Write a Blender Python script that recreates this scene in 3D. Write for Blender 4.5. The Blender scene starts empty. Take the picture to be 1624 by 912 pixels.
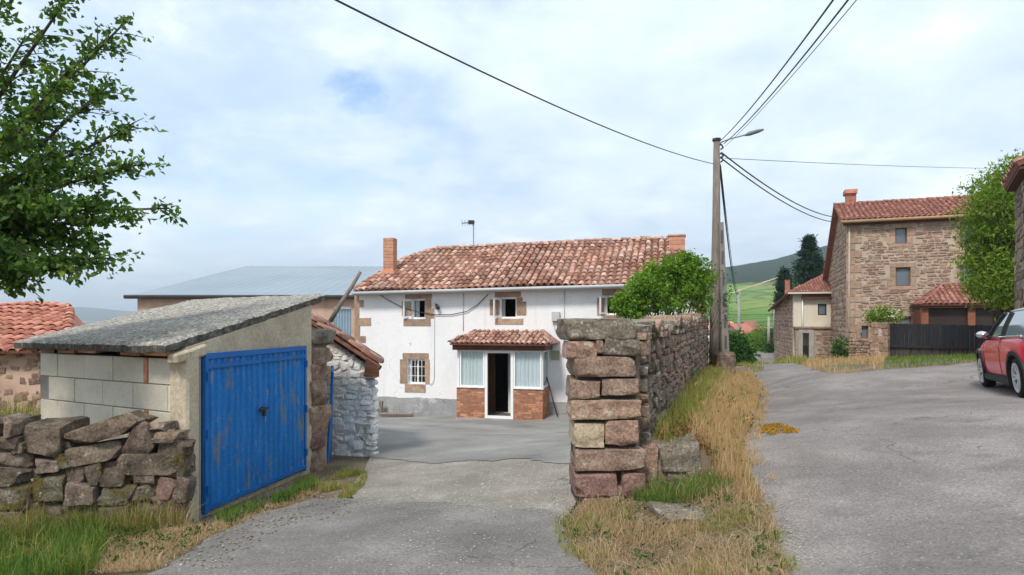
import bpy, bmesh, math, random
import numpy as np
from mathutils import Vector, Matrix, noise as mnoise
rng = random.Random(7)
nr = np.random.default_rng(7)
S = bpy.context.scene
C = S.collection
R = math.radians
# ------------------------------------------------------------------ camera
CAM_H, FOC, CX, CY = 1.65, 1000.0, 812.0, 510.0      # eye height, focal length and principal point (photo pixels)
cam = bpy.data.cameras.new('camera'); camo = bpy.data.objects.new('camera', cam); C.objects.link(camo)
camo.location = (0, 0, CAM_H); camo.rotation_euler = (R(90), 0, 0)
cam.sensor_width = 36; cam.lens = 36*FOC/1624; cam.shift_y = (CY-456)/1624; cam.clip_start = .05; cam.clip_end = 9000
S.camera = camo
# ------------------------------------------------------------------ world, sun, exposure
SUN_EL, SUN_AZ = R(50), R(205)         # sun behind the camera, a little left, behind thin cloud
W = bpy.data.worlds.new('World'); S.world = W; W.use_nodes = True
wt = W.node_tree; wt.nodes.clear()
def wn(t, **k):
    n = wt.nodes.new(t)
    for a, v in k.items(): setattr(n, a, v)
    return n
wl = wt.links.new
sky = wn('ShaderNodeTexSky', sky_type='NISHITA', sun_disc=False, sun_elevation=SUN_EL, sun_rotation=SUN_AZ)
sky.air_density = 1.2; sky.dust_density = .6; sky.ozone_density = 1.5
tcw = wn('ShaderNodeTexCoord')
def wmath(op, a=None, b=None, c=None, clamp=False):
    n = wn('ShaderNodeMath', operation=op, use_clamp=clamp)
    for i, v in enumerate((a, b, c)):
        if v is None: continue
        if isinstance(v, (int, float)): n.inputs[i].default_value = v
        else: wl(v, n.inputs[i])
    return n.outputs[0]
sx = wn('ShaderNodeSeparateXYZ'); wl(tcw.outputs['Generated'], sx.inputs[0])
zc = wmath('ADD', wmath('MAXIMUM', sx.outputs[2], 0.0), .22)
cb = wn('ShaderNodeCombineXYZ')
wl(wmath('DIVIDE', sx.outputs[0], zc), cb.inputs[0]); wl(wmath('DIVIDE', sx.outputs[1], zc), cb.inputs[1])
cb.inputs[2].default_value = 3.1
def wnoise(scale, detail=7, rough=.55, dist=0., src=None):
    n = wn('ShaderNodeTexNoise'); n.inputs['Scale'].default_value = scale; n.inputs['Detail'].default_value = detail
    n.inputs['Roughness'].default_value = rough; n.inputs['Distortion'].default_value = dist
    wl(src or cb.outputs[0], n.inputs['Vector']); return n.outputs['Fac']
def wramp(src, pts):
    n = wn('ShaderNodeValToRGB'); e = n.color_ramp.elements
    while len(e) < len(pts): e.new(.5)
    for el, (p, c) in zip(e, pts): el.position = p; el.color = (*c, 1)
    wl(src, n.inputs[0]); return n.outputs[0]
big = wnoise(1.15, 8, .58, .35); fine = wnoise(3.3, 8, .6, .2)
shade = wmath('ADD', wmath('MULTIPLY', big, .65), wmath('MULTIPLY', fine, .35))
cloudcol = wramp(shade, [(.34, (3.9, 5.0, 6.3)), (.44, (4.9, 5.9, 6.9)), (.54, (5.7, 6.6, 7.4)), (.66, (7.4, 8.0, 8.3))])
# thin places where the blue comes through
def gap(px, py, tight, lo, hi):
    d = Vector(((px-CX)/FOC, 1, (CY-py)/FOC)).normalized()
    vm = wn('ShaderNodeVectorMath', operation='DISTANCE'); wl(tcw.outputs['Generated'], vm.inputs[0]); vm.inputs[1].default_value = d
    dd = wmath('ADD', vm.outputs['Value'], wmath('MULTIPLY', wmath('SUBTRACT', fine, .5), tight*3.2))
    mr = wn('ShaderNodeMapRange', interpolation_type='SMOOTHSTEP'); wl(dd, mr.inputs[0])
    mr.inputs[1].default_value = tight*.1; mr.inputs[2].default_value = tight; mr.inputs[3].default_value = hi; mr.inputs[4].default_value = 0
    return mr.outputs[0]
g1 = gap(566, 148, .055, 0, .95); g2 = gap(300, 60, .45, 0, .34)
thin = wmath('MAXIMUM', g1, g2)
band = wn('ShaderNodeMapRange', interpolation_type='SMOOTHSTEP'); wl(sx.outputs[2], band.inputs[0])
band.inputs[1].default_value = 0.0; band.inputs[2].default_value = .22; band.inputs[3].default_value = .84; band.inputs[4].default_value = 1.0
mixc = wn('ShaderNodeMix', data_type='RGBA'); wl(thin, mixc.inputs['Factor']); wl(cloudcol, mixc.inputs['A'])
wb = wn('ShaderNodeMix', data_type='RGBA', blend_type='MULTIPLY'); wb.inputs['Factor'].default_value = 1
wl(sky.outputs[0], wb.inputs['A']); wb.inputs['B'].default_value = (1.3, 1.35, 1.4, 1)
wl(wb.outputs['Result'], mixc.inputs['B'])
mulb = wn('ShaderNodeMix', data_type='RGBA', blend_type='MULTIPLY'); mulb.inputs['Factor'].default_value = 1
wl(mixc.outputs['Result'], mulb.inputs['A'])
bcol = wn('ShaderNodeCombineColor'); wl(band.outputs[0], bcol.inputs[0]); wl(wmath('ADD', wmath('MULTIPLY', band.outputs[0], .9), .1), bcol.inputs[1]); wl(wmath('ADD', wmath('MULTIPLY', band.outputs[0], .75), .25), bcol.inputs[2])
wl(bcol.outputs[0], mulb.inputs['B'])
bg = wn('ShaderNodeBackground'); wl(mulb.outputs['Result'], bg.inputs[0]); bg.inputs[1].default_value = .092
wo = wn('ShaderNodeOutputWorld'); wl(bg.outputs[0], wo.inputs[0])
sun = bpy.data.lights.new('sun', 'SUN'); sun.energy = 2.0; sun.angle = R(11); sun.color = (1, .93, .83)
suno = bpy.data.objects.new('sun', sun); C.objects.link(suno)
suno.rotation_euler = Vector((-math.sin(SUN_AZ)*math.cos(SUN_EL), -math.cos(SUN_AZ)*math.cos(SUN_EL), -math.sin(SUN_EL))).to_track_quat('-Z', 'Y').to_euler()
S.view_settings.view_transform = 'Standard'; S.view_settings.look = 'None'; S.view_settings.gamma = 1
S.view_settings.use_curve_mapping = False; S.view_settings.exposure = .8
S.render.engine = 'CYCLES'; S.cycles.use_denoising = True; S.cycles.max_bounces = 7
S.cycles.diffuse_bounces = 3; S.cycles.transparent_max_bounces = 12; S.cycles.volume_bounces = 0

# ------------------------------------------------------------------ geometry helpers
def P(x, y, D): return Vector(((x-CX)/FOC*D, D, CAM_H-(y-CY)/FOC*D))
def lin(h):
    h = h.lstrip('#'); f = lambda v: v/12.92 if v <= .04045 else ((v+.055)/1.055)**2.4
    return tuple(f(int(h[i:i+2], 16)/255) for i in (0, 2, 4))
def tag(o, label=None, cat=None, group=None, kind=None):
    for k, v in (('label', label), ('category', cat), ('group', group), ('kind', kind)):
        if v: o[k] = v
    return o
def empty(name, loc=(0, 0, 0)):
    o = bpy.data.objects.new(name, None); C.objects.link(o); o.location = loc; o.empty_display_size = .2; return o
def link(name, me, parent=None):
    o = bpy.data.objects.new(name, me); C.objects.link(o)
    if parent is not None:
        o.parent = parent; o.matrix_parent_inverse = world_of(parent).inverted()
    return o
def world_of(o):
    m = o.matrix_basis.copy()
    return world_of(o.parent) @ o.matrix_parent_inverse @ m if o.parent else m
class MB:
    def __init__(s): s.v = []; s.f = []
    def quad(s, a, b, c, d):
        n = len(s.v); s.v += [tuple(a), tuple(b), tuple(c), tuple(d)]; s.f.append((n, n+1, n+2, n+3)); return s
    def poly(s, pts):
        n = len(s.v); s.v += [tuple(p) for p in pts]; s.f.append(tuple(range(n, n+len(pts)))); return s
    def hexa(s, p):      # 8 corners: bottom 0-3 ccw, top 4-7
        n = len(s.v); s.v += [tuple(q) for q in p]
        for f in ((0, 3, 2, 1), (4, 5, 6, 7), (0, 1, 5, 4), (1, 2, 6, 5), (2, 3, 7, 6), (3, 0, 4, 7)): s.f.append(tuple(n+i for i in f))
        return s
    def box(s, x0, x1, y0, y1, z0, z1, m=None):
        p = [Vector(q) for q in ((x0, y0, z0), (x1, y0, z0), (x1, y1, z0), (x0, y1, z0), (x0, y0, z1), (x1, y0, z1), (x1, y1, z1), (x0, y1, z1))]
        return s.hexa([m @ q for q in p] if m else p)
    def prism(s, pts, d):  # polygon extruded by vector d
        n = len(s.v); k = len(pts); d = Vector(d)
        s.v += [tuple(p) for p in pts]+[tuple(Vector(p)+d) for p in pts]
        s.f.append(tuple(range(n, n+k))); s.f.append(tuple(range(n+2*k-1, n+k-1, -1)))
        for i in range(k):
            j = (i+1) % k; s.f.append((n+j, n+i, n+k+i, n+k+j))
        return s
    def tube(s, pts, r, seg=8, cap=True):
        pts = [Vector(p) for p in pts]; rs = r if isinstance(r, (list, tuple)) else [r]*len(pts)
        n0 = len(s.v); side = None
        for i, p in enumerate(pts):
            t = (pts[min(i+1, len(pts)-1)]-pts[max(i-1, 0)]).normalized()
            if side is None: side = t.orthogonal().normalized()
            side = (side-t*side.dot(t)).normalized(); b = t.cross(side)
            for k in range(seg):
                a = 2*math.pi*k/seg; s.v.append(tuple(p+(side*math.cos(a)+b*math.sin(a))*rs[i]))
        for i in range(len(pts)-1):
            for k in range(seg):
                a = n0+i*seg+k; b2 = n0+i*seg+(k+1) % seg; s.f.append((a, b2, b2+seg, a+seg))
        if cap:
            s.f.append(tuple(n0+seg-1-k for k in range(seg))); e = n0+(len(pts)-1)*seg; s.f.append(tuple(e+k for k in range(seg)))
        return s
    def lathe(s, prof, seg=20, m=None):  # profile (r, z) about z
        n0 = len(s.v); m = m or Matrix()
        for r, z in prof:
            for k in range(seg):
                a = 2*math.pi*k/seg; s.v.append(tuple(m @ Vector((r*math.cos(a), r*math.sin(a), z))))
        for i in range(len(prof)-1):
            for k in range(seg):
                a = n0+i*seg+k; b = n0+i*seg+(k+1) % seg; s.f.append((a, b, b+seg, a+seg))
        return s
    def mesh(s, name, mat=None, smooth=False, fix=False):
        me = bpy.data.meshes.new(name); me.from_pydata(s.v, [], s.f)
        if fix:
            b = bmesh.new(); b.from_mesh(me); bmesh.ops.remove_doubles(b, verts=b.verts, dist=1e-5); bmesh.ops.recalc_face_normals(b, faces=b.faces); b.to_mesh(me); b.free()
        if mat: me.materials.append(mat)
        if smooth: me.polygons.foreach_set('use_smooth', [True]*len(me.polygons))
        me.update(); return me
    def build(s, name, mat, parent=None, smooth=False, bevel=0, fix=False):
        me = s.mesh(name, mat, smooth, fix)
        if bevel:
            b = bmesh.new(); b.from_mesh(me); bmesh.ops.bevel(b, geom=b.edges[:], offset=bevel, segments=1, affect='EDGES', clamp_overlap=True); b.to_mesh(me); b.free()
        return link(name, me, parent)
def np_mesh(name, V, Fq, mat, smooth=False, attr=None):
    me = bpy.data.meshes.new(name); V = np.asarray(V, np.float32); Fq = np.asarray(Fq, np.int32)
    me.vertices.add(len(V)); me.vertices.foreach_set('co', V.ravel())
    k = Fq.shape[1]; me.loops.add(Fq.size); me.loops.foreach_set('vertex_index', Fq.ravel())
    me.polygons.add(len(Fq)); me.polygons.foreach_set('loop_start', np.arange(0, Fq.size, k, dtype=np.int32))
    me.polygons.foreach_set('loop_total', np.full(len(Fq), k, np.int32))
    if smooth: me.polygons.foreach_set('use_smooth', np.ones(len(Fq), bool))
    me.update(calc_edges=True); me.validate()
    if mat: me.materials.append(mat)
    return me
class Frame:            # an upright wall plane: u along it, z up, off towards the street
    def __init__(s, O, U):
        s.O = Vector((O[0], O[1], 0)); s.U = Vector((U[0], U[1], 0)).normalized(); s.N = Vector((s.U.y, -s.U.x, 0))  # outward
    def at(s, u, z, off=0): p = s.O+s.U*u+s.N*off; return Vector((p.x, p.y, z))
    def px(s, x, y, off=0):
        d = Vector(((x-CX)/FOC, 1, 0)); O = s.O+s.N*off; t = O.dot(s.N)/d.dot(s.N); p = d*t
        return (p-O).dot(s.U), CAM_H-(y-CY)/FOC*t
    def rect(s, x0, y0, x1, y1, off=0):
        xm, ym = (x0+x1)/2, (y0+y1)/2
        return s.px(x0, ym, off)[0], s.px(x1, ym, off)[0], s.px(xm, y1, off)[1], s.px(xm, y0, off)[1]
    def mat(s): m = Matrix.Identity(4); m.col[0][:3] = s.U; m.col[1][:3] = -s.N; m.col[2][:3] = (0, 0, 1); m.translation = s.O; return m
    def box(s, mb, u0, u1, z0, z1, o0, o1): return mb.box(u0, u1, -o1, -o0, z0, z1, s.mat())
def wall(fr, u0, u1, z0, z1, th, ops, mat, parent, name):
    us = sorted({u0, u1, *[o[0] for o in ops], *[o[1] for o in ops]}); zs = sorted({z0, z1, *[o[2] for o in ops], *[o[3] for o in ops]})
    inop = lambda u, z: any(o[0] < u < o[1] and o[2] < z < o[3] for o in ops)
    mb = MB()
    for a, b in zip(us, us[1:]):
        for c, d in zip(zs, zs[1:]):
            if inop((a+b)/2, (c+d)/2): continue
            A = fr.at
            mb.quad(A(a, c), A(b, c), A(b, d), A(a, d)); mb.quad(A(a, d, -th), A(b, d, -th), A(b, c, -th), A(a, c, -th))
            for (p, q, r2, s2, uu, zz) in ((a, c, a, d, a-1e-4, (c+d)/2), (b, d, b, c, b+1e-4, (c+d)/2), (b, c, a, c, (a+b)/2, c-1e-4), (a, d, b, d, (a+b)/2, d+1e-4)):
                if inop(uu, zz) or not (u0 < uu < u1 and z0 < zz < z1):
                    mb.quad(A(p, q), A(r2, s2), A(r2, s2, -th), A(p, q, -th))
    return mb.build(name, mat, parent)

# ------------------------------------------------------------------ material helpers
def nodes(name):
    m = bpy.data.materials.new(name); m.use_nodes = True; t = m.node_tree; t.nodes.clear(); return m, t
class NT:
    def __init__(s, t): s.t = t
    def n(s, ty, **k):
        q = s.t.nodes.new(ty)
        for a, v in k.items(): setattr(q, a, v)
        return q
    def l(s, a, b): s.t.links.new(a, b)
    def math(s, op, a, b=None, clamp=False):
        q = s.n('ShaderNodeMath', operation=op, use_clamp=clamp)
        for i, v in enumerate((a, b)):
            if v is None: continue
            if isinstance(v, (int, float)): q.inputs[i].default_value = v
            else: s.l(v, q.inputs[i])
        return q.outputs[0]
    def noise(s, vec, scale, detail=5, rough=.6, dist=0):
        q = s.n('ShaderNodeTexNoise'); q.inputs['Scale'].default_value = scale; q.inputs['Detail'].default_value = detail
        q.inputs['Roughness'].default_value = rough; q.inputs['Distortion'].default_value = dist; s.l(vec, q.inputs['Vector']); return q.outputs['Fac']
    def ramp(s, fac, cols, pos=None):
        q = s.n('ShaderNodeValToRGB'); e = q.color_ramp.elements; k = len(cols)
        while len(e) < k: e.new(.5)
        for i, c in enumerate(cols): e[i].position = pos[i] if pos else (.3+.4*i/max(k-1, 1)); e[i].color = (*c, 1)
        s.l(fac, q.inputs[0]); return q.outputs[0]
    def mix(s, fac, a, b, mode='MIX'):
        q = s.n('ShaderNodeMix', data_type='RGBA', blend_type=mode)
        for sock, v in ((q.inputs['Factor'], fac), (q.inputs['A'], a), (q.inputs['B'], b)):
            if isinstance(v, (int, float)): sock.default_value = v
            elif isinstance(v, tuple): sock.default_value = (*v, 1)
            else: s.l(v, sock)
        return q.outputs['Result']
    def step(s, fac, lo, hi, a=0., b=1.):
        q = s.n('ShaderNodeMapRange', interpolation_type='SMOOTHSTEP'); s.l(fac, q.inputs[0])
        q.inputs[1].default_value = lo; q.inputs[2].default_value = hi; q.inputs[3].default_value = a; q.inputs[4].default_value = b; return q.outputs[0]
    def rand(s):
        a = s.n('ShaderNodeObjectInfo').outputs['Random']; b = s.n('ShaderNodeNewGeometry').outputs['Random Per Island']
        return s.math('FRACT', s.math('ADD', a, b))
def M(name, cols, scale=3, detail=6, rough=.85, bump=.3, bscale=25, vary=.0, layers=(), spec=.25, metal=0, stretch=None, bdist=.02, speck=None, tints=None, coat=0, grain=None, crack=None):
    """procedural surface: noise between cols, soft patches from layers (colour, scale, lo, hi, amount), brightness per piece (vary)"""
    m, t = nodes(name); q = NT(t)
    pos = q.n('ShaderNodeNewGeometry').outputs['Position']
    if stretch:
        mp = q.n('ShaderNodeMapping'); mp.inputs['Scale'].default_value = stretch; q.l(pos, mp.inputs[0]); vec = mp.outputs[0]
    else: vec = pos
    col = q.ramp(q.noise(vec, scale, detail), cols) if len(cols) > 1 else cols[0]
    if tints:     # a tint picked for each piece
        tc = q.ramp(q.rand(), tints, [i/(max(len(tints)-1, 1)) for i in range(len(tints))]); col = q.mix(.999, col, tc, 'MULTIPLY')
    for (c, sc, lo, hi, am, *st) in layers:
        lv = vec
        if st: mp2 = q.n('ShaderNodeMapping'); mp2.inputs['Scale'].default_value = st[0]; q.l(pos, mp2.inputs[0]); lv = mp2.outputs[0]
        f = q.math('MULTIPLY', q.step(q.noise(lv, sc, 7, .65), lo, hi), am); col = q.mix(f, col, c)
    if speck:
        c, sc, thr = speck
        vo = q.n('ShaderNodeTexVoronoi'); vo.inputs['Scale'].default_value = sc; q.l(pos, vo.inputs['Vector'])
        wnn = q.n('ShaderNodeTexWhiteNoise'); q.l(vo.outputs['Position'], wnn.inputs['Vector'])
        f = q.math('MULTIPLY', q.step(wnn.outputs['Value'], thr, thr+.02), q.step(vo.outputs['Distance'], .25, .45, 1, 0)); col = q.mix(f, col, c)
    if crack:
        cs_, cw_, cc_ = crack; ns = q.n('ShaderNodeTexNoise'); ns.inputs['Scale'].default_value = 1.7; ns.inputs['Detail'].default_value = 6; q.l(pos, ns.inputs['Vector'])
        vm = q.n('ShaderNodeVectorMath', operation='MULTIPLY_ADD'); q.l(ns.outputs['Color'], vm.inputs[0]); vm.inputs[1].default_value = (.9, .9, .9); q.l(pos, vm.inputs[2])
        vc = q.n('ShaderNodeTexVoronoi', feature='DISTANCE_TO_EDGE'); vc.inputs['Scale'].default_value = cs_; q.l(vm.outputs[0], vc.inputs['Vector'])
        f = q.math('MULTIPLY', q.step(vc.outputs['Distance'], cw_*.3, cw_, .8, 0), q.step(q.noise(pos, .35, 4), .48, .6)); col = q.mix(f, col, cc_)
    if grain:
        gs, ga = grain; g = q.step(q.noise(pos, gs, 6, .75), .3, .7, 1-ga, 1+ga*.8)
        cg = q.n('ShaderNodeCombineColor'); [q.l(g, cg.inputs[i]) for i in range(3)]; col = q.mix(.999, col, cg.outputs[0], 'MULTIPLY')
    if vary:
        r = q.math('ADD', q.math('MULTIPLY', q.rand(), vary), 1-vary*.55)
        hs = q.n('ShaderNodeHueSaturation'); q.l(r, hs.inputs['Value'])
        if isinstance(col, tuple): hs.inputs['Color'].default_value = (*col, 1)
        else: q.l(col, hs.inputs['Color'])
        col = hs.outputs[0]
    b = q.n('ShaderNodeBsdfPrincipled'); b.inputs['Roughness'].default_value = rough; b.inputs['Specular IOR Level'].default_value = spec; b.inputs['Metallic'].default_value = metal
    b.inputs['Coat Weight'].default_value = coat; b.inputs['Coat Roughness'].default_value = .05
    if isinstance(col, tuple): b.inputs['Base Color'].default_value = (*col, 1)
    else: q.l(col, b.inputs['Base Color'])
    if bump:
        bn = q.n('ShaderNodeBump'); bn.inputs['Strength'].default_value = bump; bn.inputs['Distance'].default_value = bdist
        q.l(q.math('ADD', q.math('MULTIPLY', q.noise(vec, bscale*.3, 8, .65), 1.4), q.noise(vec, bscale, 8, .75)) if grain else q.noise(vec, bscale, 8, .7), bn.inputs['Height']); q.l(bn.outputs[0], b.inputs['Normal'])
    o = q.n('ShaderNodeOutputMaterial'); q.l(b.outputs[0], o.inputs[0]); return m
def leafmat(name, cols, trans=.35, rough=.55):
    m, t = nodes(name); q = NT(t)
    pos = q.n('ShaderNodeNewGeometry').outputs['Position']
    f = q.math('ADD', q.math('MULTIPLY', q.rand(), .55), q.math('MULTIPLY', q.noise(pos, 1.3, 3), .45))
    col = q.ramp(f, cols, [i/(len(cols)-1)*.8+.1 for i in range(len(cols))])
    b = q.n('ShaderNodeBsdfPrincipled'); q.l(col, b.inputs['Base Color']); b.inputs['Roughness'].default_value = rough; b.inputs['Specular IOR Level'].default_value = .25
    tr = q.n('ShaderNodeBsdfTranslucent'); q.l(q.mix(.6, col, (1.3, 1.25, .5), 'MULTIPLY'), tr.inputs[0])
    mx = q.n('ShaderNodeMixShader'); mx.inputs[0].default_value = trans; q.l(b.outputs[0], mx.inputs[1]); q.l(tr.outputs[0], mx.inputs[2])
    o = q.n('ShaderNodeOutputMaterial'); q.l(mx.outputs[0], o.inputs[0]); return m
def glassmat(name, tint=(.9, .93, .94), alpha=.2, rough=.03):
    m, t = nodes(name); q = NT(t)
    g = q.n('ShaderNodeBsdfGlossy'); g.inputs['Roughness'].default_value = rough
    tr = q.n('ShaderNodeBsdfTransparent'); tr.inputs[0].default_value = (*tint, 1)
    fr = q.n('ShaderNodeLayerWeight'); fr.inputs[0].default_value = .5
    f = q.math('ADD', q.math('MULTIPLY', q.math('POWER', fr.outputs['Facing'], 4.), .7), alpha*.3, True)
    mx = q.n('ShaderNodeMixShader'); q.l(f, mx.inputs[0]); q.l(tr.outputs[0], mx.inputs[1]); q.l(g.outputs[0], mx.inputs[2])
    o = q.n('ShaderNodeOutputMaterial'); q.l(mx.outputs[0], o.inputs[0]); return m

MT = {}
MT['asphalt'] = M('asphalt', [(.155, .137, .132), (.215, .192, .184), (.29, .26, .247)], .9, 10, .93, .6, 90, crack=(.45, .006, (.06, .055, .05)), bdist=.008, grain=(45, .42), speck=((.40, .37, .34), 46, .965),
                  layers=[((.13, .118, .112), 1.2, .54, .68, .6), ((.30, .268, .252), .7, .50, .70, .6), ((.15, .135, .125), .35, .5, .66, .5, (1, .35, 1)), ((.06, .052, .046), 6, .66, .74, .45)])
MT['asphalt_drive'] = M('driveway_asphalt', [(.135, .125, .118), (.19, .176, .166), (.26, .242, .225)], 1.1, 10, .93, .6, 80, bdist=.008, grain=(45, .42), speck=((.42, .39, .36), 46, .96), crack=(.6, .006, (.06, .055, .05)),
                  layers=[((.24, .225, .20), 1.1, .52, .72, .5), ((.33, .31, .28), 3.5, .62, .75, .4)])
MT['court'] = M('courtyard', [(.17, .163, .155), (.235, .226, .216), (.32, .308, .294)], .6, 10, .88, .35, 60, grain=(35, .25), bdist=.006, layers=[((.32, .31, .30), .45, .5, .7, .55), ((.085, .085, .09), .8, .55, .75, .6)])
MT['concrete_ground'] = M('concrete_apron', [(.20, .18, .156), (.262, .238, .207), (.34, .312, .275)], 1.3, 10, .92, .5, 70, grain=(40, .38), crack=(.5, .008, (.09, .08, .065)), bdist=.008, speck=((.5, .47, .42), 25, .92),
                  layers=[((.17, .155, .13), 1.9, .52, .72, .6), ((.43, .40, .36), 2.6, .6, .72, .5)])
MT['soil'] = M('soil', [(.12, .085, .055), (.19, .145, .095), (.27, .215, .14)], 1.6, 9, .95, .9, 40, bdist=.03, layers=[((.085, .11, .035), .7, .5, .68, .75), ((.30, .25, .18), 5, .58, .7, .5)], speck=((.4, .37, .33), 22, .9))
MT['stone'] = M('brown_stone', [(.20, .145, .118), (.315, .237, .194), (.43, .338, .28)], 4.5, 9, .92, .9, 22, vary=.45, bdist=.02, tints=[(1, .86, .80), (1.05, .95, .86), (.88, .80, .76), (1.1, 1, .86), (.9, .72, .68)],
                grain=(38, .5), layers=[((.46, .43, .37), 9, .60, .68, .6), ((.075, .065, .055), 3.2, .56, .70, .6)])
MT['chip'] = M('pale_chippings', [(.30, .28, .255), (.42, .395, .36)], 9, 5, .95, .3, 30, vary=.4)
MT['patch'] = M('repaired_asphalt', [(.125, .115, .11), (.165, .152, .145), (.21, .195, .185)], 1.2, 10, .93, .6, 90, bdist=.008, grain=(45, .42), speck=((.42, .40, .37), 42, .95), crack=(.7, .006, (.05, .045, .04)))
MT['stone_grey'] = M('grey_stone', [(.16, .14, .115), (.265, .235, .195), (.39, .355, .30)], 5, 9, .93, .9, 24, vary=.45, bdist=.02, tints=[(1, .95, .88), (.86, .82, .78), (1.08, 1.03, .95), (.95, .85, .78)],
                grain=(40, .5), layers=[((.52, .50, .44), 10, .58, .66, .65), ((.06, .055, .045), 2.8, .54, .70, .65), ((.14, .12, .03), 3.3, .62, .72, .55)])
MT['rubble'] = M('dark_rubble_stone', [(.085, .07, .056), (.17, .14, .112), (.29, .245, .20)], 6, 9, .94, .9, 26, vary=.5, bdist=.02, grain=(42, .5), tints=[(1, .93, .86), (.85, .8, .76), (1.1, 1.02, .94), (.9, .76, .7)], layers=[((.44, .42, .37), 10, .60, .67, .6), ((.04, .036, .03), 2.8, .54, .70, .6), ((.13, .10, .025), 3.3, .60, .70, .5)])
MT['rubble_brown'] = M('brown_rubble_stone', [(.10, .072, .056), (.19, .14, .11), (.30, .235, .19)], 6, 9, .94, .9, 26, vary=.45, bdist=.02, grain=(42, .5), layers=[((.42, .38, .33), 9, .61, .68, .55), ((.05, .04, .033), 2.8, .54, .70, .6)])
MT['stone_tan'] = M('tan_stone', [(.30, .23, .155), (.40, .32, .225), (.50, .42, .31)], 5, 9, .92, .8, 24, vary=.15, bdist=.018, grain=(38, .35), layers=[((.16, .12, .09), 2.6, .58, .72, .5)])
MT['stone_moss'] = M('mossy_stone', [(.11, .095, .075), (.19, .165, .12), (.29, .26, .21)], 5, 9, .95, 1, 30, vary=.3, bdist=.03, grain=(45, .55), layers=[((.12, .09, .018), 3.4, .45, .58, .85), ((.03, .03, .02), 5, .55, .65, .6), ((.46, .45, .41), 11, .61, .67, .75)])
MT['stone_red'] = M('reddish_stone', [(.16, .09, .075), (.245, .145, .12), (.33, .215, .18)], 5, 9, .9, .8, 22, vary=.3, bdist=.018, grain=(40, .45), layers=[((.09, .06, .055), 2.5, .56, .75, .5)])
MT['mortar'] = M('earth_mortar', [(.24, .20, .155), (.33, .28, .22), (.41, .355, .285)], 5, 8, .95, .9, 30, bdist=.02)
MT['white_mortar'] = M('limewashed_mortar', [(.50, .47, .41), (.64, .615, .57), (.76, .745, .71)], 5, 8, .95, .9, 20, bdist=.03, grain=(25, .3))
MT['core'] = M('wall_core', [(.05, .042, .034), (.085, .07, .055)], 4, 6, .95, .8, 20)
MT['facade_mortar'] = M('pale_pink_mortar', [(.33, .26, .205), (.42, .34, .275), (.50, .42, .345)], 2.2, 8, .93, .7, 25, bdist=.015)
MT['facade_stone'] = M('facade_stone', [(.27, .20, .155), (.37, .285, .225), (.49, .395, .32)], 3.5, 8, .92, .7, 18, vary=.6, bdist=.015, grain=(20, .35), tints=[(1.05, .95, .86), (.92, .72, .66), (1.08, 1, .9), (.78, .66, .6), (1, .9, .82)])
MT['quoin'] = M('sandstone_dressing', [(.28, .185, .13), (.37, .255, .185), (.46, .34, .255)], 5, 8, .9, .6, 30, vary=.3, bdist=.012, grain=(30, .3), layers=[((.17, .115, .085), 2.5, .56, .7, .5), ((.55, .46, .37), 6, .6, .7, .4)])
MT['whitewash'] = M('white_render', [(.72, .72, .735), (.77, .77, .785), (.81, .81, .82)], .7, 8, .85, .18, 14, bdist=.012, grain=(20, .06), layers=[((.54, .52, .49), 2.4, .57, .72, .30, (1, 1, .12)), ((.60, .575, .54), .7, .54, .72, .30), ((.36, .34, .31), 3.5, .68, .74, .4), ((.62, .59, .55), 7, .58, .66, .3)], crack=(.5, .004, (.38, .36, .34)))
MT['plinth'] = M('grey_plinth', [(.25, .25, .265), (.31, .31, .325), (.37, .37, .38)], 1.5, 7, .88, .3, 20, grain=(25, .2), layers=[((.46, .42, .36), 1.1, .50, .64, .75), ((.62, .61, .60), 2.3, .58, .66, .6), ((.14, .135, .13), 1.9, .58, .7, .5)])
MT['whitewash_stone'] = M('flaking_whitewash_stone', [(.66, .63, .57), (.79, .77, .735), (.86, .85, .83)], 3.2, 9, .92, .6, 22, vary=.06, bdist=.02, grain=(30, .22), layers=[((.82, .815, .80), 2.0, .44, .54, .8), ((.20, .17, .13), 3.2, .58, .65, .75), ((.30, .25, .19), 1.1, .58, .70, .6)])
MT['tile'] = M('clay_tile', [(.28, .125, .088), (.40, .215, .16), (.56, .385, .305)], 7, 7, .88, .5, 40, vary=.5, bdist=.008, grain=(40, .3), tints=[(1, .86, .82), (.72, .62, .58), (1.15, 1.25, 1.3), (1.02, .9, .85), (.55, .5, .48), (1.1, 1.1, 1.1), (1.25, 1.5, 1.6), (.95, .8, .75)],
               layers=[((.56, .44, .36), .8, .47, .68, .42), ((.52, .44, .36), 5, .58, .70, .55), ((.12, .095, .075), 2.2, .58, .75, .5)])
MT['tile_red'] = M('orange_red_tile', [(.36, .135, .095), (.46, .205, .15), (.55, .31, .24)], 5, 7, .85, .5, 40, vary=.35, bdist=.008, tints=[(1, .9, .88), (.85, .75, .7), (1.08, 1.05, 1.05), (1, .95, .9)])
MT['tile_far'] = M('house_roof_tile', [(.26, .11, .088), (.33, .155, .122), (.40, .215, .175)], 5, 7, .85, .4, 40, vary=.4, bdist=.008, tints=[(1, .9, .88), (.8, .72, .68), (1.08, 1.05, 1.05)])
MT['under'] = M('tile_channel', [(.15, .065, .045), (.22, .10, .07)], 6, 5, .9, .3, 30)
MT['brick'] = M('hollow_brick', [(.34, .155, .095), (.43, .215, .135), (.5, .29, .19)], 9, 6, .88, .35, 60, vary=.45, bdist=.005, tints=[(1, .9, .85), (.8, .7, .66), (1.1, 1.05, 1)])
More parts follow.
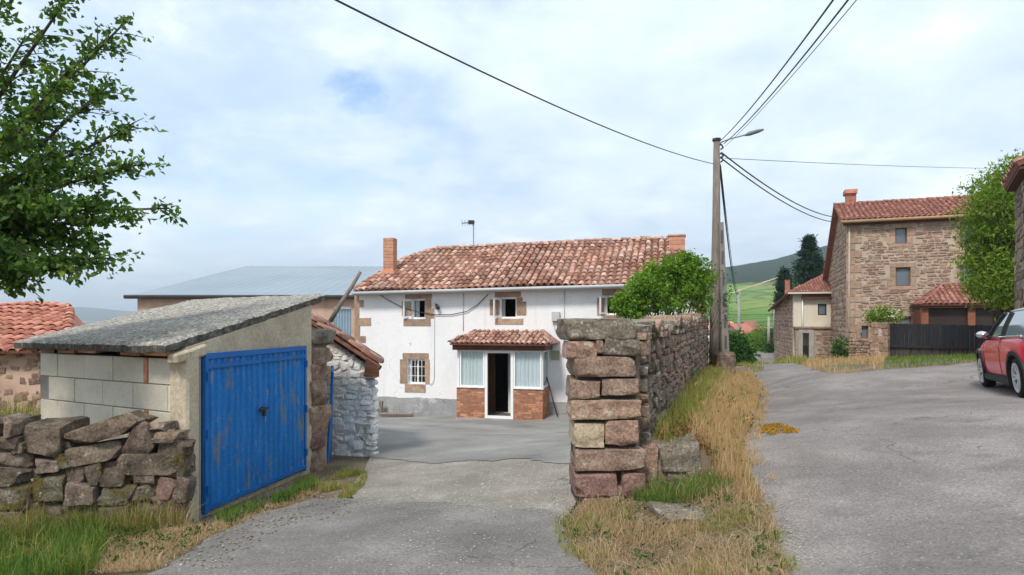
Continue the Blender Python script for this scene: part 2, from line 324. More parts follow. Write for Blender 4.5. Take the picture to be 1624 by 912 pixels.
MT['chimney_brick'] = M('chimney_brick', [(.40, .185, .12), (.48, .25, .17), (.54, .33, .24)], 7, 6, .9, .35, 50, vary=.3, bdist=.006, layers=[((.2, .16, .13), 2, .6, .75, .5)])
MT['orange_mortar'] = M('orange_flashing_mortar', [(.55, .17, .07), (.62, .23, .11)], 4, 5, .9, .4, 30)
MT['block'] = M('aerated_block', [(.55, .50, .405), (.62, .57, .47), (.68, .63, .53)], 2.2, 7, .92, .25, 60, vary=.16, bdist=.004, grain=(40, .12), layers=[((.38, .34, .27), 1.3, .54, .72, .55), ((.30, .26, .2), 3.5, .62, .72, .4, (1, 1, .3))])
MT['block_mortar'] = M('grey_block_mortar', [(.22, .21, .195), (.30, .285, .26)], 6, 6, .95, .6, 40)
MT['plaster'] = M('rough_cement_plaster', [(.38, .315, .225), (.50, .42, .31), (.59, .505, .385)], 2, 9, .93, .8, 16, grain=(25, .2), bdist=.02, layers=[((.24, .215, .175), 1.6, .55, .72, .6), ((.56, .52, .45), 3, .62, .74, .5)])
MT['slab'] = M('weathered_cement_roof', [(.22, .20, .17), (.34, .31, .265), (.46, .425, .37)], 9, 9, .95, 1, 26, bdist=.035, grain=(30, .5), layers=[((.58, .56, .52), 22, .50, .57, .85), ((.075, .07, .06), 13, .57, .64, .8), ((.12, .115, .10), 1.6, .55, .7, .5)])
MT['slab_edge'] = M('dark_lichen_edge', [(.05, .047, .04), (.10, .095, .082), (.24, .23, .20)], 11, 9, .95, 1, 26, bdist=.03)
MT['blue'] = M('blue_paint', [(.010, .145, .43), (.015, .175, .50), (.03, .215, .56)], 2.2, 8, .6, .3, 40, bdist=.004, stretch=(3, 3, .8), grain=(25, .15), layers=[((.17, .20, .22), 1.25, .56, .62, .8), ((.26, .25, .22), 4, .60, .64, .75), ((.02, .09, .26), 3, .60, .74, .4), ((.09, .075, .06), 9, .64, .68, .7)])
MT['blue_plain'] = M('blue_paint_frame', [(.008, .11, .36), (.014, .15, .46)], 3, 6, .5, .15, 40, bdist=.004)
MT['white'] = M('white_pvc', [(.78, .79, .80), (.82, .825, .83)], 3, 4, .4, .05, 20, spec=.4)
MT['wood_dark'] = M('dark_brown_wood', [(.065, .027, .018), (.10, .043, .027), (.14, .065, .04)], 4, 7, .7, .4, 30, stretch=(1, 1, 6))
MT['wood_door'] = M('brown_door_wood', [(.11, .04, .02), (.17, .07, .035)], 4, 7, .5, .3, 30, stretch=(6, 6, 1))
MT['wood_grey'] = M('weathered_wood', [(.13, .105, .09), (.20, .168, .145), (.27, .235, .205)], 5, 8, .9, .6, 30, stretch=(6, 6, .6), bdist=.01, layers=[((.09, .075, .06), 2, .58, .72, .5)])
MT['recess_shade'] = M('painted_recess_shade', [(.085, .075, .07), (.14, .125, .115)], 5, 8, .9, .6, 30, stretch=(6, 6, .6), bdist=.01)  # dark colour standing in for shade in the pole stub's recesses
MT['black_wood'] = M('black_stained_board', [(.012, .013, .016), (.021, .022, .027), (.035, .036, .042)], 4, 6, .75, .3, 30, stretch=(6, 6, .8), vary=.4)
MT['black_wood_worn'] = M('worn_board', [(.03, .028, .028), (.055, .045, .043), (.09, .07, .065)], 4, 6, .85, .3, 30, stretch=(6, 6, .8), vary=.5)
MT['pole_concrete'] = M('pole_concrete', [(.28, .265, .245), (.36, .34, .315), (.43, .41, .38)], 3, 7, .92, .4, 40)
MT['metal'] = M('grey_metal', [(.25, .26, .27), (.33, .34, .35)], 5, 4, .5, .1, 20, metal=.4)
MT['dark_metal'] = M('dark_metal', [(.03, .03, .032), (.05, .05, .052)], 5, 4, .5, .1, 20)
MT['wire'] = M('black_cable', [(.03, .03, .032), (.045, .045, .048)], 5, 3, .6, 0)
MT['gutter'] = M('grey_gutter', [(.42, .43, .44), (.50, .51, .52)], 2, 5, .6, .1, 20)
MT['barn_roof'] = M('blue_grey_sheet_roof', [(.22, .275, .32), (.25, .305, .35), (.28, .335, .38)], .25, 6, .55, .05, 8, layers=[((.42, .40, .37), .2, .6, .74, .5)])
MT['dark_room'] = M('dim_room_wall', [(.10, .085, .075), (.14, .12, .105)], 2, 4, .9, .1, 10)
MT['curtain'] = M('curtain', [(.74, .78, .80), (.80, .83, .84)], 3, 4, .9, .1, 10)
MT['glass'] = glassmat('window_glass')
MT['glass_far'] = M('reflecting_glass', [(.10, .13, .16), (.15, .19, .23)], .8, 3, .08, 0, spec=.8)
MT['cream'] = M('cream_render', [(.55, .50, .40), (.63, .58, .475), (.69, .645, .54)], .8, 8, .9, .3, 10, layers=[((.42, .37, .29), 1.1, .6, .72, .6)])
MT['pink_render'] = M('pink_render', [(.42, .27, .205), (.52, .36, .275), (.58, .43, .34)], 1.6, 8, .93, .7, 18, bdist=.015)
MT['hollow_block'] = M('grey_brick_wall', [(.30, .22, .175), (.38, .285, .225)], 2, 6, .93, .4, 15)
MT['facade_red'] = M('reddish_facade_stone', [(.22, .125, .10), (.29, .17, .135), (.36, .225, .18)], 3.5, 8, .92, .7, 18, vary=.4, bdist=.015, grain=(20, .3))
MT['bark'] = M('bark', [(.045, .036, .028), (.075, .06, .048), (.115, .095, .075)], 9, 8, .95, 1, 25, stretch=(1, 1, .3), bdist=.02)
MT['leaf_near'] = leafmat('apple_leaf', [(.020, .06, .016), (.05, .12, .022), (.10, .195, .03), (.24, .34, .05)], .5)
MT['leaf_bright'] = leafmat('bright_leaf', [(.05, .13, .014), (.11, .23, .02), (.18, .33, .03), (.27, .44, .05)], .42)
MT['leaf_ash'] = leafmat('ash_leaf', [(.055, .12, .016), (.12, .21, .022), (.20, .31, .03), (.30, .42, .05)], .45)
MT['leaf_mid'] = leafmat('hedge_leaf', [(.02, .065, .014), (.045, .12, .02), (.08, .18, .028)], .35)
MT['needle'] = leafmat('pine_needle', [(.006, .026, .014), (.012, .045, .022), (.025, .07, .03)], .15)
MT['flower_white'] = leafmat('white_blossom', [(.55, .57, .45), (.72, .74, .62)], .3)
MT['flower_yellow'] = leafmat('yellow_blossom', [(.62, .36, .01), (.75, .52, .02)], .3)
MT['orange_moss'] = leafmat('orange_stonecrop', [(.10, .13, .02), (.42, .21, .012), (.62, .33, .015)], .25)
MT['grass_green'] = leafmat('green_grass', [(.035, .10, .015), (.075, .17, .022), (.15, .24, .04), (.36, .31, .12)], .4)
MT['grass_dry'] = leafmat('dry_grass', [(.24, .20, .07), (.46, .30, .15), (.60, .42, .24), (.74, .57, .38)], .38)
MT['grass_mixed'] = leafmat('mixed_grass', [(.06, .14, .02), (.15, .22, .035), (.38, .31, .11), (.64, .49, .26)], .4)
MT['grass_straw'] = leafmat('straw', [(.22, .14, .08), (.44, .31, .18), (.64, .49, .31)], .3)

# ------------------------------------------------------------------ lie of the land
CTRL = [(0, 0, 0), (0, -6, .1), (-7, -4, -.25), (9, -4, .55), (-7.2, 6.4, -.42), (-20, 20, -.8), (-20, 45, -1.5), (0, 45, -1.6), (22, 80, -1.6), (-30, 90, -1.5), (60, 90, -1.0),
        (50, 40, .3), (30, 14, .9), (30, -2, 1.0), (-25, 0, -.6), (6.5, 30, -.75), (-12, 24, -1.6), (0, 31, -1.65), (4.2, 17.5, -1.2), (60, -20, 1.2), (-50, -20, -.6), (14, 50, -1.45)]
for x, y, D in [(600, 912, 4.35), (1400, 912, 3.98), (50, 912, 4.97), (318, 820, 7.06), (480, 752, 9.37), (600, 722, 11.3), (960, 798, 6.2), (750, 805, 6.45), (740, 735, 9.6), (740, 690, 14.6), (600, 660, 22.1), (900, 658, 20.5),
                (1556, 617, 11.6), (1614, 633, 9.4), (1600, 912, 3.4), (1410, 577, 30), (1560, 577, 26), (1345, 581, 36), (1270, 573, 45), (1180, 571, 52), (1200, 622, 16), (1190, 601, 19.4), (1195, 720, 7.4), (30, 655, 13.5)]:
    CTRL.append(tuple(P(x, y, D)))
CTRL = np.array(CTRL, float)
def _tps():
    X = CTRL[:, :2]; n = len(X); r2 = ((X[:, None]-X[None])**2).sum(-1); K = .5*r2*np.log(r2+1e-9)+np.eye(n)*.12
    Pm = np.c_[np.ones(n), X]; A = np.zeros((n+3, n+3)); A[:n, :n] = K; A[:n, n:] = Pm; A[n:, :n] = Pm.T
    return np.linalg.solve(A, np.r_[CTRL[:, 2], np.zeros(3)])
_w = _tps()
def ZG(X, Y):
    X = np.asarray(X, float); Y = np.asarray(Y, float); sh = X.shape; x = X.ravel(); y = Y.ravel()
    out = np.full(x.shape, -1.6); d = np.hypot(x, y-20); near = d < 130
    if near.any():
        q = np.c_[x[near], y[near]]; r2 = ((q[:, None]-CTRL[None, :, :2])**2).sum(-1)
        z = (.5*r2*np.log(r2+1e-9)) @ _w[:len(CTRL)]+_w[-3]+q @ _w[-2:]
        t = np.clip((d[near]-60)/50, 0, 1); t = t*t*(3-2*t); out[near] = np.clip(z, -3, 2.5)*(1-t)-1.6*t
    return out.reshape(sh)
def zg(x, y): return float(ZG([x], [y])[0])
def G(x, y):            # the ground seen at a photo pixel
    D = np.linspace(1.5, 130, 4000); X = (x-CX)/FOC*D; z = CAM_H-(y-CY)/FOC*D; h = ZG(X, D); i = int(np.argmax(z <= h))
    return Vector((X[i], D[i], h[i]))
def inpoly(px, py, poly):
    px = np.asarray(px); py = np.asarray(py); r = np.zeros(px.shape, bool); n = len(poly)
    for i in range(n):
        x1, y1 = poly[i][:2]; x2, y2 = poly[i-1][:2]
        c = ((y1 > py) != (y2 > py)) & (px < (x2-x1)*(py-y1)/((y2-y1) or 1e-12)+x1); r ^= c
    return r
from mathutils.geometry import delaunay_2d_cdt
def sheet(name, poly, mat, lift, step=.5, zf=ZG, jag=0):
    """a paved sheet: world xy outline, triangulated, laid on the land"""
    pts = []
    for i in range(len(poly)):
        a = Vector(poly[i][:2]); b = Vector(poly[(i+1) % len(poly)][:2]); k = max(1, int((b-a).length/(.12 if jag else step)))
        for j in range(k):
            p = a.lerp(b, j/k)
            if jag and (b-a).length < 12: nrm = Vector((-(b-a).y, (b-a).x)).normalized(); p = p+nrm*jag*(mnoise.noise(Vector((p.x*2.3, p.y*2.3, 1)))+.6*mnoise.noise(Vector((p.x*7, p.y*7, 4))))
            pts.append(p)
    nb = len(pts); arr = np.array(pts); lo = arr.min(0); hi = arr.max(0)
    gx, gy = np.meshgrid(np.arange(lo[0], hi[0], step), np.arange(lo[1], hi[1], step)); ok = inpoly(gx, gy, arr)
    inner = [Vector((x, y)) for x, y in zip(gx[ok], gy[ok])]
    V, E, Fc, *_ = delaunay_2d_cdt(pts+inner, [], [list(range(nb))], 1, 1e-4)
    V = np.array([tuple(v) for v in V]); z = zf(V[:, 0], V[:, 1])+lift
    me = bpy.data.meshes.new(name); me.from_pydata([(*v, zz) for v, zz in zip(V, z)], [], Fc)
    b = bmesh.new(); b.from_mesh(me); bmesh.ops.recalc_face_normals(b, faces=b.faces)
    for f in b.faces:
        if f.normal.z < 0: f.normal_flip()
    b.to_mesh(me); b.free(); me.materials.append(mat); me.polygons.foreach_set('use_smooth', [True]*len(me.polygons))
    return link(name, me)
# ------------------------------------------------------------------ the setting
def polar_ground():
    rad = np.r_[.01, np.geomspace(.8, 5200, 230)]; ang = np.linspace(0, 2*np.pi, 300, endpoint=False)
    Rr, A = np.meshgrid(rad, ang, indexing='ij'); X = Rr*np.cos(A); Y = Rr*np.sin(A); Z = ZG(X, Y)-.02
    V = np.c_[X.ravel(), Y.ravel(), Z.ravel()]; n = len(ang); i, j = np.meshgrid(np.arange(len(rad)-1), np.arange(n), indexing='ij'); j2 = (j+1) % n
    Fq = np.stack([i*n+j, (i+1)*n+j, (i+1)*n+j2, i*n+j2], -1).reshape(-1, 4); return np_mesh('ground', V, Fq, MT['soil'], True)
tag(link('ground', polar_ground()), 'bare brown soil and thin grass between the paved surfaces', 'ground', kind='structure')
ROAD_EDGE = [G(x, y) for x, y in ((1250, 890), (1225, 810), (1195, 755), (1184, 720), (1194, 682), (1204, 652), (1210, 625), (1203, 606), (1192, 593), (1185, 583), (1182, 577))]
RIGHT_EDGE = [G(x, y) for x, y in ((1228, 576), (1272, 580), (1290, 588), (1309, 592), (1345, 594), (1400, 587), (1450, 585), (1500, 581), (1545, 576))]
far_left, far_right = Vector((21.3, 56.5, 0)), Vector((23.5, 54, 0))
road_poly = [(-9, -9), (20, -9), (26, 8), (34, 26), (30, 27.5)]+[p[:2] for p in RIGHT_EDGE[::-1]]+[(26, 62), (33, 78), (29, 80), (22, 63)]+[(p[0]-(.22 if p[1] < 7.2 else .05), p[1]) for p in ROAD_EDGE[::-1]]+[(1.55, 3.2), (1.1, 2.5), (.6, 2.9)]
drive_left = [G(x, y) for x, y in ((250, 912), (335, 852), (420, 815), (500, 792), (586, 797))]
drive_top = [G(x, y) for x, y in ((660, 800), (760, 806), (880, 815))]
drive_right = [G(x, y) for x, y in ((905, 832), (922, 875), (955, 908))]
sheet('road', [tuple(p) for p in road_poly], MT['asphalt'], .022, .4, jag=.07)
tag(bpy.data.objects['road'], 'worn grey asphalt village road running uphill past the stone houses', 'road', kind='structure')
dl0 = drive_left[0]
sheet('driveway', [tuple(p[:2]) for p in drive_left+drive_top+drive_right]+[(.75, 3.0), (.9, 2.4), (1.0, 1.0), (-2.9, .5), (-3.0, 2.6)], MT['asphalt_drive'], .024, .3, jag=.10)
tag(bpy.data.objects['driveway'], 'dark asphalt driveway leading between the blue garage and the stone pier', 'driveway', kind='structure')
lip = [G(x, y) for x, y in ((908, 738), (820, 731), (740, 734), (660, 737), (596, 728))]
sheet('concrete_apron', [tuple(G(x, y)[:2]) for x, y in ((560, 812), (660, 816), (760, 822), (890, 830), (912, 800), (915, 722), (820, 716), (740, 720), (650, 722), (590, 716), (580, 745), (560, 770))], MT['concrete_ground'], .016, .4, jag=.05)
tag(bpy.data.objects['concrete_apron'], 'pale cracked concrete ramp at the courtyard entrance', 'pavement', kind='structure')
sheet('courtyard', [tuple(p[:2]) for p in lip[::-1]]+[(1.35, 9), (2.2, 11), (5.3, 19.2), (5.6, 20.6), (-1, 22.4), (-4.6, 22.6), (-4.8, 21.7), (-7.5, 20), (-3.4, 14.2)], MT['court'], .024, .5, jag=.20)
tag(bpy.data.objects['courtyard'], 'smooth grey paved courtyard in front of the white house', 'courtyard', kind='structure')
# raised verge between the road and the roadside wall
def Xw(Y): return 1.33+.353*(Y-6.2)
_re = sorted([(p.y, p.x) for p in ROAD_EDGE]); _rey = np.array([a for a, _ in _re]); _rex = np.array([b for _, b in _re])
def Xr(Y): return np.interp(Y, _rey, _rex)
def Zwall(Y): return np.interp(Y, [6, 7, 14, 17, 20, 23], [.40, .42, .36, .2, .05, -.1])
def ZV(X, Y):
    X = np.asarray(X, float); Y = np.asarray(Y, float); base = ZG(X, Y); s = (X-Xw(Y))/np.maximum(Xr(Y)-Xw(Y), .3)
    t = np.clip((s-.25)/.75, 0, 1); t = t*t*(3-2*t); top = Zwall(Y)
    n = np.array([mnoise.noise(Vector((a*1.7, b*1.7, 2))) for a, b in zip(X.ravel(), Y.ravel())]).reshape(X.shape)*.05
    k_ = np.clip((s-.58)/.25, 0, 1); f_ = np.clip((Y-(6.42-.95*k_))/(.04+.9*k_), 0, 1); f_ = f_*f_*(3-2*f_); top = base+(top-base)*f_
    return np.where(s > 1.02, base-.03, np.maximum(top*(1-t)+(base+.012)*t+n*(1-t)*f_, base-.03)+np.where(f_ <= 0, -.06, 0))
ys = np.r_[np.linspace(5.3, 7, 40), np.linspace(7.1, 21.5, 100)]; ss = np.linspace(-.12, 1.06, 26); Yg, Sg = np.meshgrid(ys, ss, indexing='ij'); Xg = Xw(Yg)+Sg*(Xr(Yg)-Xw(Yg)); Zv = ZV(Xg, Yg)
k = len(ss); ii, jj = np.meshgrid(np.arange(len(ys)-1), np.arange(k-1), indexing='ij')
Vv = np.c_[Xg.ravel(), Yg.ravel(), Zv.ravel()]; Fv = np.stack([ii*k+jj, ii*k+jj+1, (ii+1)*k+jj+1, (ii+1)*k+jj], -1).reshape(-1, 4)
tag(link('verge', np_mesh('verge', Vv, Fv, MT['soil'], True)), 'raised earth bank between the roadside stone wall and the road', 'verge', kind='structure')
# distant hills
def hillgrid(name, xs, ds, yfun, mat):
    V = []
    for D in ds:
        for x in xs: V.append(tuple(P(x, yfun(x, D), D)))
    k = len(xs); F = [(i*k+j, i*k+j+1, (i+1)*k+j+1, (i+1)*k+j) for i in range(len(ds)-1) for j in range(k-1)]
    return link(name, np_mesh(name, V, F, mat, True))
def crest(x): return float(np.interp(x, [500, 800, 1000, 1150, 1230, 1320, 1450, 1600, 1900], [500, 478, 448, 424, 408, 386, 372, 366, 380]))
def hy(x, D):
    a, b = 140., 760.
    if D <= b:
        t = (D-a)/(b-a); y = 529+(crest(x)-529)*(t**.72)
    else: y = crest(x)+(D-b)/(1500-b)*60
    return y-(mnoise.noise(Vector((x*.012, D*.006, 0)))*5+mnoise.noise(Vector((x*.05, D*.03, 3)))*1.5)*min(1, (D-a)/200)
m, t = nodes('hill_fields'); q = NT(t); pos = q.n('ShaderNodeNewGeometry').outputs['Position']
sep = q.n('ShaderNodeSeparateXYZ'); q.l(pos, sep.inputs[0])
fields = q.ramp(q.noise(pos, .011, 5, .6), [(.065, .15, .03), (.11, .21, .04), (.15, .26, .055), (.26, .28, .09)], [.34, .46, .55, .68])
vo = q.n('ShaderNodeTexVoronoi', feature='DISTANCE_TO_EDGE'); vo.inputs['Scale'].default_value = .013; q.l(pos, vo.inputs['Vector'])
fields = q.mix(q.step(vo.outputs[0], .0, .05, .7, 0), fields, (.035, .075, .022))
fields = q.mix(q.math('MULTIPLY', q.step(q.noise(pos, .09, 6, .7), .56, .62), .75), fields, (.03, .075, .02))
fields = q.mix(q.math('MULTIPLY', q.step(q.noise(pos, .02, 4), .63, .68), .5), fields, (.42, .33, .16))
woods = q.ramp(q.noise(pos, .06, 6, .7), [(.012, .028, .018), (.03, .055, .032)])
hh = q.math('ADD', sep.outputs[2], q.math('MULTIPLY', q.math('SUBTRACT', q.noise(pos, .010, 6), .5), 40))
col = q.mix(q.step(hh, 33, 38), fields, woods)
b = q.n('ShaderNodeBsdfPrincipled'); b.inputs['Roughness'].default_value = .95; b.inputs['Specular IOR Level'].default_value = .05; q.l(col, b.inputs['Base Color'])
bn = q.n('ShaderNodeBump'); bn.inputs['Strength'].default_value = .8; bn.inputs['Distance'].default_value = 2.5; q.l(q.noise(pos, .25, 6, .7), bn.inputs['Height']); q.l(bn.outputs[0], b.inputs['Normal'])
q.l(b.outputs[0], q.n('ShaderNodeOutputMaterial').inputs[0]); MT['hill'] = m
MT['far_hill'] = M('wooded_ridge', [(.03, .05, .03), (.05, .08, .045), (.08, .115, .055)], .006, 8, .95, .5, .03)
tag(hillgrid('hillside', list(range(420, 1960, 10)), list(np.geomspace(140, 1500, 90)), hy, MT['hill']), 'green hillside of fields with dark woods along its cloudy top', 'hill', kind='structure')
def ry(x, D):
    c = float(np.interp(x, [-600, -100, 40, 140, 215, 300, 500], [478, 482, 484, 486, 494, 497, 500]))-mnoise.noise(Vector((x*.03, 0, 7)))*2
    return 509+(c-509)*max(0, 1-abs(D-3300)/900.)
tag(hillgrid('far_ridge', list(range(-900, 560, 12)), list(np.linspace(2400, 4200, 24)), ry, MT['far_hill']), 'low blue ridge on the horizon behind the red barn roof', 'ridge', kind='structure')

def on_hill(x, y):
    for D in np.linspace(150, 755, 900):
        if hy(x, D) <= y: return P(x, y, D)
    return P(x, y, 755)
trk = [on_hill(x, y) for x, y in ((1160, 466), (1172, 462), (1185, 457), (1196, 454), (1210, 449), (1225, 444), (1240, 440), (1256, 434))]
mb = MB()
for a_, b_ in zip(trk, trk[1:]):
    mb.quad(a_+Vector((0, -2.5, .2)), b_+Vector((0, -1.2, .2)), b_+Vector((0, 1.2, .7)), a_+Vector((0, 2.5, .9)))
tag(mb.build('hill_track', M('ochre_earth', [(.36, .24, .09), (.44, .33, .16), (.5, .43, .28)], .03, 5, .95, 0)), 'ochre earth track crossing the green hillside', 'track', kind='structure')
# ------------------------------------------------------------------ stones and tiles
def stone_mesh(seed, planes, chip, bev, sub, amp, face=(.86, .99)):
    """a split stone: a block with corners and faces knocked off by flat breaks"""
    r = random.Random(seed); b = bmesh.new(); bmesh.ops.create_cube(b, size=2); off = Vector((r.uniform(0, 99), r.uniform(0, 99), r.uniform(0, 99)))
    for i in range(planes):
        if i < 5: n_ = Vector((*(r.gauss(0, .22 if face[0] < .9 else .08) for _ in range(3)),)); ax = (0, 2, 0, 2, 1)[i]; n_[ax] += (1, 1, -1, -1, -1)[i]; n_ = n_*1.; n_.normalize(); d_ = r.uniform(*face)*(1 if face[0] < .9 else 1.04)
        else: n_ = Vector((r.gauss(0, 1), r.gauss(0, 1), r.gauss(0, 1))).normalized(); d_ = (abs(n_.x)+abs(n_.y)+abs(n_.z))*r.uniform(*chip)
        bmesh.ops.bisect_plane(b, geom=b.verts[:]+b.edges[:]+b.faces[:], plane_co=n_*d_, plane_no=n_, clear_outer=True)
        bmesh.ops.holes_fill(b, edges=[e for e in b.edges if e.is_boundary], sides=0)
    bmesh.ops.dissolve_degenerate(b, dist=.02, edges=b.edges[:])
    bmesh.ops.bevel(b, geom=b.edges[:], offset=bev, segments=1, affect='EDGES', clamp_overlap=True)
    bmesh.ops.triangulate(b, faces=b.faces[:])
    for _ in range(sub): bmesh.ops.subdivide_edges(b, edges=[e for e in b.edges if e.calc_length() > .28], cuts=1, use_grid_fill=True)
    bmesh.ops.triangulate(b, faces=b.faces[:]); bmesh.ops.recalc_face_normals(b, faces=b.faces)
    for v in b.verts: p = v.co; v.co = p*(1+amp*mnoise.noise(p*1.6+off)+amp*.7*mnoise.noise(p*4.1+off))
    for e in b.edges: e.smooth = len(e.link_faces) == 2 and e.link_faces[0].normal.angle(e.link_faces[1].normal, 0) < R(34)
    for f in b.faces: f.smooth = True
    me = bpy.data.meshes.new('stone'); b.to_mesh(me); b.free(); me.update(); return me
_stone_cache = {}
def stone_set(kind, mat):
    key = (kind, mat.name)
    if key not in _stone_cache:
        cfg = {'fine': (14, (.82, .97), .05, 2, .055, (.92, .985)), 'rough': (14, (.66, .93), .06, 2, .08), 'low': (9, (.74, .95), .08, 0, .06)}[kind]; L = []
        for i in range(12):
            me = stone_mesh(i*7+len(kind), *cfg); me.materials.append(mat); L.append(me)
        _stone_cache[key] = L
    return _stone_cache[key]
def put_stone(name, parent, kind, mat, loc, axes, dims, rot=0., pick=None):
    """axes: frame matrix 3x3 (u, n, up); dims: half sizes"""
    L = stone_set(kind, mat); me = L[rng.randrange(12) if pick is None else pick]
    o = link(name, me, parent); s = Matrix.Diagonal((*dims, 1)); fl = Matrix.Diagonal((rng.choice((-1, 1)), 1, rng.choice((-1, 1)), 1))
    o.matrix_basis = Matrix.Translation(loc) @ axes.to_4x4() @ Matrix.Rotation(rot, 4, 'Y') @ s @ Matrix.Rotation(0 if fl[0][0] > 0 else math.pi, 4, 'Z'); return o
def wall_axes(fr): return Matrix((fr.U, -fr.N, Vector((0, 0, 1)))).transposed()
def courses(L, H, hr, wr, gap=.012, jit=.25):
    out = []; z = 0
    while z < H-.03:
        h = min(rng.uniform(*hr), H-z); 
        if H-z-h < hr[0]*.5: h = H-z
        u = -rng.uniform(0, wr[0])
        while u < L:
            w = rng.uniform(*wr)*(.75+.5*h/hr[1]); a, b2 = max(u, 0), min(u+w, L)
            if b2-a > wr[0]*.35:
                if h > hr[0]*1.35 and rng.random() < .22:
                    hs = h*rng.uniform(.4, .6); out += [(a, b2, z, z+hs), (a, b2, z+hs, z+h)]
                else: out.append((a, b2, z, z+h))
            u += w
        z += h
    return [((a+b2)/2, (c+d)/2+rng.uniform(-1, 1)*jit*.08*(d-c), (b2-a)/2-gap/2, (d-c)/2*(1+rng.uniform(-.15, .06))-gap/2) for a, b2, c, d in out]
def join_meshes(name, items, mat, parent, smooth=True):
    Vs, Fs, n = [], [], 0
    for me, mw in items:
        k = len(me.vertices); co = np.empty(k*3, np.float32); me.vertices.foreach_get('co', co); co = co.reshape(-1, 3)
        A = np.array(mw); Vs.append(co @ A[:3, :3].T+A[:3, 3]); f = np.empty(len(me.loops), np.int32); me.loops.foreach_get('vertex_index', f); Fs.append(f.reshape(-1, len(f)//len(me.polygons))+n); n += k
    o = link(name, np_mesh(name, np.concatenate(Vs), np.concatenate(Fs), mat, smooth), parent); o['kind'] = 'stuff'; return o
def stone_face(parent, fr, u0, z0, rects, depth, mats, kind='low', limit=300, proud=.02, rotj=.05, key=None, restname='rubble_stones', name='stone'):
    ax = wall_axes(fr); rects = sorted(rects, key=key or (lambda r: -r[2]*r[3])); rest = {}
    for i, (u, z, w, h) in enumerate(rects):
        mat = rng.choices([m for m, _ in mats], [p for _, p in mats])[0]; loc = fr.at(u0+u, z0+z, proud-depth+rng.uniform(-.5, .5)*proud)
        if i < limit: put_stone(name, parent, kind, mat, loc, ax, (w, depth, h), rng.uniform(-rotj, rotj))
        else:
            me = stone_set('low', mat)[rng.randrange(12)]
            rest.setdefault(mat, []).append((me, Matrix.Translation(loc) @ ax.to_4x4() @ Matrix.Rotation(rng.uniform(-rotj, rotj), 4, 'Y') @ Matrix.Diagonal((w, depth, h, 1))))
    for mat, items in rest.items(): join_meshes(restname, items, mat, parent)
def tile_mesh(r0, r1, L, th=.012, seg=6):
    mb = MB()
    for (y, r) in ((0, r0), (L, r1)):
        for k in range(seg+1):
            a = math.pi*k/seg; mb.v.append((r*math.cos(a), y, r*math.sin(a)*.8))
        for k in range(seg+1):
            a = math.pi*k/seg; mb.v.append(((r-th)*math.cos(a), y, (r-th)*math.sin(a)*.8))
    n = seg+1; 
    for k in range(seg):
        mb.f.append((k, k+1, 2*n+k+1, 2*n+k)); mb.f.append((n+k+1, n+k, 3*n+k, 3*n+k+1)); mb.f.append((k+1, k, n+k, n+k+1))
    me = mb.mesh('tile'); me.polygons.foreach_set('use_smooth', [i % 3 == 0 for i in range(len(me.polygons))]); return me
_tiles = {}
def tile_roof(parent, O, U, V, poly, pu, pv, mat, limit=300, r=None, under=None, sag=.012, order=None, thick=.06, hipend=None, name='tile'):
    """barrel tiles on the plane O + u U + v V inside the outline poly (u, v)"""
    U = Vector(U).normalized(); V = Vector(V).normalized(); N = U.cross(V).normalized(); r = r or pu*.42
    key = (round(r, 3), round(pv, 3), mat.name)
    if key not in _tiles:
        me = tile_mesh(r, r*.82, pv*1.22); me.materials.append(mat); _tiles[key] = me
    me = _tiles[key]; us = [p[0] for p in poly]; vs = [p[1] for p in poly]; items = []
    u = min(us)+pu/2
    while u < max(us):
        v = min(vs)-.02; ju = rng.uniform(-.01, .01)
        while v < max(vs):
            if inpoly(np.array([u]), np.array([v+pv*.55]), poly)[0] or (v < min(vs)+.01 and inpoly(np.array([u]), np.array([v+pv*.25]), poly)[0]):
                dip = math.sin(u*1.3)*sag+mnoise.noise(Vector((u*.5, v*.5, 3)))*sag*2
                loc = Vector(O)+U*(u+ju+rng.uniform(-.012, .012))+V*(v+rng.uniform(-.02, .02))+N*(.03+dip)
                ax = Matrix((U, V, N)).transposed().to_4x4()
                m4 = Matrix.Translation(loc) @ ax @ Matrix.Rotation(rng.uniform(-.05, .05), 4, 'Z') @ Matrix.Rotation(-.05+rng.uniform(-.015, .015), 4, 'X')
                items.append((me, m4))
            v += pv
        u += pu
    items.sort(key=order or (lambda it: it[1].translation.y))
    for m_, m4 in items[:limit]:
        o = link(name, m_, parent); o.matrix_basis = m4
    if len(items) > limit: join_meshes('roof_tiles', items[limit:], mat, parent)
    mb = MB(); A = [Vector(O)+U*p[0]+V*p[1] for p in poly]; mb.prism([a-N*thick for a in A], N*thick); mb.build('roof_deck', under or MT['under'], parent)
    return N

# ------------------------------------------------------------------ garage of pale blocks with blue doors
gd0, gd1 = P(318, 820, 7.06), P(480, 752, 9.37)
GF = Frame(gd0, (gd1.x-gd0.x, gd1.y-gd0.y))             # door wall; outward is towards the driveway
DEP = GF.U.copy(); corner = GF.at(GF.px(296, 600)[0], 0)
blk_end = P(64, 600, 8.22); BF = Frame((corner.x, corner.y), (corner.x-blk_end.x, corner.y-blk_end.y))  # u runs to the corner at 0
gar = empty('garage', (gd0.x, gd0.y, gd0.z))
tag(gar, 'low garage of pale blocks with a sloping cement roof and blue metal doors', 'garage')
uc = GF.px(296, 600)[0]; ue = GF.px(494, 600)[0]; du0, du1, dz0, dz1 = *[GF.px(x, 700)[0] for x in (319, 481)], -.62, 0
dzt = GF.px(322, 562)[1]
A0 = P(262, 546, 6.55); B0 = P(517, 466, 10.05); D0 = P(22, 541, 8.38)
ex = (Vector((D0.x, D0.y, 0))-Vector((A0.x, A0.y, 0))); ey = Vector((B0.x, B0.y, 0))-Vector((A0.x, A0.y, 0))
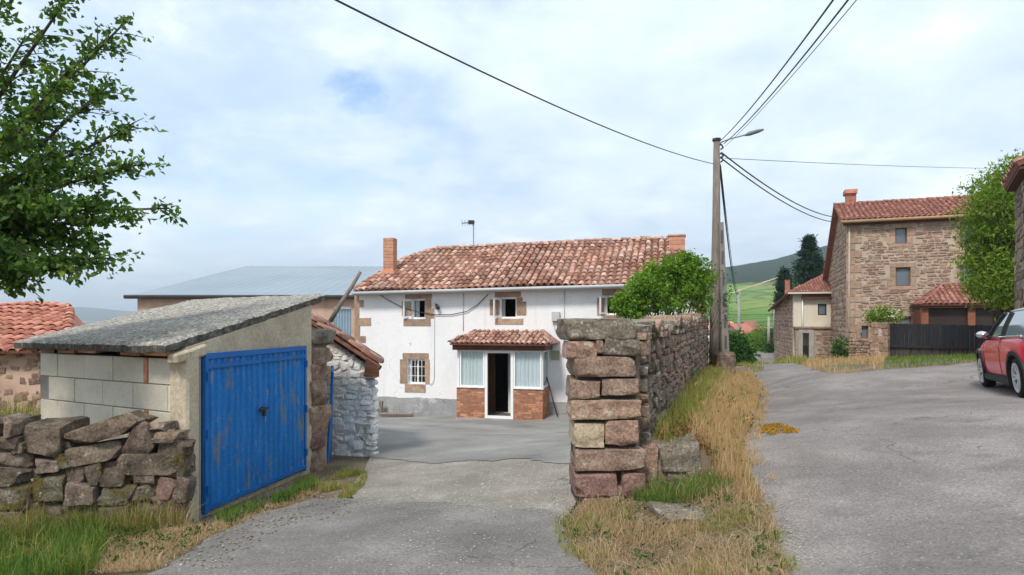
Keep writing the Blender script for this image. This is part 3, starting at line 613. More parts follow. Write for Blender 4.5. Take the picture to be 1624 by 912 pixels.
def slab_z(p):          # underside of the cement roof, a plane through its three corners
    dx, dy = p.x-A0.x, p.y-A0.y; det = ex.x*ey.y-ex.y*ey.x; s = (dx*ey.y-dy*ey.x)/det; t_ = (ex.x*dy-ex.y*dx)/det
    return A0.z-.105+s*(D0.z-A0.z)+t_*(B0.z-A0.z)
def gz(u): return slab_z(GF.at(u, 0))
mb = MB()
for (a, b2, zb, zt0, zt1) in ((uc, du0, -.9, gz(uc), gz(du0)), (du0, du1, dzt, gz(du0), gz(du1)), (du1, ue, -.9, gz(du1), gz(ue))):
    A = GF.at; mb.hexa([A(a, zb), A(b2, zb), A(b2, zb, -.2), A(a, zb, -.2), A(a, zt0), A(b2, zt1), A(b2, zt1, -.2), A(a, zt0, -.2)])
A = GF.at; mb.hexa([A(du0, -.9), A(du1, -.9), A(du1, -.9, -.2), A(du0, -.9, -.2), A(du0, gd0.z+.03), A(du1, gd1.z+.05), A(du1, gd1.z+.05, -.2), A(du0, gd0.z+.03, -.2)])
mb.build('front_wall', MT['plaster'], gar)
mb = MB(); GF.box(mb, uc-.05, uc+.16, -.9, gz(uc)-.02, -.12, .05); mb.build('corner_pilaster', MT['plaster'], gar, bevel=.025)
# block wall facing the lane
bw = (Vector((blk_end.x, blk_end.y, 0))-Vector((corner.x, corner.y, 0))).length
mb = MB(); BF.box(mb, -bw, -.03, -.9, 1.24, -.19, -.012); blkwall = mb.build('block_wall', MT['block_mortar'], gar)
ch = .300; z = 1.245; rowi = 0
offs = [(-.06, [.62, .08, .60, .60, .60, .60]), (0, [.27, .64, .60, .60, .60]), (0, [.62, .08, .60, .60, .60, .6]), (0, [.3, .6, .6, .6, .6]), (0, [.6, .6, .6, .6, .6]), (0, [.3, .6, .6, .6, .6]), (0, [.6, .6, .6, .6, .6])]
for o0, ws in offs:
    u = -.06; z1 = z; z0 = z-ch
    for w in ws:
        a = max(u-w, -bw)
        if u-a > .03:
            thinb = w < .1; mb = MB(); BF.box(mb, a+.006, u-.006, z0+.006, z1-.006, -.15, (rng.uniform(0, .006) if not thinb else .012))
            mb.build('brick' if thinb else 'block', MT['brick'] if thinb else MT['block'], blkwall, bevel=.006)
        u -= w
    z -= ch
# cement roof
mb = MB(); nu, nv = 60, 70; zt = lambda s, t: slab_z(Vector((A0.x, A0.y, 0))+ex*s+ey*t)+.115+.014*mnoise.noise(Vector((s*9, t*13, 0)))+.012*mnoise.noise(Vector((s*28, t*38, 5)))
for i in range(nv+1):
    for j in range(nu+1):
        s, t_ = j/nu, i/nv; e = 0
        p = Vector((A0.x, A0.y, 0))+ex*s+ey*t_; ed = min(s, 1-s)*ex.length; ed2 = min(t_, 1-t_)*ey.length
        rr = -.03*max(0, 1-min(ed, ed2)/.06)**2+.012*mnoise.noise(Vector((s*60, t_*60, 9)))
        mb.v.append((p.x+.012*mnoise.noise(Vector((i*.9, j, 1))), p.y+.012*mnoise.noise(Vector((i, j*.9, 4))), zt(s, t_)+rr))
for i in range(nv):
    for j in range(nu): a = i*(nu+1)+j; mb.f.append((a+1, a, a+nu+1, a+nu+2))
roof = mb.build('cement_roof', MT['slab'], gar, smooth=True)
mb = MB(); ring = [(j, 0) for j in range(nu)]+[(nu, i) for i in range(nv)]+[(nu-j, nv) for j in range(nu)]+[(0, nv-i) for i in range(nv)]
top = [Vector(roof.data.vertices[i*(nu+1)+j].co) for j, i in ring]; n = len(top)
for p in top: mb.v.append(tuple(p))
for k, p in enumerate(top):
    c = (Vector((A0.x, A0.y, 0))+ex*.5+ey*.5-p); c.z = 0; mb.v.append(tuple(p+c.normalized()*.012*mnoise.noise(Vector((k*.4, 0, 0)))+Vector((0, 0, -.072+.02*mnoise.noise(Vector((k*.35, 2, 0)))))))
for k in range(n): k2 = (k+1) % n; mb.f.append((k, k2, n+k2, n+k))
mb.f.append(tuple(range(n, 2*n)))
mb.build('roof_edge', MT['slab_edge'], roof)
# clay boards peeping out under the roof edge
for i in range(7):
    s = .02+i*.136+rng.uniform(0, .02); w = .115
    p = Vector((A0.x, A0.y, 0))+ex*s+ey*.02; q2 = p+ex*w; mb = MB(); zz = slab_z(p)-.04+rng.uniform(-.012, .008)
    mb.hexa([(p.x, p.y, zz), (q2.x, q2.y, zz), (q2.x+ey.x*.08, q2.y+ey.y*.08, zz+.02), (p.x+ey.x*.08, p.y+ey.y*.08, zz+.02)]+[(p.x, p.y, zz+.04), (q2.x, q2.y, zz+.04), (q2.x+ey.x*.08, q2.y+ey.y*.08, zz+.06), (p.x+ey.x*.08, p.y+ey.y*.08, zz+.06)])
    if i not in (2, 5): mb.build('clay_board', MT['brick'], roof)
for a, b2 in ((.10, .45), (.46, .80), (.81, .97)):
    mb = MB(); pa, pb = Vector((A0.x, A0.y, 0))+ey*a-GF.N*.03, Vector((A0.x, A0.y, 0))+ey*b2-GF.N*.03; za, zb = slab_z(pa)+.0, slab_z(pb)+.0; w = -GF.N*.3
    mb.hexa([(pa.x, pa.y, za-.02), (pb.x, pb.y, zb-.02), (pb.x+w.x, pb.y+w.y, zb-.02), (pa.x+w.x, pa.y+w.y, za-.02), (pa.x, pa.y, za+.022), (pb.x, pb.y, zb+.022), (pb.x+w.x, pb.y+w.y, zb+.022), (pa.x+w.x, pa.y+w.y, za+.022)])
    mb.build('clay_board', MT['brick'], roof)
# lintel stub at the corner, other garage walls
mb = MB(); A = GF.at; mb.hexa([A(uc-.2, gz(uc-.2)-.13, .03), A(uc+.28, gz(uc+.28)-.15, .06), A(uc+.28, gz(uc+.28)-.15, -.09), A(uc-.2, gz(uc-.2)-.13, -.09), A(uc-.2, gz(uc-.2)-.025, .03), A(uc+.28, gz(uc+.28)-.02, .06), A(uc+.28, gz(uc+.28)-.02, -.09), A(uc-.2, gz(uc-.2)-.025, -.09)]); mb.build('lintel_beam', MT['plaster'], gar, bevel=.02)
back = -.95*ex.length
mb = MB(); mb.hexa([(*Vector((blk_end.x, blk_end.y, -.9)),)]*0 or [Vector((blk_end.x, blk_end.y, -.9)), Vector((blk_end.x, blk_end.y, -.9))+DEP*3.1, Vector((blk_end.x+.18, blk_end.y, -.9))+DEP*3.1, Vector((blk_end.x+.18, blk_end.y, -.9)),
      Vector((blk_end.x, blk_end.y, slab_z(blk_end))), Vector((blk_end.x, blk_end.y, slab_z(blk_end+DEP*3.1)))+DEP*3.1, Vector((blk_end.x+.18, blk_end.y, slab_z(blk_end+DEP*3.1)))+DEP*3.1, Vector((blk_end.x+.18, blk_end.y, slab_z(blk_end)))])
pb0 = Vector((blk_end.x, blk_end.y, 0))+DEP*3.1; pb1 = GF.at(ue, 0, -.2)
mb.hexa([(pb0.x, pb0.y, -.9), (pb1.x, pb1.y, -.9), (pb1.x, pb1.y+.15, -.9), (pb0.x, pb0.y+.15, -.9), (pb0.x, pb0.y, slab_z(pb0)), (pb1.x, pb1.y, slab_z(pb1)), (pb1.x, pb1.y+.15, slab_z(pb1)), (pb0.x, pb0.y+.15, slab_z(pb0))])
mb.build('rear_wall', MT['hollow_block'], gar)
# blue corrugated doors
def zlow(u): f = (u-du0)/(du1-du0); return gd0.z+.02+(gd1.z+.035-gd0.z)*f
fmb = MB(); th = .05
dztr = dzt+.0
for (a, b2, z0, z1) in ((du0-.0, du1+.0, dztr-.055, dztr+.01), (du0, du0+.05, -.9, dztr-.055), (du1-.05, du1, -.9, dztr-.055)):
    GF.box(fmb, a, b2, max(z0, min(zlow(a), zlow(b2))), z1, .012, .055)
fmb.build('door_frame', MT['blue_plain'], gar)
um = GF.px(410, 650)[0]
for (a, b2) in ((du0+.045, um-.008), (um+.008, du1-.045)):
    mb = MB(); nr_ = 9; per = (b2-a)/nr_; prof = []
    for i in range(nr_):
        u0_ = a+i*per; prof += [(u0_, .02), (u0_+per*.50, .02), (u0_+per*.64, .042), (u0_+per*.88, .042)]
    prof.append((b2, .02))
    for (p, q2) in zip(prof, prof[1:]):
        mb.quad(GF.at(p[0], zlow(p[0])+.02, p[1]), GF.at(q2[0], zlow(q2[0])+.02, q2[1]), GF.at(q2[0], dztr-.06, q2[1]), GF.at(p[0], dztr-.06, p[1]))
    leaf = mb.build('door_leaf', MT['blue'], gar)
    for zf in (.985, .02):
        m2 = MB(); z0a = zlow(a)+.02+(dztr-.06-zlow(a)-.02)*zf-(.06 if zf > .5 else 0); z0b = zlow(b2)+.02+(dztr-.06-zlow(b2)-.02)*zf-(.06 if zf > .5 else 0)
        A = GF.at; m2.hexa([A(a, z0a-.02, .056), A(b2, z0b-.02, .056), A(b2, z0b-.02, .03), A(a, z0a-.02, .03), A(a, z0a+.03, .056), A(b2, z0b+.03, .056), A(b2, z0b+.03, .03), A(a, z0a+.03, .03)]); m2.build('door_rail', MT['blue_plain'], leaf)
for u_ in (du0+.03, du1-.03):
    for f_ in (.15, .5, .86):
        z_ = zlow(u_)+(dztr-zlow(u_))*f_; mb = MB(); mb.tube([GF.at(u_, z_-.05, .07), GF.at(u_, z_+.05, .07)], .016, 8); mb.build('hinge', MT['blue_plain'], gar)
uh = um; zh = GF.px(412, 648)[1]
mb = MB(); GF.box(mb, uh-.09, uh+.11, zh-.012, zh+.012, .055, .085); GF.box(mb, uh-.02, uh+.02, zh-.09, zh-.01, .06, .10); GF.box(mb, uh-.035, uh+.035, zh-.03, zh+.03, .05, .065)
mb.build('bolt_latch', MT['dark_metal'], gar)

# ------------------------------------------------------------------ stone gatepost between garage and shed
gp = empty('stone_gatepost', GF.at(ue+.3, -.7)); tag(gp, 'rough brown stone gatepost between the blue garage and the whitewashed shed', 'gatepost')
axg = wall_axes(GF)
for (x0, y0, x1, y1, mt) in ((495, 523, 532, 550, 'stone_grey'), (494, 548, 522, 578, 'stone'), (493, 577, 523, 604, 'stone'), (492, 602, 521, 642, 'stone'), (490, 640, 520, 688, 'stone'), (491, 686, 516, 716, 'stone_red'), (491, 712, 516, 752, 'stone')):
    a, b2, z0, z1 = GF.rect(x0, y0, x1, y1)
    put_stone('stone', gp, 'rough', MT[mt], GF.at((a+b2)/2, (z0+z1)/2, -.20), axg, ((b2-a)/2*1.02, .27, (z1-z0)/2*1.05), rng.uniform(-.05, .05))
mb = MB(); GF.box(mb, ue+.08, ue+.62, -.95, GF.px(508, 545)[1], -.42, -.05); mb.build('wall_core', MT['mortar'], gp)
# narrow blue gate panel standing ajar behind the gatepost
bgp = [P(516, 742, 10.35), P(524, 724, 11.25), P(527, 580, 11.25), P(526, 590, 10.35)]
bga = tag(empty('blue_gate', bgp[0]), 'narrow blue sheet metal gate standing edge-on beside the whitewashed shed', 'gate')
mb = MB(); mb.prism(bgp, (.025, .004, 0)); mb.build('gate_sheet', MT['blue'], bga)
mb = MB(); mb.tube([bgp[1], bgp[2]], .025, 8); mb.build('gate_post', MT['blue_plain'], bga)
mb = MB(); mb.tube([bgp[0]+Vector((.02, 0, .01)), bgp[3]+Vector((.02, 0, -.01))], .018, 6); mb.build('gate_rail', MT['blue_plain'], bga)

# ------------------------------------------------------------------ whitewashed shed
sr, sl = P(596, 700, 11.2), P(516, 700, 11.5)
SF = Frame(sl, (sr.x-sl.x, sr.y-sl.y)); sw = (Vector((sr.x, sr.y))-Vector((sl.x, sl.y))).length
shed = tag(empty('stone_shed', (sr.x, sr.y, -.75)), 'small stone shed with flaking whitewash and a steep clay tile roof', 'shed')
zr = SF.px(596, 588)[1]; zl = SF.px(516, 532)[1]; sd = Vector((-.25, 1, 0)).normalized()*2.6
def stop(u): return zl+(zr-zl)*u/sw
mb = MB(); A = SF.at
mb.prism([A(-.5, -1.0, -.004), A(sw-.02, -1.0, -.004), A(sw-.02, zr, -.004), A(-.5, stop(-.5), -.004)], sd); mb.build('wall', MT['white_mortar'], shed)
rects = [r for r in courses(sw+.45, 2.6, (.07, .19), (.08, .27), .004, 2.5) if r[1]-1.0+r[3] < stop(r[0]-.45)+.03]
stone_face(shed, SF, -.45, -1.0, rects, .07, [(MT['whitewash_stone'], 1)], 'rough', 300, .022, .3)
# roof: slopes down to the right
v0 = SF.px(613, 580)[0]; e0 = A(v0, SF.px(613, 580, .25)[1], .22); r0 = A(SF.px(499, 503)[0], SF.px(499, 503, .25)[1], .22)
up = (r0-e0); tile_roof(shed, e0, sd.normalized(), up.normalized(), [(0, 0), (2.7, 0), (2.7, up.length), (0, up.length)], .21, .34, MT['tile'], 200)
mb = MB(); off = Vector((0, 0, -.05)); mb.tube([e0+off+sd.normalized()*.08, r0+off+sd.normalized()*.08], .05, 6); mb.build('verge_rafter', MT['wood_dark'], shed)
mb = MB(); mb.prism([e0+Vector((-.02, 0, -.02)), e0+Vector((-.02, 0, -.2)), e0+Vector((-.28, 0, -.2)), e0+Vector((-.25, 0, .12))], sd.normalized()*2.7); mb.build('eave_beam', MT['wood_dark'], shed)
mb = MB(); mb.tube([P(524, 510, 10.9), P(540, 482, 10.9), P(556, 458, 10.95), P(572, 431, 11)], [.042, .04, .034, .028], 7)
tag(mb.build('wooden_stick', MT['wood_grey'], None, True), 'weathered stick leaning up from the shed roof', 'stick')

# ------------------------------------------------------------------ dry-stone wall by the garage
rw = tag(empty('rubble_wall', (-5, 6.5, -.45)), 'tumbledown mossy rubble wall in front of the pale block garage', 'wall')
RF = Frame((-3.42, 6.52), (1.0, .10)); axr = wall_axes(RF)
zs_ = 1.933
RS = [(0, 428, 55, 490, 's', 0), (-60, 490, 60, 527, 'g', 0), (60, 448, 200, 556, 'g', -3), (188, 440, 420, 500, 'g', -15), (205, 515, 370, 568, 'g', -9), (372, 450, 467, 556, 's', 6), (465, 500, 577, 556, 'g', 3), (440, 452, 510, 473, 's', 0), (463, 476, 552, 506, 'g', 3),
      (380, 545, 572, 606, 'g', 2), (-40, 538, 82, 588, 's', 0), (-50, 582, 85, 638, 'g', 0), (80, 556, 182, 605, 's', 0), (185, 572, 262, 640, 's', 4), (255, 566, 310, 640, 'm', 0), (300, 570, 395, 642, 'g', 0), (466, 616, 541, 682, 'r', 8), (468, 664, 552, 750, 'g', -8),
      (82, 600, 190, 700, 'm', -5), (-30, 636, 92, 735, 'm', 0), (205, 630, 302, 695, 's', 5), (300, 640, 420, 695, 'm', 0), (396, 556, 470, 640, 's', 0), (185, 690, 302, 745, 'm', 0), (298, 692, 402, 752, 's', 0), (395, 640, 472, 700, 'm', 0), (395, 695, 474, 755, 's', 0),
      (70, 695, 192, 750, 'm', 0), (-60, 720, 80, 770, 's', 0), (500, 540, 570, 620, 'm', 0), (530, 612, 575, 700, 's', 0), (-120, 430, -5, 495, 'g', 0), (-140, 495, -55, 560, 's', 0), (-150, 560, -45, 640, 'g', 0), (-150, 640, -28, 760, 's', 0), (150, 540, 215, 590, 'm', 0), (20, 500, 70, 545, 'm', 0)]
for (x0, y0, x1, y1, c, tilt) in RS:
    a, b2, z0, z1 = RF.rect(x0/zs_, 440+y0/zs_, x1/zs_, 440+y1/zs_)
    put_stone('stone', rw, 'rough', MT[{'s': 'rubble_brown', 'g': 'rubble', 'm': 'stone_moss', 'r': 'stone_red'}[c]], RF.at((a+b2)/2, (z0+z1)/2, -(.13 if x0 > 360 else .2)+rng.uniform(-.03, .02)), axr, ((b2-a)/2*1.03, (.13 if x0 > 360 else rng.uniform(.19, .24)), (z1-z0)/2*1.03), R(tilt)+rng.uniform(-.04, .04))
for i in range(70):     # small packing stones deeper in the wall
    u = rng.uniform(-3.1, -.22); zz = rng.uniform(-.55, .36); put_stone('stone', rw, 'rough', MT[rng.choice(('rubble', 'rubble_brown', 'stone_moss'))], RF.at(u, zz, -.2), axr, (rng.uniform(.08, .16), .13, rng.uniform(.06, .11)), rng.uniform(-.3, .3))
mb = MB(); RF.box(mb, -4.2, -.15, -.8, .30, -.42, -.24); mb.build('wall_core', MT['core'], rw)
rw2 = RF

# ------------------------------------------------------------------ gate pier and roadside wall
pier = tag(empty('gate_pier', (.95, 6.4, -.2)), 'square pier of big squared brown stones with an overhanging capstone', 'pier')
PF = Frame((.6, 6.2), (1, .02)); axp = wall_axes(PF); zp = 2.11
PS = [(66, 52, 328, 130, 'stone_grey', .36), (82, 128, 183, 192, 'stone', .28), (178, 126, 206, 172, 'stone', .25), (204, 116, 330, 182, 'stone_grey', .30), (102, 180, 322, 254, 'stone', .30), (96, 256, 193, 330, 'stone', .28), (199, 250, 322, 316, 'stone', .28), (96, 320, 328, 398, 'stone', .30),
      (106, 399, 209, 486, 'stone_tan', .28), (209, 391, 322, 481, 'stone', .30), (109, 484, 343, 571, 'stone', .31), (110, 571, 258, 657, 'stone_red', .30), (267, 568, 347, 654, 'stone_red', .28), (224, 618, 280, 660, 'stone', .24), (134, 654, 252, 704, 'stone', .26), (250, 648, 345, 690, 'stone', .26)]
for i, (x0, y0, x1, y1, mt, dp) in enumerate(PS):
    a, b2, z0, z1 = PF.rect(860+x0/zp, 480+y0/zp, 860+x1/zp, 480+y1/zp)
    put_stone('capstone' if i == 0 else 'stone', pier, 'fine', MT[mt], PF.at((a+b2)/2, (z0+z1)/2, -dp+.02+rng.uniform(-.025, .02)), axp, ((b2-a)/2*rng.uniform(.965, .995), dp, (z1-z0)/2*rng.uniform(.94, .985)), rng.uniform(-.022, .022))
mb = MB(); PF.box(mb, .04, .64, -.5, 1.42, -.55, -.09); mb.build('mortar_core', MT['core'], pier)
rwl = tag(empty('roadside_wall', (3, 12, .2)), 'long rubble stone wall along the grassy road bank, ending at the white house', 'wall')
w0, w1 = Vector((1.33, 6.45)), Vector((Xw(19.7), 19.7)); WF = Frame((w0.x, w0.y), (w1.x-w0.x, w1.y-w0.y)); WL = (w1-w0).length
def wtop(u): return 1.54+.22*u/WL+.05*math.sin(u*2.1)+.03*math.sin(u*5.3)
rects = [r for r in courses(WL, 2.35, (.075, .16), (.10, .27), .004) if r[1]-.35+r[3] < wtop(r[0])+.04]
stone_face(rwl, WF, 0, -.35, rects, .13, [(MT['stone_grey'], 2.4), (MT['stone'], 2.6), (MT['stone_moss'], .4)], 'rough', 300, .05, .16, key=lambda r: (r[0]+6)**2/(r[2]*r[3])**.5 if r[1] > .55 else 1e6+r[0])
mb = MB(); pts = [(0, -.9)]+[(u, -.9) for u in (WL,)]+[(u, wtop(u)-.08) for u in np.linspace(WL, 0, 20)]
mb.prism([WF.at(u, z, -.03) for u, z in pts], WF.N*-.42); mb.build('mortar_core', MT['mortar'], rwl)
u = .05
while u < WL:
    w = rng.uniform(.25, .5); put_stone('coping_stone', rwl, 'rough', rng.choice((MT['stone_grey'], MT['stone'])), WF.at(u+w/2, wtop(u)+.0, -.22), wall_axes(WF), (w*.52, .27, rng.uniform(.06, .10)), rng.uniform(-.1, .1)); u += w
# retaining stones beside the pier
led = tag(empty('retaining_stones', (1.65, 6.35, 0)), 'low stone and mortar ledge holding the bank beside the gate pier', 'ledge')
LF = Frame((1.36, 6.38), (1, .02))
for (x0, y0, x1, y1, mt, dp) in ((1042, 698, 1107, 754, 'stone_grey', .22), (1018, 704, 1046, 770, 'stone', .2), (1058, 748, 1090, 768, 'stone_grey', .18), (1020, 764, 1060, 790, 'stone', .2), (1088, 742, 1112, 775, 'stone', .18)):
    a, b2, z0, z1 = LF.rect(x0, y0, x1, y1); put_stone('stone', led, 'rough', MT[mt], LF.at((a+b2)/2, (z0+z1)/2, -dp), wall_axes(LF), ((b2-a)/2*1.1, dp, (z1-z0)/2*1.1), rng.uniform(-.08, .08))
mb = MB(); LF.box(mb, -.05, .5, -.4, .36, -.3, -.06); mb.build('mortar', MT['mortar'], led)
fs = G(1080, 822); put_stone('flat_stone', None, 'rough', MT['stone_grey'], fs+Vector((0, 0, .0)), Matrix.Identity(3), (.25, .32, .085), .03)
tag(bpy.data.objects['flat_stone'], 'flat grey stone half sunk in the grass before the pier', 'stone')
# ------------------------------------------------------------------ white farmhouse
HF = Frame(((790-CX)/FOC*21.3, 21.3), (math.cos(R(14)), -math.sin(R(14))))
house = tag(empty('white_house', HF.at(0, -1.5)), 'white rendered two storey farmhouse with weathered clay tile roof and brown stone trim', 'house')
hl, hr = HF.px(563, 550)[0], HF.px(1119, 550)[0]; IN = -HF.N
w_ul = HF.rect(652.5, 474, 674, 505.5); w_ur = HF.rect(792, 471.5, 819, 505); w_u3 = HF.rect(960, 468.5, 986, 499.5); w_ll = HF.rect(647, 570, 674, 609)
p_door = HF.rect(768, 556, 806, 656)
wall(HF, hl, hr, -2.6, 2.74, .45, [w_ul, w_ur, w_u3, w_ll, p_door], MT['whitewash'], house, 'front_wall')
DEPH = 8.2
mb = MB()
A = HF.at
for (ua, ub) in ((hl, hl+.45), (hr-.45, hr)):
    mb.hexa([A(ua, -2.6, -.451), A(ub, -2.6, -.451), A(ub, -2.6, -DEPH), A(ua, -2.6, -DEPH), A(ua, 2.74, -.451), A(ub, 2.74, -.451), A(ub, 2.74, -DEPH), A(ua, 2.74, -DEPH)])
mb.build('side_wall', MT['whitewash'], house)
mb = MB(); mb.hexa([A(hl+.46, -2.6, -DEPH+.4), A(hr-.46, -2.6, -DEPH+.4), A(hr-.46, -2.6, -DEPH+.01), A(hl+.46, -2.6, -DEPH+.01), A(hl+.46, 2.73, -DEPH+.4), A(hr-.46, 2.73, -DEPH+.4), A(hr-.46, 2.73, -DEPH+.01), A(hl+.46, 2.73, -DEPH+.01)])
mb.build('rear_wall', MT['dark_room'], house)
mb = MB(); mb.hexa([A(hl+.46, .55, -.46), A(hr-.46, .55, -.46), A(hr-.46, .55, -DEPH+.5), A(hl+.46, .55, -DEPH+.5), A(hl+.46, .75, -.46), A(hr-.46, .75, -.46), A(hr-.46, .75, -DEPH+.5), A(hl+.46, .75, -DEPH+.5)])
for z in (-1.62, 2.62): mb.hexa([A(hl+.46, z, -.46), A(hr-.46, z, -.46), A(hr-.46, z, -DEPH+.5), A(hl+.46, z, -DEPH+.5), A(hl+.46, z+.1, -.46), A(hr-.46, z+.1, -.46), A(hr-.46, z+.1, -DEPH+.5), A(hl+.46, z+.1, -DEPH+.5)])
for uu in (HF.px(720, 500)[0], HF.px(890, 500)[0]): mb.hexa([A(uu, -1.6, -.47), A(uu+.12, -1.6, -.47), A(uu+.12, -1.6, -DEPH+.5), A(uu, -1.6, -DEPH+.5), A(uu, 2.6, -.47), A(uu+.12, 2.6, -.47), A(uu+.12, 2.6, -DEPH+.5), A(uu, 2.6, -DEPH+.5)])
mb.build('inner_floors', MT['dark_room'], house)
plz = HF.px(700, 632)[1]
mb = MB(); pu0, pu1 = HF.px(736, 640)[0], HF.px(872, 640)[0]; 
for ua, ub in ((hl-.01, pu0), (pu1, hr+.01)):
    n_ = int((ub-ua)/.12); mb.prism([HF.at(ua, -2.6, .001), HF.at(ub, -2.6, .001)]+[HF.at(ub+(ua-ub)*i/n_, plz+.035*mnoise.noise(Vector((i*.21, ua, 0)))+.02*mnoise.noise(Vector((i*.8, ua, 3))), .001) for i in range(n_+1)], HF.N*.022)
mb.build('plinth', MT['plinth'], house)
def dress(x0, y0, x1, y1, parent=house, fr=HF, name='dressed_stone', proud=.012):
    a, b2, z0, z1 = fr.rect(x0, y0, x1, y1); j = lambda: rng.uniform(-.006, .010); mb = MB()
    ring = [(a, z0), ((a*2+b2)/3, z0-j()), ((a+b2*2)/3, z0-j()), (b2, z0), (b2+j(), (z0*2+z1)/3), (b2+j(), (z0+z1*2)/3), (b2, z1), ((a+b2*2)/3, z1+j()), ((a*2+b2)/3, z1+j()), (a, z1), (a-j(), (z0+z1*2)/3), (a-j(), (z0*2+z1)/3)]
    mb.prism([fr.at(u_, z_, .0015) for u_, z_ in ring], fr.N*(proud+rng.uniform(-.003, .008))); return mb.build(name, MT['quoin'], parent)
# stone surrounds of the windows, then the quoins
for r in ((643, 465.5, 685, 473.8), (674.3, 474, 684, 489), (674.3, 489.4, 688, 505), (637.5, 478, 652.2, 501), (640, 505.8, 683, 517),
          (785, 463, 826, 471.2), (819.2, 471.5, 829, 478), (819.2, 478.3, 834.5, 500), (777, 475, 791.7, 500), (785, 505.3, 830, 514.5),
          (947, 472, 959.6, 500), (955, 457, 990, 468.2), (958, 500, 992, 509), (986.4, 470, 998, 498),
          (639, 560, 680, 569.6), (674.4, 570, 681.5, 609), (634.5, 570, 646.6, 608), (642, 609.4, 675, 622.5)):
    dress(*r)
dress(562.2, 466, 566, 660); 
for i, (y0, y1, w) in enumerate(((464, 476, 569), (476.3, 487, 577), (487.3, 504, 570), (504.3, 516.5, 588.5), (516.8, 533, 571), (533.3, 543, 580), (543.3, 562, 571), (562.3, 574, 584), (574.3, 600, 571), (600.3, 612, 582), (612.3, 630, 572))):
    dress(566.4, y0, w, y1, name='quoin')
for i, y in enumerate(range(458, 640, 16)): dress(1104-(9 if i % 2 else 0), y, 1119, y+15.6, name='quoin')
def window(fr, r, parent, leaf_open=None, grille=False, curtain=False, depth=.12, mat=None, glass=None, fw=.055, nleaf=2):
    u0, u1, z0, z1 = r; mat = mat or MT['white']; mb = MB()
    for a, b2, c, d in ((u0, u1, z0, z0+fw), (u0, u1, z1-fw, z1), (u0, u0+fw, z0+fw, z1-fw), (u1-fw, u1, z0+fw, z1-fw)): fr.box(mb, a, b2, c, d, -depth-.05, -depth)
    w = mb.build('window', mat, parent)
    if not leaf_open:
        mb = MB(); fr.box(mb, u0+fw, u1-fw, z0+fw, z1-fw, -depth-.03, -depth-.02); mb.build('pane', glass or MT['glass'], w)
        if nleaf == 2: mb = MB(); fr.box(mb, (u0+u1)/2-.03, (u0+u1)/2+.03, z0+fw, z1-fw, -depth-.045, -depth+.004); mb.build('mullion', mat, w)
    if grille:
        for i in range(1, 5): mb = MB(); uu = u0+(u1-u0)*i/5; mb.tube([fr.at(uu, z0, -.03), fr.at(uu, z1, -.03)], .011, 5); mb.build('bar', MT['white'], w)
        for f in (.33, .7): mb = MB(); zz = z0+(z1-z0)*f; mb.tube([fr.at(u0, zz, -.035), fr.at(u1, zz, -.035)], .009, 5); mb.build('bar', MT['white'], w)
    if leaf_open:
        hgx, wd, ang = leaf_open; hinge = fr.at(hgx, 0, -depth+.02); d = (-fr.U*math.cos(ang)+fr.N*math.sin(ang)); nrm = Vector((d.y, -d.x, 0)); lf = MB(); z0b, z1b = z0+.03, z1-.03
        def lb(a, b2, c, e, o0=-.018, o1=.018): lf.hexa([hinge+d*a+nrm*o0+Vector((0, 0, c)), hinge+d*b2+nrm*o0+Vector((0, 0, c)), hinge+d*b2+nrm*o1+Vector((0, 0, c)), hinge+d*a+nrm*o1+Vector((0, 0, c)), hinge+d*a+nrm*o0+Vector((0, 0, e)), hinge+d*b2+nrm*o0+Vector((0, 0, e)), hinge+d*b2+nrm*o1+Vector((0, 0, e)), hinge+d*a+nrm*o1+Vector((0, 0, e))])
        lb(0, wd, z0b, z0b+.05); lb(0, wd, z1b-.05, z1b); lb(0, .05, z0b+.05, z1b-.05); lb(wd-.05, wd, z0b+.05, z1b-.05); lf.build('casement', mat, w)
        lf = MB(); lb(.05, wd-.05, z0b+.05, z1b-.05, -.003, .003); lf.build('pane', MT['glass'], w)
    if curtain:
        mb = MB(); a, b2 = curtain; n = 16; pts = [(a+(b2-a)*i/n, -depth-.12+.025*math.sin(i*2.1)) for i in range(n+1)]
        for (p, q2) in zip(pts, pts[1:]): mb.quad(fr.at(p[0], z0+.03, p[1]), fr.at(q2[0], z0+.03, q2[1]), fr.at(q2[0], z1-.03, q2[1]), fr.at(p[0], z1-.03, p[1]))
        mb.build('curtain', MT['curtain'], w, smooth=True)
    return w
wd = w_ul[1]-w_ul[0]
window(HF, w_ul, house, (w_ul[0]+.02, .36, R(38)), curtain=(w_ul[0]+.06, w_ul[0]+.22))
window(HF, w_ur, house, (w_ur[0]+.03, .36, R(62)), curtain=(w_ur[0]+.05, w_ur[0]+.15))
window(HF, w_u3, house, (w_u3[0]+.03, .36, R(60)))
window(HF, w_ll, house, grille=True, depth=.14)
# roof
ro = .38
ea, eb = HF.px(560, 463, ro), HF.px(1124, 447, ro)
EL, ER = HF.at(ea[0], ea[1]+.0, ro), HF.at(eb[0], eb[1], ro)
RL = P(692, 395, 0); 
def ridge_pt(x, y, inward):
    u, z = HF.px(x, y, -inward); return HF.at(u, z, -inward)
RLp, RRp, MIDp = ridge_pt(692, 397, 4.0), ridge_pt(1052, 376, 4.0), ridge_pt(642, 414, 2.9)
Uv = (ER-EL).normalized(); c0 = ((RLp+RRp)/2-EL); Vv_ = (c0-Uv*c0.dot(Uv)).normalized()
def uv(p): d = p-EL; return (d.dot(Uv), d.dot(Vv_))
ul, ur, um_ = uv(RLp), uv(RRp), uv(MIDp); Lr = (ER-EL).length
vr = (ul[1]+ur[1])/2
outline = [(0, 0), (Lr, 0), (ur[0]+.55, vr*.86), (ur[0]+.12, ur[1]), (ul[0], ul[1]), (um_[0], um_[1])]
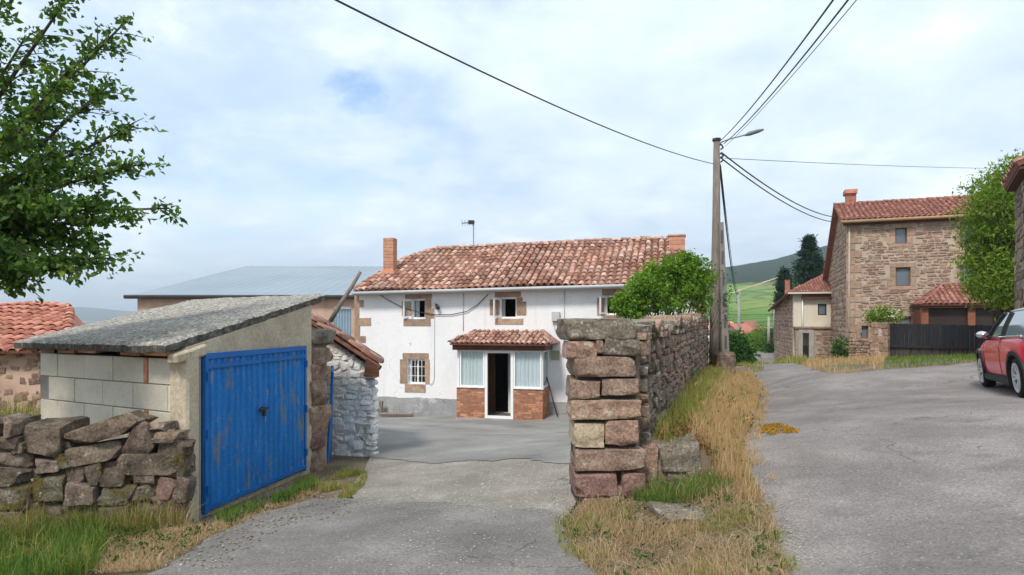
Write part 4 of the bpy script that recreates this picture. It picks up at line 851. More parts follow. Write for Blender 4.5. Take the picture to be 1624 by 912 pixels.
NR = tile_roof(house, EL, Uv, Vv_, outline, .232, .365, MT['tile'], 300, r=.098, sag=.03, order=lambda it: it[1].translation.z if it[1].translation.x < 3.5 else 99+it[1].translation.z)
# ridge tiles and hip tiles, back slope
def cap_run(parent, a, b2, mat, step=.36, r=.12, lift=.05, name='ridge_tile'):
    d = (b2-a); n = max(1, int(d.length/step)); d.normalize(); side = d.cross(Vector((0, 0, 1))).normalized(); upv = side.cross(d)
    me = tile_mesh(r, r*.85, step*1.18); me.materials.append(mat)
    for i in range(n):
        o = link(name, me, parent); o.matrix_basis = Matrix.Translation(a+d*(i*step)+upv*(lift+rng.uniform(-.012, .012))) @ Matrix((side, d, upv)).transposed().to_4x4() @ Matrix.Rotation(rng.uniform(-.04, .04), 4, 'Z') @ Matrix.Rotation(-.035, 4, 'X')
def uvp(u, v): return EL+Uv*u+Vv_*v
cap_run(house, uvp(*ul), uvp(ur[0]+.12, ur[1]), MT['tile'], .36, .12, .03)
cap_run(house, uvp(0, 0)+NR*.04, uvp(*um_)+NR*.02, MT['tile'], .36, .11, .02, 'hip_tile'); cap_run(house, uvp(*um_), uvp(*ul), MT['tile'], .36, .11, .02, 'hip_tile')
bk = -HF.N*4.3+Vector((0, 0, -1.9))
mb = MB(); Lb, Rb = uvp(*ul), uvp(ur[0]+.1, ur[1]); mb.poly([Lb-NR*.03, Rb-NR*.03, Rb+bk+HF.U*1.2, Lb+bk-HF.U*2.4]); mb.poly([uvp(0, 0)-NR*.04, uvp(*um_)-NR*.04, Lb-NR*.04, Lb+bk-HF.U*2.4]); mb.poly([Rb-NR*.03, uvp(Lr, 0)-NR*.03, Rb+bk+HF.U*1.2])
mb.build('rear_roof', MT['tile_far'], house)
mb = MB(); g0, g1 = EL+Vector((0, 0, -.05))+HF.N*.05, ER+Vector((0, 0, -.05))+HF.N*.05
mb.tube([g0, g0.lerp(g1, .5), g1], .055, 8); mb.build('gutter', MT['gutter'], house, True)
mb = MB(); mb.hexa([EL+Vector((0, 0, -.12)), ER+Vector((0, 0, -.12)), ER-HF.N*.37+Vector((0, 0, -.12)), EL-HF.N*.37+Vector((0, 0, -.12)), EL+Vector((0, 0, -.065)), ER+Vector((0, 0, -.065)), ER-HF.N*.37+Vector((0, 0, -.065)), EL-HF.N*.37+Vector((0, 0, -.065))]); mb.build('eave_soffit', MT['gutter'], house)
def chimney(parent, fr, x0, x1, ytop, ybase, off, mat, n, depth=None, base=None, cap=True):
    a, b2, z0, z1 = fr.rect(x0, ytop, x1, ybase, off); w = b2-a; depth = depth or w; mb = MB(); fr.box(mb, a, b2, z0-.6, z0+.0, off-depth, off); c = mb.build('chimney', mat, parent)
    hgt = (z1-z0)/n
    for i in range(n):
        mb = MB(); g = .006; j = rng.uniform(-.006, .006); fr.box(mb, a+j, b2+j, z0+i*hgt+g/2, z0+(i+1)*hgt-g/2, off-depth+j, off+j*.5); mb.build('brick_course', mat, c, bevel=.008)
    mb = MB(); fr.box(mb, a+.015, b2-.015, z0, z1-.02, off-depth+.015, off-.015); mb.build('mortar_core', MT['orange_mortar'] if base else MT['mortar'], c)
    if base: mb = MB(); A = fr.at; e = .11; zb, zt = z0-.12, z0+.17; mb.hexa([A(a-e, zb, off+e), A(b2+e, zb, off+e), A(b2+e, zb+.3, off-depth-e), A(a-e, zb+.3, off-depth-e), A(a-.01, zt, off+.012), A(b2+.01, zt, off+.012), A(b2+.01, zt+.1, off-depth), A(a-.01, zt+.1, off-depth)]); mb.build('flashing', base, c)
    if cap: mb = MB(); fr.box(mb, a-.03, b2+.03, z1, z1+.05, off-depth-.03, off+.03); mb.build('cap', mat, c)
    return c
chimney(house, HF, 607.5, 623.5, 377, 436, -1.15, MT['chimney_brick'], 11, depth=.36, base=MT['orange_mortar'], cap=False)
chimney(house, HF, 1061, 1086.5, 374, 430, -2.4, MT['chimney_brick'], 8, cap=True)
# porch
po = 1.12; porch = tag(empty('porch', HF.at(0, -1.6, po)), 'small glazed porch with white frames, brick base and tiled canopy', 'porch')
def PR(x0, y0, x1, y1): return HF.rect(x0, y0, x1, y1, po)
bl, br = PR(724, 614, 769, 671), PR(814, 614, 861, 671); zsill = bl[3]; zb = -1.85
def brick_panel(fr, u0, u1, z0, z1, off, th=.11):
    mb = MB(); fr.box(mb, u0+.008, u1-.008, z0, z1, off-th, off-.008); c = mb.build('brick_base', MT['block_mortar'], porch); n = int((z1-z0)/.067); i = 0
    for i in range(n):
        zz = z1-(i+1)*.067; u = u0-(.12 if i % 2 else 0)
        while u < u1-.01:
            a, b2 = max(u, u0), min(u+.235, u1)
            if b2-a > .03: mb = MB(); fr.box(mb, a+.004, b2-.004, zz+.005, zz+.062, off-.06, off+rng.uniform(-.003, .003)); mb.build('brick', MT['brick'], c)
            u += .24
    return c
brick_panel(HF, bl[0], bl[1], zb, zsill, po); brick_panel(HF, br[0], br[1], zb, zsill, po)
RS_ = Frame(HF.at(br[1], 0, po)[:2], (-HF.N.x, -HF.N.y)); brick_panel(RS_, .005, po-.03, zb, zsill, .0)
LS_ = Frame(HF.at(bl[0], 0, 0)[:2], (HF.N.x, HF.N.y)); brick_panel(LS_, .03, po-.005, zb, zsill, .0)
def fbox(fr, r, o0, o1, name, mat, parent=porch): mb = MB(); fr.box(mb, *r, o0, o1); return mb.build(name, mat, parent)
zt = HF.px(790, 555.5, po)[1]; f = .07
fw_ = MB()
def framepanel(fr, u0, u1, z0, z1, off, fw=.055):
    mb = MB()
    for a, b2, c, d in ((u0, u1, z0, z0+fw), (u0, u1, z1-fw, z1), (u0, u0+fw, z0+fw, z1-fw), (u1-fw, u1, z0+fw, z1-fw)): fr.box(mb, a, b2, c, d, off-.06, off+.006)
    w = mb.build('window', MT['white'], porch)
    mb = MB(); fr.box(mb, u0+fw, u1-fw, z0+fw, z1-fw, off-.03, off-.022); mb.build('pane', MT['glass'], w)
    mb = MB(); n = 22; pts = [(u0+fw+(u1-u0-2*fw)*i/n, off-.075+.018*math.sin(i*1.9)+.010*math.sin(i*4.7)) for i in range(n+1)]
    for (p, q2) in zip(pts, pts[1:]): mb.quad(fr.at(p[0], z0+.03, p[1]), fr.at(q2[0], z0+.03, q2[1]), fr.at(q2[0], z1-.03, q2[1]), fr.at(p[0], z1-.03, p[1]))
    mb.build('curtain', MT['curtain'], w, smooth=True)
framepanel(HF, PR(729, 560, 768.6, 612)[0], PR(729, 560, 768.6, 612)[1], zsill+.01, zt, po); framepanel(HF, PR(814.3, 560, 859, 612)[0], PR(814.3, 560, 859, 612)[1], zsill+.01, zt, po)
framepanel(RS_, .05, po-.02, zsill+.01, zt, -.01); framepanel(LS_, .02, po-.05, zsill+.01, zt, -.01)
mb = MB(); HF.box(mb, bl[0]-.02, PR(768.6, 0, 769, 1)[0], zsill-.015, zsill+.008, po-.1, po+.035); HF.box(mb, PR(814.3, 0, 815, 1)[0], br[1]+.02, zsill-.015, zsill+.008, po-.1, po+.035); mb.build('sill', MT['white'], porch)
d0, d1 = PR(769, 0, 814, 1)[:2]; zdb = HF.px(790, 664, po)[1]
mb = MB(); HF.box(mb, d0, d0+.085, zdb, zt, po-.06, po+.012); HF.box(mb, d1-.085, d1, zdb, zt, po-.06, po+.012); HF.box(mb, d0+.085, d1-.085, zt-.09, zt, po-.06, po+.012); HF.box(mb, d0+.085, d1-.085, zdb, zdb+.09, po-.06, po+.012)
mb.build('door_frame', MT['white'], porch)
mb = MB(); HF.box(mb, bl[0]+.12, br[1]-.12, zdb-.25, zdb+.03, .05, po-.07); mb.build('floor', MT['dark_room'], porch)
mb = MB(); HF.box(mb, bl[0]-.02, br[1]+.02, zb-.3, zdb-.01, po-.02, po+.05); mb.build('step', MT['plinth'], porch)
mb = MB(); HF.box(mb, p_door[0]-.02, p_door[0]+.32, -1.6, p_door[3]-.02, -.3, -.24); mb.build('inner_door', MT['wood_door'], porch)
mb = MB(); HF.box(mb, PR(720, 0, 721, 1)[0], PR(866, 0, 867, 1)[0], zt+.003, zt+.18, po-.1, po+.16); HF.box(mb, PR(720, 0, 721, 1)[0], PR(721, 0, 722, 1)[0]+.1, zt+.003, zt+.18, .02, po-.1); HF.box(mb, PR(866, 0, 867, 1)[0]-.1, PR(866, 0, 867, 1)[0], zt+.003, zt+.18, .02, po-.1); mb.build('beam', MT['wood_dark'], porch)
mb = MB(); HF.box(mb, PR(720, 0, 721, 1)[0]+.1, PR(866, 0, 867, 1)[0]-.1, zt+.1, zt+.14, .02, po-.1); mb.build('ceiling', MT['wood_dark'], porch)
eo = po+.32; pa = HF.px(713, 545, eo); pb_ = HF.px(872, 547, eo); zt2 = HF.px(800, 525.5, .02)[1]; ze = (pa[1]+pb_[1])/2
E0, E1 = HF.at(pa[0], ze, eo), HF.at(pb_[0], ze, eo); T0, T1 = HF.at(HF.px(737, 525, .02)[0], zt2, .02), HF.at(HF.px(872, 525, .02)[0], zt2, .02)
Vp = ((T0+T1)/2-(E0+E1)/2); Vp = Vp-HF.U*Vp.dot(HF.U); hp = Vp.length; Wp = pb_[0]-pa[0]
tile_roof(porch, E0, HF.U, Vp, [(0, 0), (Wp, 0), (Wp-.45, hp), (.45, hp)], .165, .30, MT['tile'], 200, r=.07, sag=.004, thick=.04)
W0, W1 = HF.at(pa[0], ze, .02), HF.at(pb_[0], ze, .02)
Vs = (HF.U*.45+Vector((0, 0, zt2-ze))); tile_roof(porch, W0, HF.N, Vs, [(0, 0), (eo, 0), (.05, Vs.length)], .165, .30, MT['tile'], 60, r=.07, sag=.004, thick=.04)
Vs = (-HF.U*.45+Vector((0, 0, zt2-ze))); tile_roof(porch, E1, -HF.N, Vs, [(0, 0), (eo, 0), (eo-.05, Vs.length)], .165, .30, MT['tile'], 60, r=.07, sag=.004, thick=.04)
cap_run(porch, E0+Vector((0, 0, .02)), HF.at(pa[0]+.45, zt2, .02), MT['tile'], .3, .085, .02, 'hip_tile'); cap_run(porch, E1+Vector((0, 0, .02)), HF.at(pb_[0]-.45, zt2, .02), MT['tile'], .3, .085, .02, 'hip_tile')
# small things on the facade
def on(x, y, off=.03): u, z = HF.px(x, y, off); return HF.at(u, z, off)
def cable(name, pts, r, label, cat='cable', mat=None, group=None, seg=5):
    mb = MB(); mb.tube(pts, r, seg); return tag(mb.build(name, mat or MT['wire'], None, True), label, cat, group)
cable('facade_cable', [on(x, y, .05) for x, y in ((596, 463), (612, 474), (635, 486), (660, 494), (690, 499), (715, 499), (740, 494), (758, 483), (774, 467))], .014, 'black cable sagging across the white facade below the gutter')
cable('conduit', [on(x, y) for x, y in ((735, 464), (734.5, 525))], .012, 'thin grey conduit running down the facade above the porch', 'conduit', MT['gutter'])
cable('lamp_wire', [on(x, y) for x, y in ((689, 490), (688.5, 600), (686, 608), (681, 610))], .010, 'thin wire dropping from the wall lamp to beside the barred window', 'wire', MT['gutter'])
cable('meter_conduit', [on(x, y) for x, y in ((895, 460), (895, 505), (888, 512), (877, 510), (880, 522), (883, 530))], .013, 'grey conduit running from the gutter to the meter box', 'conduit', MT['gutter'])
mb = MB(); HF.box(mb, *HF.rect(876, 494.5, 888.5, 509.5), .002, .14); tag(mb.build('meter_box', MT['gutter'], bevel=.01), 'pale grey meter box on the white wall above the porch', 'meter box')
mb = MB(); HF.box(mb, *HF.rect(874, 556, 888, 570.5), .002, .05); tag(mb.build('wall_cabinet', M('olive_cover', [(.30, .31, .22), (.36, .37, .27)], 3), bevel=.008), 'small olive square cover on the wall right of the porch', 'cover')
wlamp = tag(empty('wall_lamp', on(690, 487)), 'small wall lamp beside the left upper window', 'lamp')
mb = MB(); HF.box(mb, *HF.rect(688, 480, 691.5, 488), .002, .05); mb.build('backplate', MT['cream'], wlamp)
mb = MB(); mb.tube([on(692, 484, .05), on(695, 489, .16)], [.05, .07], 8); mb.build('lamp_head', MT['dark_metal'], wlamp)
cable('leaning_pole', [on(867, 598, .25), on(884, 660, .75)], .022, 'thin dark pole leaning against the porch side', 'pole', MT['dark_metal'])
# aerial
aer = tag(empty('television_aerial', ridge_pt(751, 392, 4.0)), 'television aerial on a thin mast above the roof ridge', 'aerial')
ap = lambda x, y: P(x, y, 25.2)
mb = MB(); mb.tube([ap(751, 394), ap(751, 351)], .022, 6); mb.build('mast', MT['metal'], aer)
mb = MB(); mb.tube([ap(753, 352.5), ap(732, 354)], .018, 5); mb.build('boom', MT['dark_metal'], aer)
for i, x in enumerate((733, 737, 741, 745, 749)):
    mb = MB(); mb.tube([ap(x, 350.5)+Vector((0, -.22, 0)), ap(x, 357)+Vector((0, .22, 0))], .009, 4); mb.build('element', MT['metal'], aer)
mb = MB(); mb.box(-.12, .12, -.1, .1, -.06, .08, Matrix.Translation(ap(747.5, 353))); mb.build('junction_box', MT['dark_metal'], aer)
# timber beside the wall
mb = MB(); q0, q1 = on(603, 659, .7), on(655, 657, .5)
q0.z = zg(q0.x, q0.y)+.10; q1.z = zg(q1.x, q1.y)+.10; mb.tube([q0, q1], .07, 6); tag(mb.build('timber_beam', MT['wood_grey'], bevel=.0), 'old grey timber lying at the foot of the white wall', 'timber')
mb = MB(); q0 = on(601, 655, .35); q0.z = zg(q0.x, q0.y); mb.box(-.09, .09, -.09, .09, 0, .55, Matrix.Translation(q0) @ Matrix.Rotation(.1, 4, 'Y')); tag(mb.build('timber_stump', MT['wood_grey'], bevel=.01), 'short grey wooden post standing against the house plinth', 'post')

# ------------------------------------------------------------------ metal-roofed barn behind
barn = tag(empty('barn', (-10, 32, -1.6)), 'large farm building with blue grey sheet metal roof behind the white house', 'barn')
KF = Frame(P(218, 477, 28.0)[:2], (1, .02)); kz = P(218, 474, 28)[2]; kru, krz = 13.2, P(450, 422, 41)[2]
BL = 19.5
A = KF.at
def barn_pt(u, s): return A(u, kz+.1+(krz-kz-.1)*s, .3-13.3*s)
mb = MB(); nrib = 40
for i in range(nrib):
    a, b2 = i*BL/nrib-.4, (i+1)*BL/nrib-.4; h = .022
    for (p, q2, ha, hb) in ((a, a+(b2-a)*.6, 0, 0), (a+(b2-a)*.6, a+(b2-a)*.75, 0, h), (a+(b2-a)*.75, a+(b2-a)*.85, h, h), (a+(b2-a)*.85, b2, h, 0)):
        U3 = Vector((0, 0, 1)); mb.quad(barn_pt(p, 0)+U3*ha, barn_pt(q2, 0)+U3*hb, barn_pt(q2, 1)+U3*hb, barn_pt(p, 1)+U3*ha)
rf = mb.build('roof', MT['barn_roof'], barn)
mb = MB(); mb.quad(A(-.4, krz, -13), A(BL, krz, -13), A(BL, kz-.2, -26), A(-.4, kz-.2, -26)); mb.build('rear_slope', MT['barn_roof'], barn)
mb = MB(); mb.tube([barn_pt(-.4, 0)+Vector((0, 0, -.02)), barn_pt(BL, 0)+Vector((0, 0, -.02))], .09, 6); mb.build('eave_edge', MT['dark_metal'], barn)
bd = KF.rect(529, 486, 557, 560)
wall(KF, 0, BL, -2.4, kz, .25, [bd], MT['pink_render'], barn, 'front_wall')
mb = MB(); mb.poly([A(0, -2.4, -.26), A(0, kz, -.26), A(0, krz-.1, -13), A(0, kz-.2, -25.8), A(0, -2.4, -25.8)]); mb.poly([A(BL-.1, -2.4, -.26), A(BL-.1, kz, -.26), A(BL-.1, krz-.1, -13), A(BL-.1, kz-.2, -25.8), A(BL-.1, -2.4, -25.8)]); mb.build('gable_wall', MT['hollow_block'], barn)
mb = MB(); u = bd[0]
while u < bd[1]-.02: KF.box(mb, u, u+.09, bd[2], bd[3]-.12, -.12, -.06); KF.box(mb, u+.09, u+.13, bd[2], bd[3]-.12, -.12, -.09); u += .13
mb.build('door', M('pale_blue_metal', [(.22, .33, .42), (.27, .38, .47)], 2, rough=.6), barn)
mb = MB(); KF.box(mb, bd[0], bd[1], bd[3]-.12, bd[3], -.12, -.03); mb.build('door_track', MT['white'], barn)

# ------------------------------------------------------------------ low barn with orange tiles, far left
lb_ = tag(empty('low_barn', (-11, 13.6, -.3)), 'low pink rendered barn with orange red tile roof behind the garage', 'barn')
QF = Frame(P(-20, 600, 13.6)[:2], (1, .12)); A = QF.at
ql = QF.px(-200, 600)[0]; qr = QF.px(92, 600)[0]; ze_ = QF.px(20, 557)[1]
mb = MB(); QF.box(mb, ql, qr, -1.0, ze_+.05, -.4, 0); lbw = mb.build('front_wall', MT['pink_render'], lb_)
stones = []
for i in range(150):
    u = rng.uniform(ql+.2, qr-.1); z = rng.uniform(-.6, ze_-.05); stones.append((u, z, rng.uniform(.05, .13), rng.uniform(.04, .09)))
stone_face(lb_, QF, 0, 0, stones, .05, [(MT['stone'], 2), (MT['facade_stone'], 1), (MT['stone_red'], 1)], 'low', 150, .016, .2)
e0 = A(ql, ze_+.02, .3); 
Vq = Vector((0, 0, P(60, 489, 17.5)[2]-ze_))-QF.N*4.0
tile_roof(lb_, e0, QF.U, Vq, [(0, 0), (qr+.35-ql, 0), (qr-1.75-ql, Vq.length), (0, Vq.length)], .23, .38, MT['tile_red'], 300, r=.1, sag=.05, order=lambda it: -it[1].translation.x)
hipa, hipb = A(qr+.35, ze_+.04, .3), A(qr-1.75, ze_+.02+Vq.z, -3.7); cap_run(lb_, hipa, hipb, MT['tile_red'], .36, .12, .03, 'hip_tile'); cap_run(lb_, A(ql, ze_+.02+Vq.z, -3.7), hipb, MT['tile_red'], .36, .12, .03)
mb = MB(); mb.poly([hipa, A(qr-1.5, ze_+.02, -4.8), hipb]); mb.poly([hipb, A(qr-1.5, ze_, -4.8), A(ql, ze_, -7.7), A(ql, ze_+.02+Vq.z, -3.7)]); mb.build('rear_roof', MT['tile_red'], lb_)
mb = MB(); q1 = A(qr, 0, -.4); QF.box(mb, ql, qr-1.7, -1, ze_-.02, -4.2, -4.0); QF.box(mb, qr-.4, qr-.01, -1, ze_-.02, -2.0, -.41); mb.build('rear_wall', MT['pink_render'], lb_)

# ------------------------------------------------------------------ tall stone house across the road
hc = P(1343, 500, 36); TF = Frame((hc.x, hc.y), (5.2, -2.0)); A = TF.at; TW = 12.5
sth = tag(empty('stone_house', (hc.x, hc.y, -1)), 'tall three storey brown stone house with red tile roof across the road', 'house')
zE = TF.px(1345, 350)[1]
tw1, tw2 = TF.rect(1420, 361.5, 1438.5, 386.5), TF.rect(1420.5, 424, 1444, 454); tw3, tw4 = TF.rect(1523, 352, 1545, 386), TF.rect(1523, 420, 1545, 452); tw5 = TF.rect(1426, 502, 1446, 524); tw6 = TF.rect(1365, 517, 1377, 537)
wins = [tw1, tw2, tw3, tw4, tw5, tw6]
wall(TF, 0, TW, -1.8, zE, .5, wins, MT['facade_mortar'], sth, 'front_wall')
dr = []
for r in wins:          # dressed stones round each window
    a, b2, c, d = r; ww = .16+.12*(r in (tw1, tw2))
    for (p, q2, s2, t2) in ((a-ww, b2+ww, d, d+.26), (a-ww*1.2, b2+ww*1.2, c-.2, c), (a-ww*1.5, a, c, (c+d)/2), (a-ww, a, (c+d)/2, d), (b2, b2+ww, c, (c+d)/2), (b2, b2+ww*1.5, (c+d)/2, d)):
        mb = MB(); TF.box(mb, p, q2-.01, s2+.006, t2-.006, .002, .03); mb.build('dressed_stone', MT['quoin'], sth, bevel=.01); dr.append((p, q2, s2, t2))
zz = -1.2; i = 0
while zz < zE-.3:
    h = rng.uniform(.32, .5); w = .75 if i % 2 else .42; mb = MB(); TF.box(mb, -.02, w, zz+.008, min(zz+h, zE)-.008, .002, .035); mb.build('quoin', MT['quoin'], sth, bevel=.015); dr.append((-.02, w, zz, zz+h)); zz += h; i += 1
def clear(r, z0): u, z, w, h = r; z += z0; return not any(u+w > a+.03 and u-w < b2-.03 and z+h > c+.03 and z-h < d-.03 for a, b2, c, d in dr+wins)
rects = [r for r in courses(9.2, zE+1.2, (.11, .25), (.18, .46), .03) if clear(r, -1.2)]
stone_face(sth, TF, 0, -1.2, rects, .06, [(MT['facade_stone'], 3), (MT['quoin'], .8), (MT['facade_red'], .5)], 'low', 300, .03, .06, key=lambda r: -(r[2]*r[3]) if r[0] < 7.5 and r[1] > .6 else 9)
brown = M('brown_window_wood', [(.16, .075, .045), (.22, .11, .07)], 4)
for r in wins: window(TF, r, sth, mat=brown, glass=MT['glass_far'], depth=.15, fw=.07, nleaf=1)
# road-side gable wall
TS = Frame(A(0, 0, 0)[:2], (TF.N.x, TF.N.y)); SD = 11.0     # u from back (-) to front (0)
TSf = Frame(A(0, 0, -SD)[:2], (TF.N.x, TF.N.y)); sideZ = lambda u: (zE+ (1.5 if u > SD-3 else 1.5)) 
zR = P(1325, 327, 39.2)[2]; zB = 3.9; ur_ = SD-3.2
mb = MB(); B = TSf.at
mb.prism([B(0, -1.8, -.001), B(SD-.5, -1.8, -.001), B(SD-.5, zE, -.001), B(ur_, zR, -.001), B(0, zB, -.001)], -TSf.N*.4); mb.build('side_wall', MT['facade_mortar'], sth)
def gtop(u): return zR-(zR-zB)*(ur_-u)/ur_ if u < ur_ else zR-(zR-zE)*(u-ur_)/(SD-ur_)
rects = [r for r in courses(SD-.3, zR+1.2, (.2, .42), (.3, .8), .03) if r[1]-1.2+r[3] < gtop(r[0])-.05]
stone_face(sth, TSf, 0, -1.2, rects, .06, [(MT['facade_stone'], 3), (MT['quoin'], 1)], 'low', 0, .03, .06)
Ov = .35; e0 = A(-Ov, zE-.05, .4); rp = A(-Ov, zR+.05, -3.2); Vt = rp-e0
tile_roof(sth, e0, TF.U, Vt, [(0, 0), (TW+.6, 0), (TW+.6, Vt.length), (0, Vt.length)], .26, .4, MT['tile_far'], 0, sag=.01)
mb = MB(); b0, b1 = A(-Ov, zB-.1, -SD-.3), A(TW+.3, zB-.1, -SD-.3); mb.hexa([b0, b1, A(TW+.3, zR-.08, -3.2), A(-Ov, zR-.08, -3.2), b0+Vector((0, 0, .16)), b1+Vector((0, 0, .16)), A(TW+.3, zR+.08, -3.2), A(-Ov, zR+.08, -3.2)]); mb.build('rear_roof', MT['tile_far'], sth)
mb = MB(); mb.hexa([A(TW-.4, -1.8, -.51), A(TW, -1.8, -.51), A(TW, -1.8, -SD), A(TW-.4, -1.8, -SD), A(TW-.4, zE, -.51), A(TW, zE, -.51), A(TW, zB, -SD), A(TW-.4, zB, -SD)]); mb.hexa([A(.5, -1.8, -SD+.4), A(TW-.41, -1.8, -SD+.4), A(TW-.41, -1.8, -SD), A(.5, -1.8, -SD), A(.5, zB, -SD+.4), A(TW-.41, zB, -SD+.4), A(TW-.41, zB, -SD), A(.5, zB, -SD)]); mb.build('rear_wall', MT['facade_mortar'], sth)
mb = MB(); g0, g1 = A(-Ov, zE-.12, .45), A(TW+.5, zE-.12, .45); mb.tube([g0, g1], .09, 7); mb.build('gutter', M('copper_gutter', [(.34, .21, .11), (.41, .27, .15)], 2), sth, True)
mb = MB(); TF.box(mb, -.2, TW, zE-.28, zE-.16, .0, .3); mb.build('eave_board', MT['wood_dark'], sth)
cap_run(sth, rp+Vector((0, 0, .02)), A(TW+.5, zR+.05, -3.2), MT['tile_far'], .45, .14, .02)
chimney(sth, TF, 1342, 1358, 306, 330, -3.0, MT['tile_red'], 6, base=None)
cc = bpy.data.objects[[o.name for o in bpy.data.objects if o.name.startswith('chimney')][-1]]
a, b2, z0, z1 = TF.rect(1340, 300, 1360, 306, -2.9); mb = MB(); TF.box(mb, a, b2, z0-.02, z1, -3.9, -2.85); mb.build('chimney_cap', MT['tile_red'], cc)
cable('downpipe', [A(.12, zE-.2, .08), A(.10, 3, .07), A(.10, -1.2, .07)], .05, 'downpipe on the corner of the tall stone house', 'downpipe', MT['facade_mortar'], seg=7)
# lean-to porch with tile roof
lp = tag(empty('lean_to', A(5.5, -.4, 2)), 'terracotta lean-to with dark glazing and hipped tile roof against the stone house', 'lean-to')
l0, l1 = TF.px(1462, 484, 2.6)[0], TF.px(1592, 484, 2.6)[0]; zle = TF.px(1520, 483, 2.6)[1]; zlt = TF.px(1520, 449, .05)[1]
e0 = A(l0, zle, 2.6); Vt = (A(l0, zlt, .05)-e0); Wl = l1-l0+1.5
tile_roof(lp, e0, TF.U, Vt, [(0, 0), (Wl, 0), (Wl, Vt.length), (1.6, Vt.length)], .24, .38, MT['tile_far'], 200, sag=.008)
Vt2 = (A(l0+1.6, zlt, .05)-A(l0, zle, .05)); tile_roof(lp, A(l0, zle, .05), TF.N, Vt2, [(0, 0), (2.55, 0), (0.05, Vt2.length)], .24, .38, MT['tile_far'], 60, sag=.008)
terra = M('terracotta_paint', [(.20, .075, .045), (.27, .11, .065)], 2, 6, .8, .2, 20)
mb = MB(); TF.box(mb, l0+.1, l0+Wl, zle-.16, zle-.03, .05, 2.5); mb.build('eave_beam', MT['wood_dark'], lp)
for x in (1466, 1540, 1590, 1640): uu = TF.px(x, 500, 2.2)[0]; mb = MB(); TF.box(mb, uu-.16, uu+.16, -.9, zle-.165, 2.0, 2.3); mb.build('post', terra, lp)
mb = MB(); TF.box(mb, l0+.2, l0+Wl, -.9, .55, 2.05, 2.2); mb.build('low_wall', terra, lp)
mb = MB(); TF.box(mb, l0+.2, l0+Wl, .56, zle-.2, 2.1, 2.13); mb.build('glazing', M('dark_glazing', [(.035, .024, .02), (.05, .035, .03)], 1, 3, .35, 0, spec=.25), lp)
mb = MB(); TF.box(mb, l0+.15, l0+.3, -.9, zle-.2, .05, 2.0); mb.build('end_wall', terra, lp)

# fence, pillar and low wall in front
fp0, fp1 = P(1409, 540, 30.3), P(1580, 540, 27.2); FF = Frame((fp0.x, fp0.y), (fp1.x-fp0.x, fp1.y-fp0.y)); FL = (Vector(fp1[:2])-Vector(fp0[:2])).length+1.2
fen = tag(empty('board_fence', (fp0.x, fp0.y, -.3)), 'black board fence in front of the tall stone house', 'fence')
zt_, zm_ = FF.px(1480, 513)[1], FF.px(1480, 550)[1]
u = 0; i = 0
while u < FL:
    mb = MB(); FF.box(mb, u+.006, u+.165, zm_, zt_+rng.uniform(-.02, .01)-.02*u, -.02, .004+rng.uniform(0, .01)); mb.build('board', MT['black_wood'], fen)
    ug = FF.at(u, 0); mb = MB(); FF.box(mb, u+.006, u+.165, zg(ug.x, ug.y)-.1, zm_-.03, -.05, -.03+rng.uniform(0, .01)); mb.build('board', MT['black_wood_worn'], fen); u += .17
mb = MB(); FF.box(mb, -.02, FL, zm_-.07, zm_+.02, .016, .07); mb.build('rail', MT['black_wood'], fen)
mb = MB(); FF.box(mb, -.02, FL, zt_-.25, zt_-.15, -.09, -.03); mb.build('rail', MT['black_wood'], fen)
mb = MB(); FF.box(mb, -.12, -.01, -.7, zt_+.05, -.06, .07); mb.build('post', MT['dark_metal'], fen)
pil = tag(empty('stone_pillar', P(1394, 580, 30.6)), 'square pillar of pale brown stones at the end of the black fence', 'pillar')
LFp = Frame(P(1380, 540, 30.6)[:2], FF.U[:2]); zz = -1.0; tp = LFp.px(1394, 511)[1]; pw = LFp.px(1408, 540)[0]
mb = MB(); LFp.box(mb, .04, pw-.04, -1, tp-.05, -.75, -.04); mb.build('mortar_core', MT['facade_mortar'], pil)
while zz < tp-.05:
    h = min(rng.uniform(.3, .48), tp-zz); s = rng.choice((1, .45, .55))
    for a, b2 in (((0, pw),) if s == 1 else ((0, pw*s), (pw*s, pw))): put_stone('stone', pil, 'fine', MT['facade_stone'], LFp.at((a+b2)/2, zz+h/2, -.4), wall_axes(LFp), ((b2-a)/2, .4, h/2), 0)
    zz += h
lw = tag(empty('low_stone_wall', P(1362, 580, 31)), 'low rubble wall between the stone pillar and the house corner', 'wall')
LW = Frame(P(1346, 540, 32)[:2], (P(1381, 540, 30.9)-P(1346, 540, 32))[:2]); lwl = (P(1381, 540, 30.9)-P(1346, 540, 32)).length
mb = MB(); LW.box(mb, 0, lwl, -1.2, .72, -.4, -.04); mb.build('mortar_core', MT['facade_mortar'], lw)
stone_face(lw, LW, 0, -1.2, courses(lwl, 1.95, (.13, .22), (.18, .4), .01), .08, [(MT['facade_stone'], 1), (MT['stone'], 1)], 'low', 100, .03)

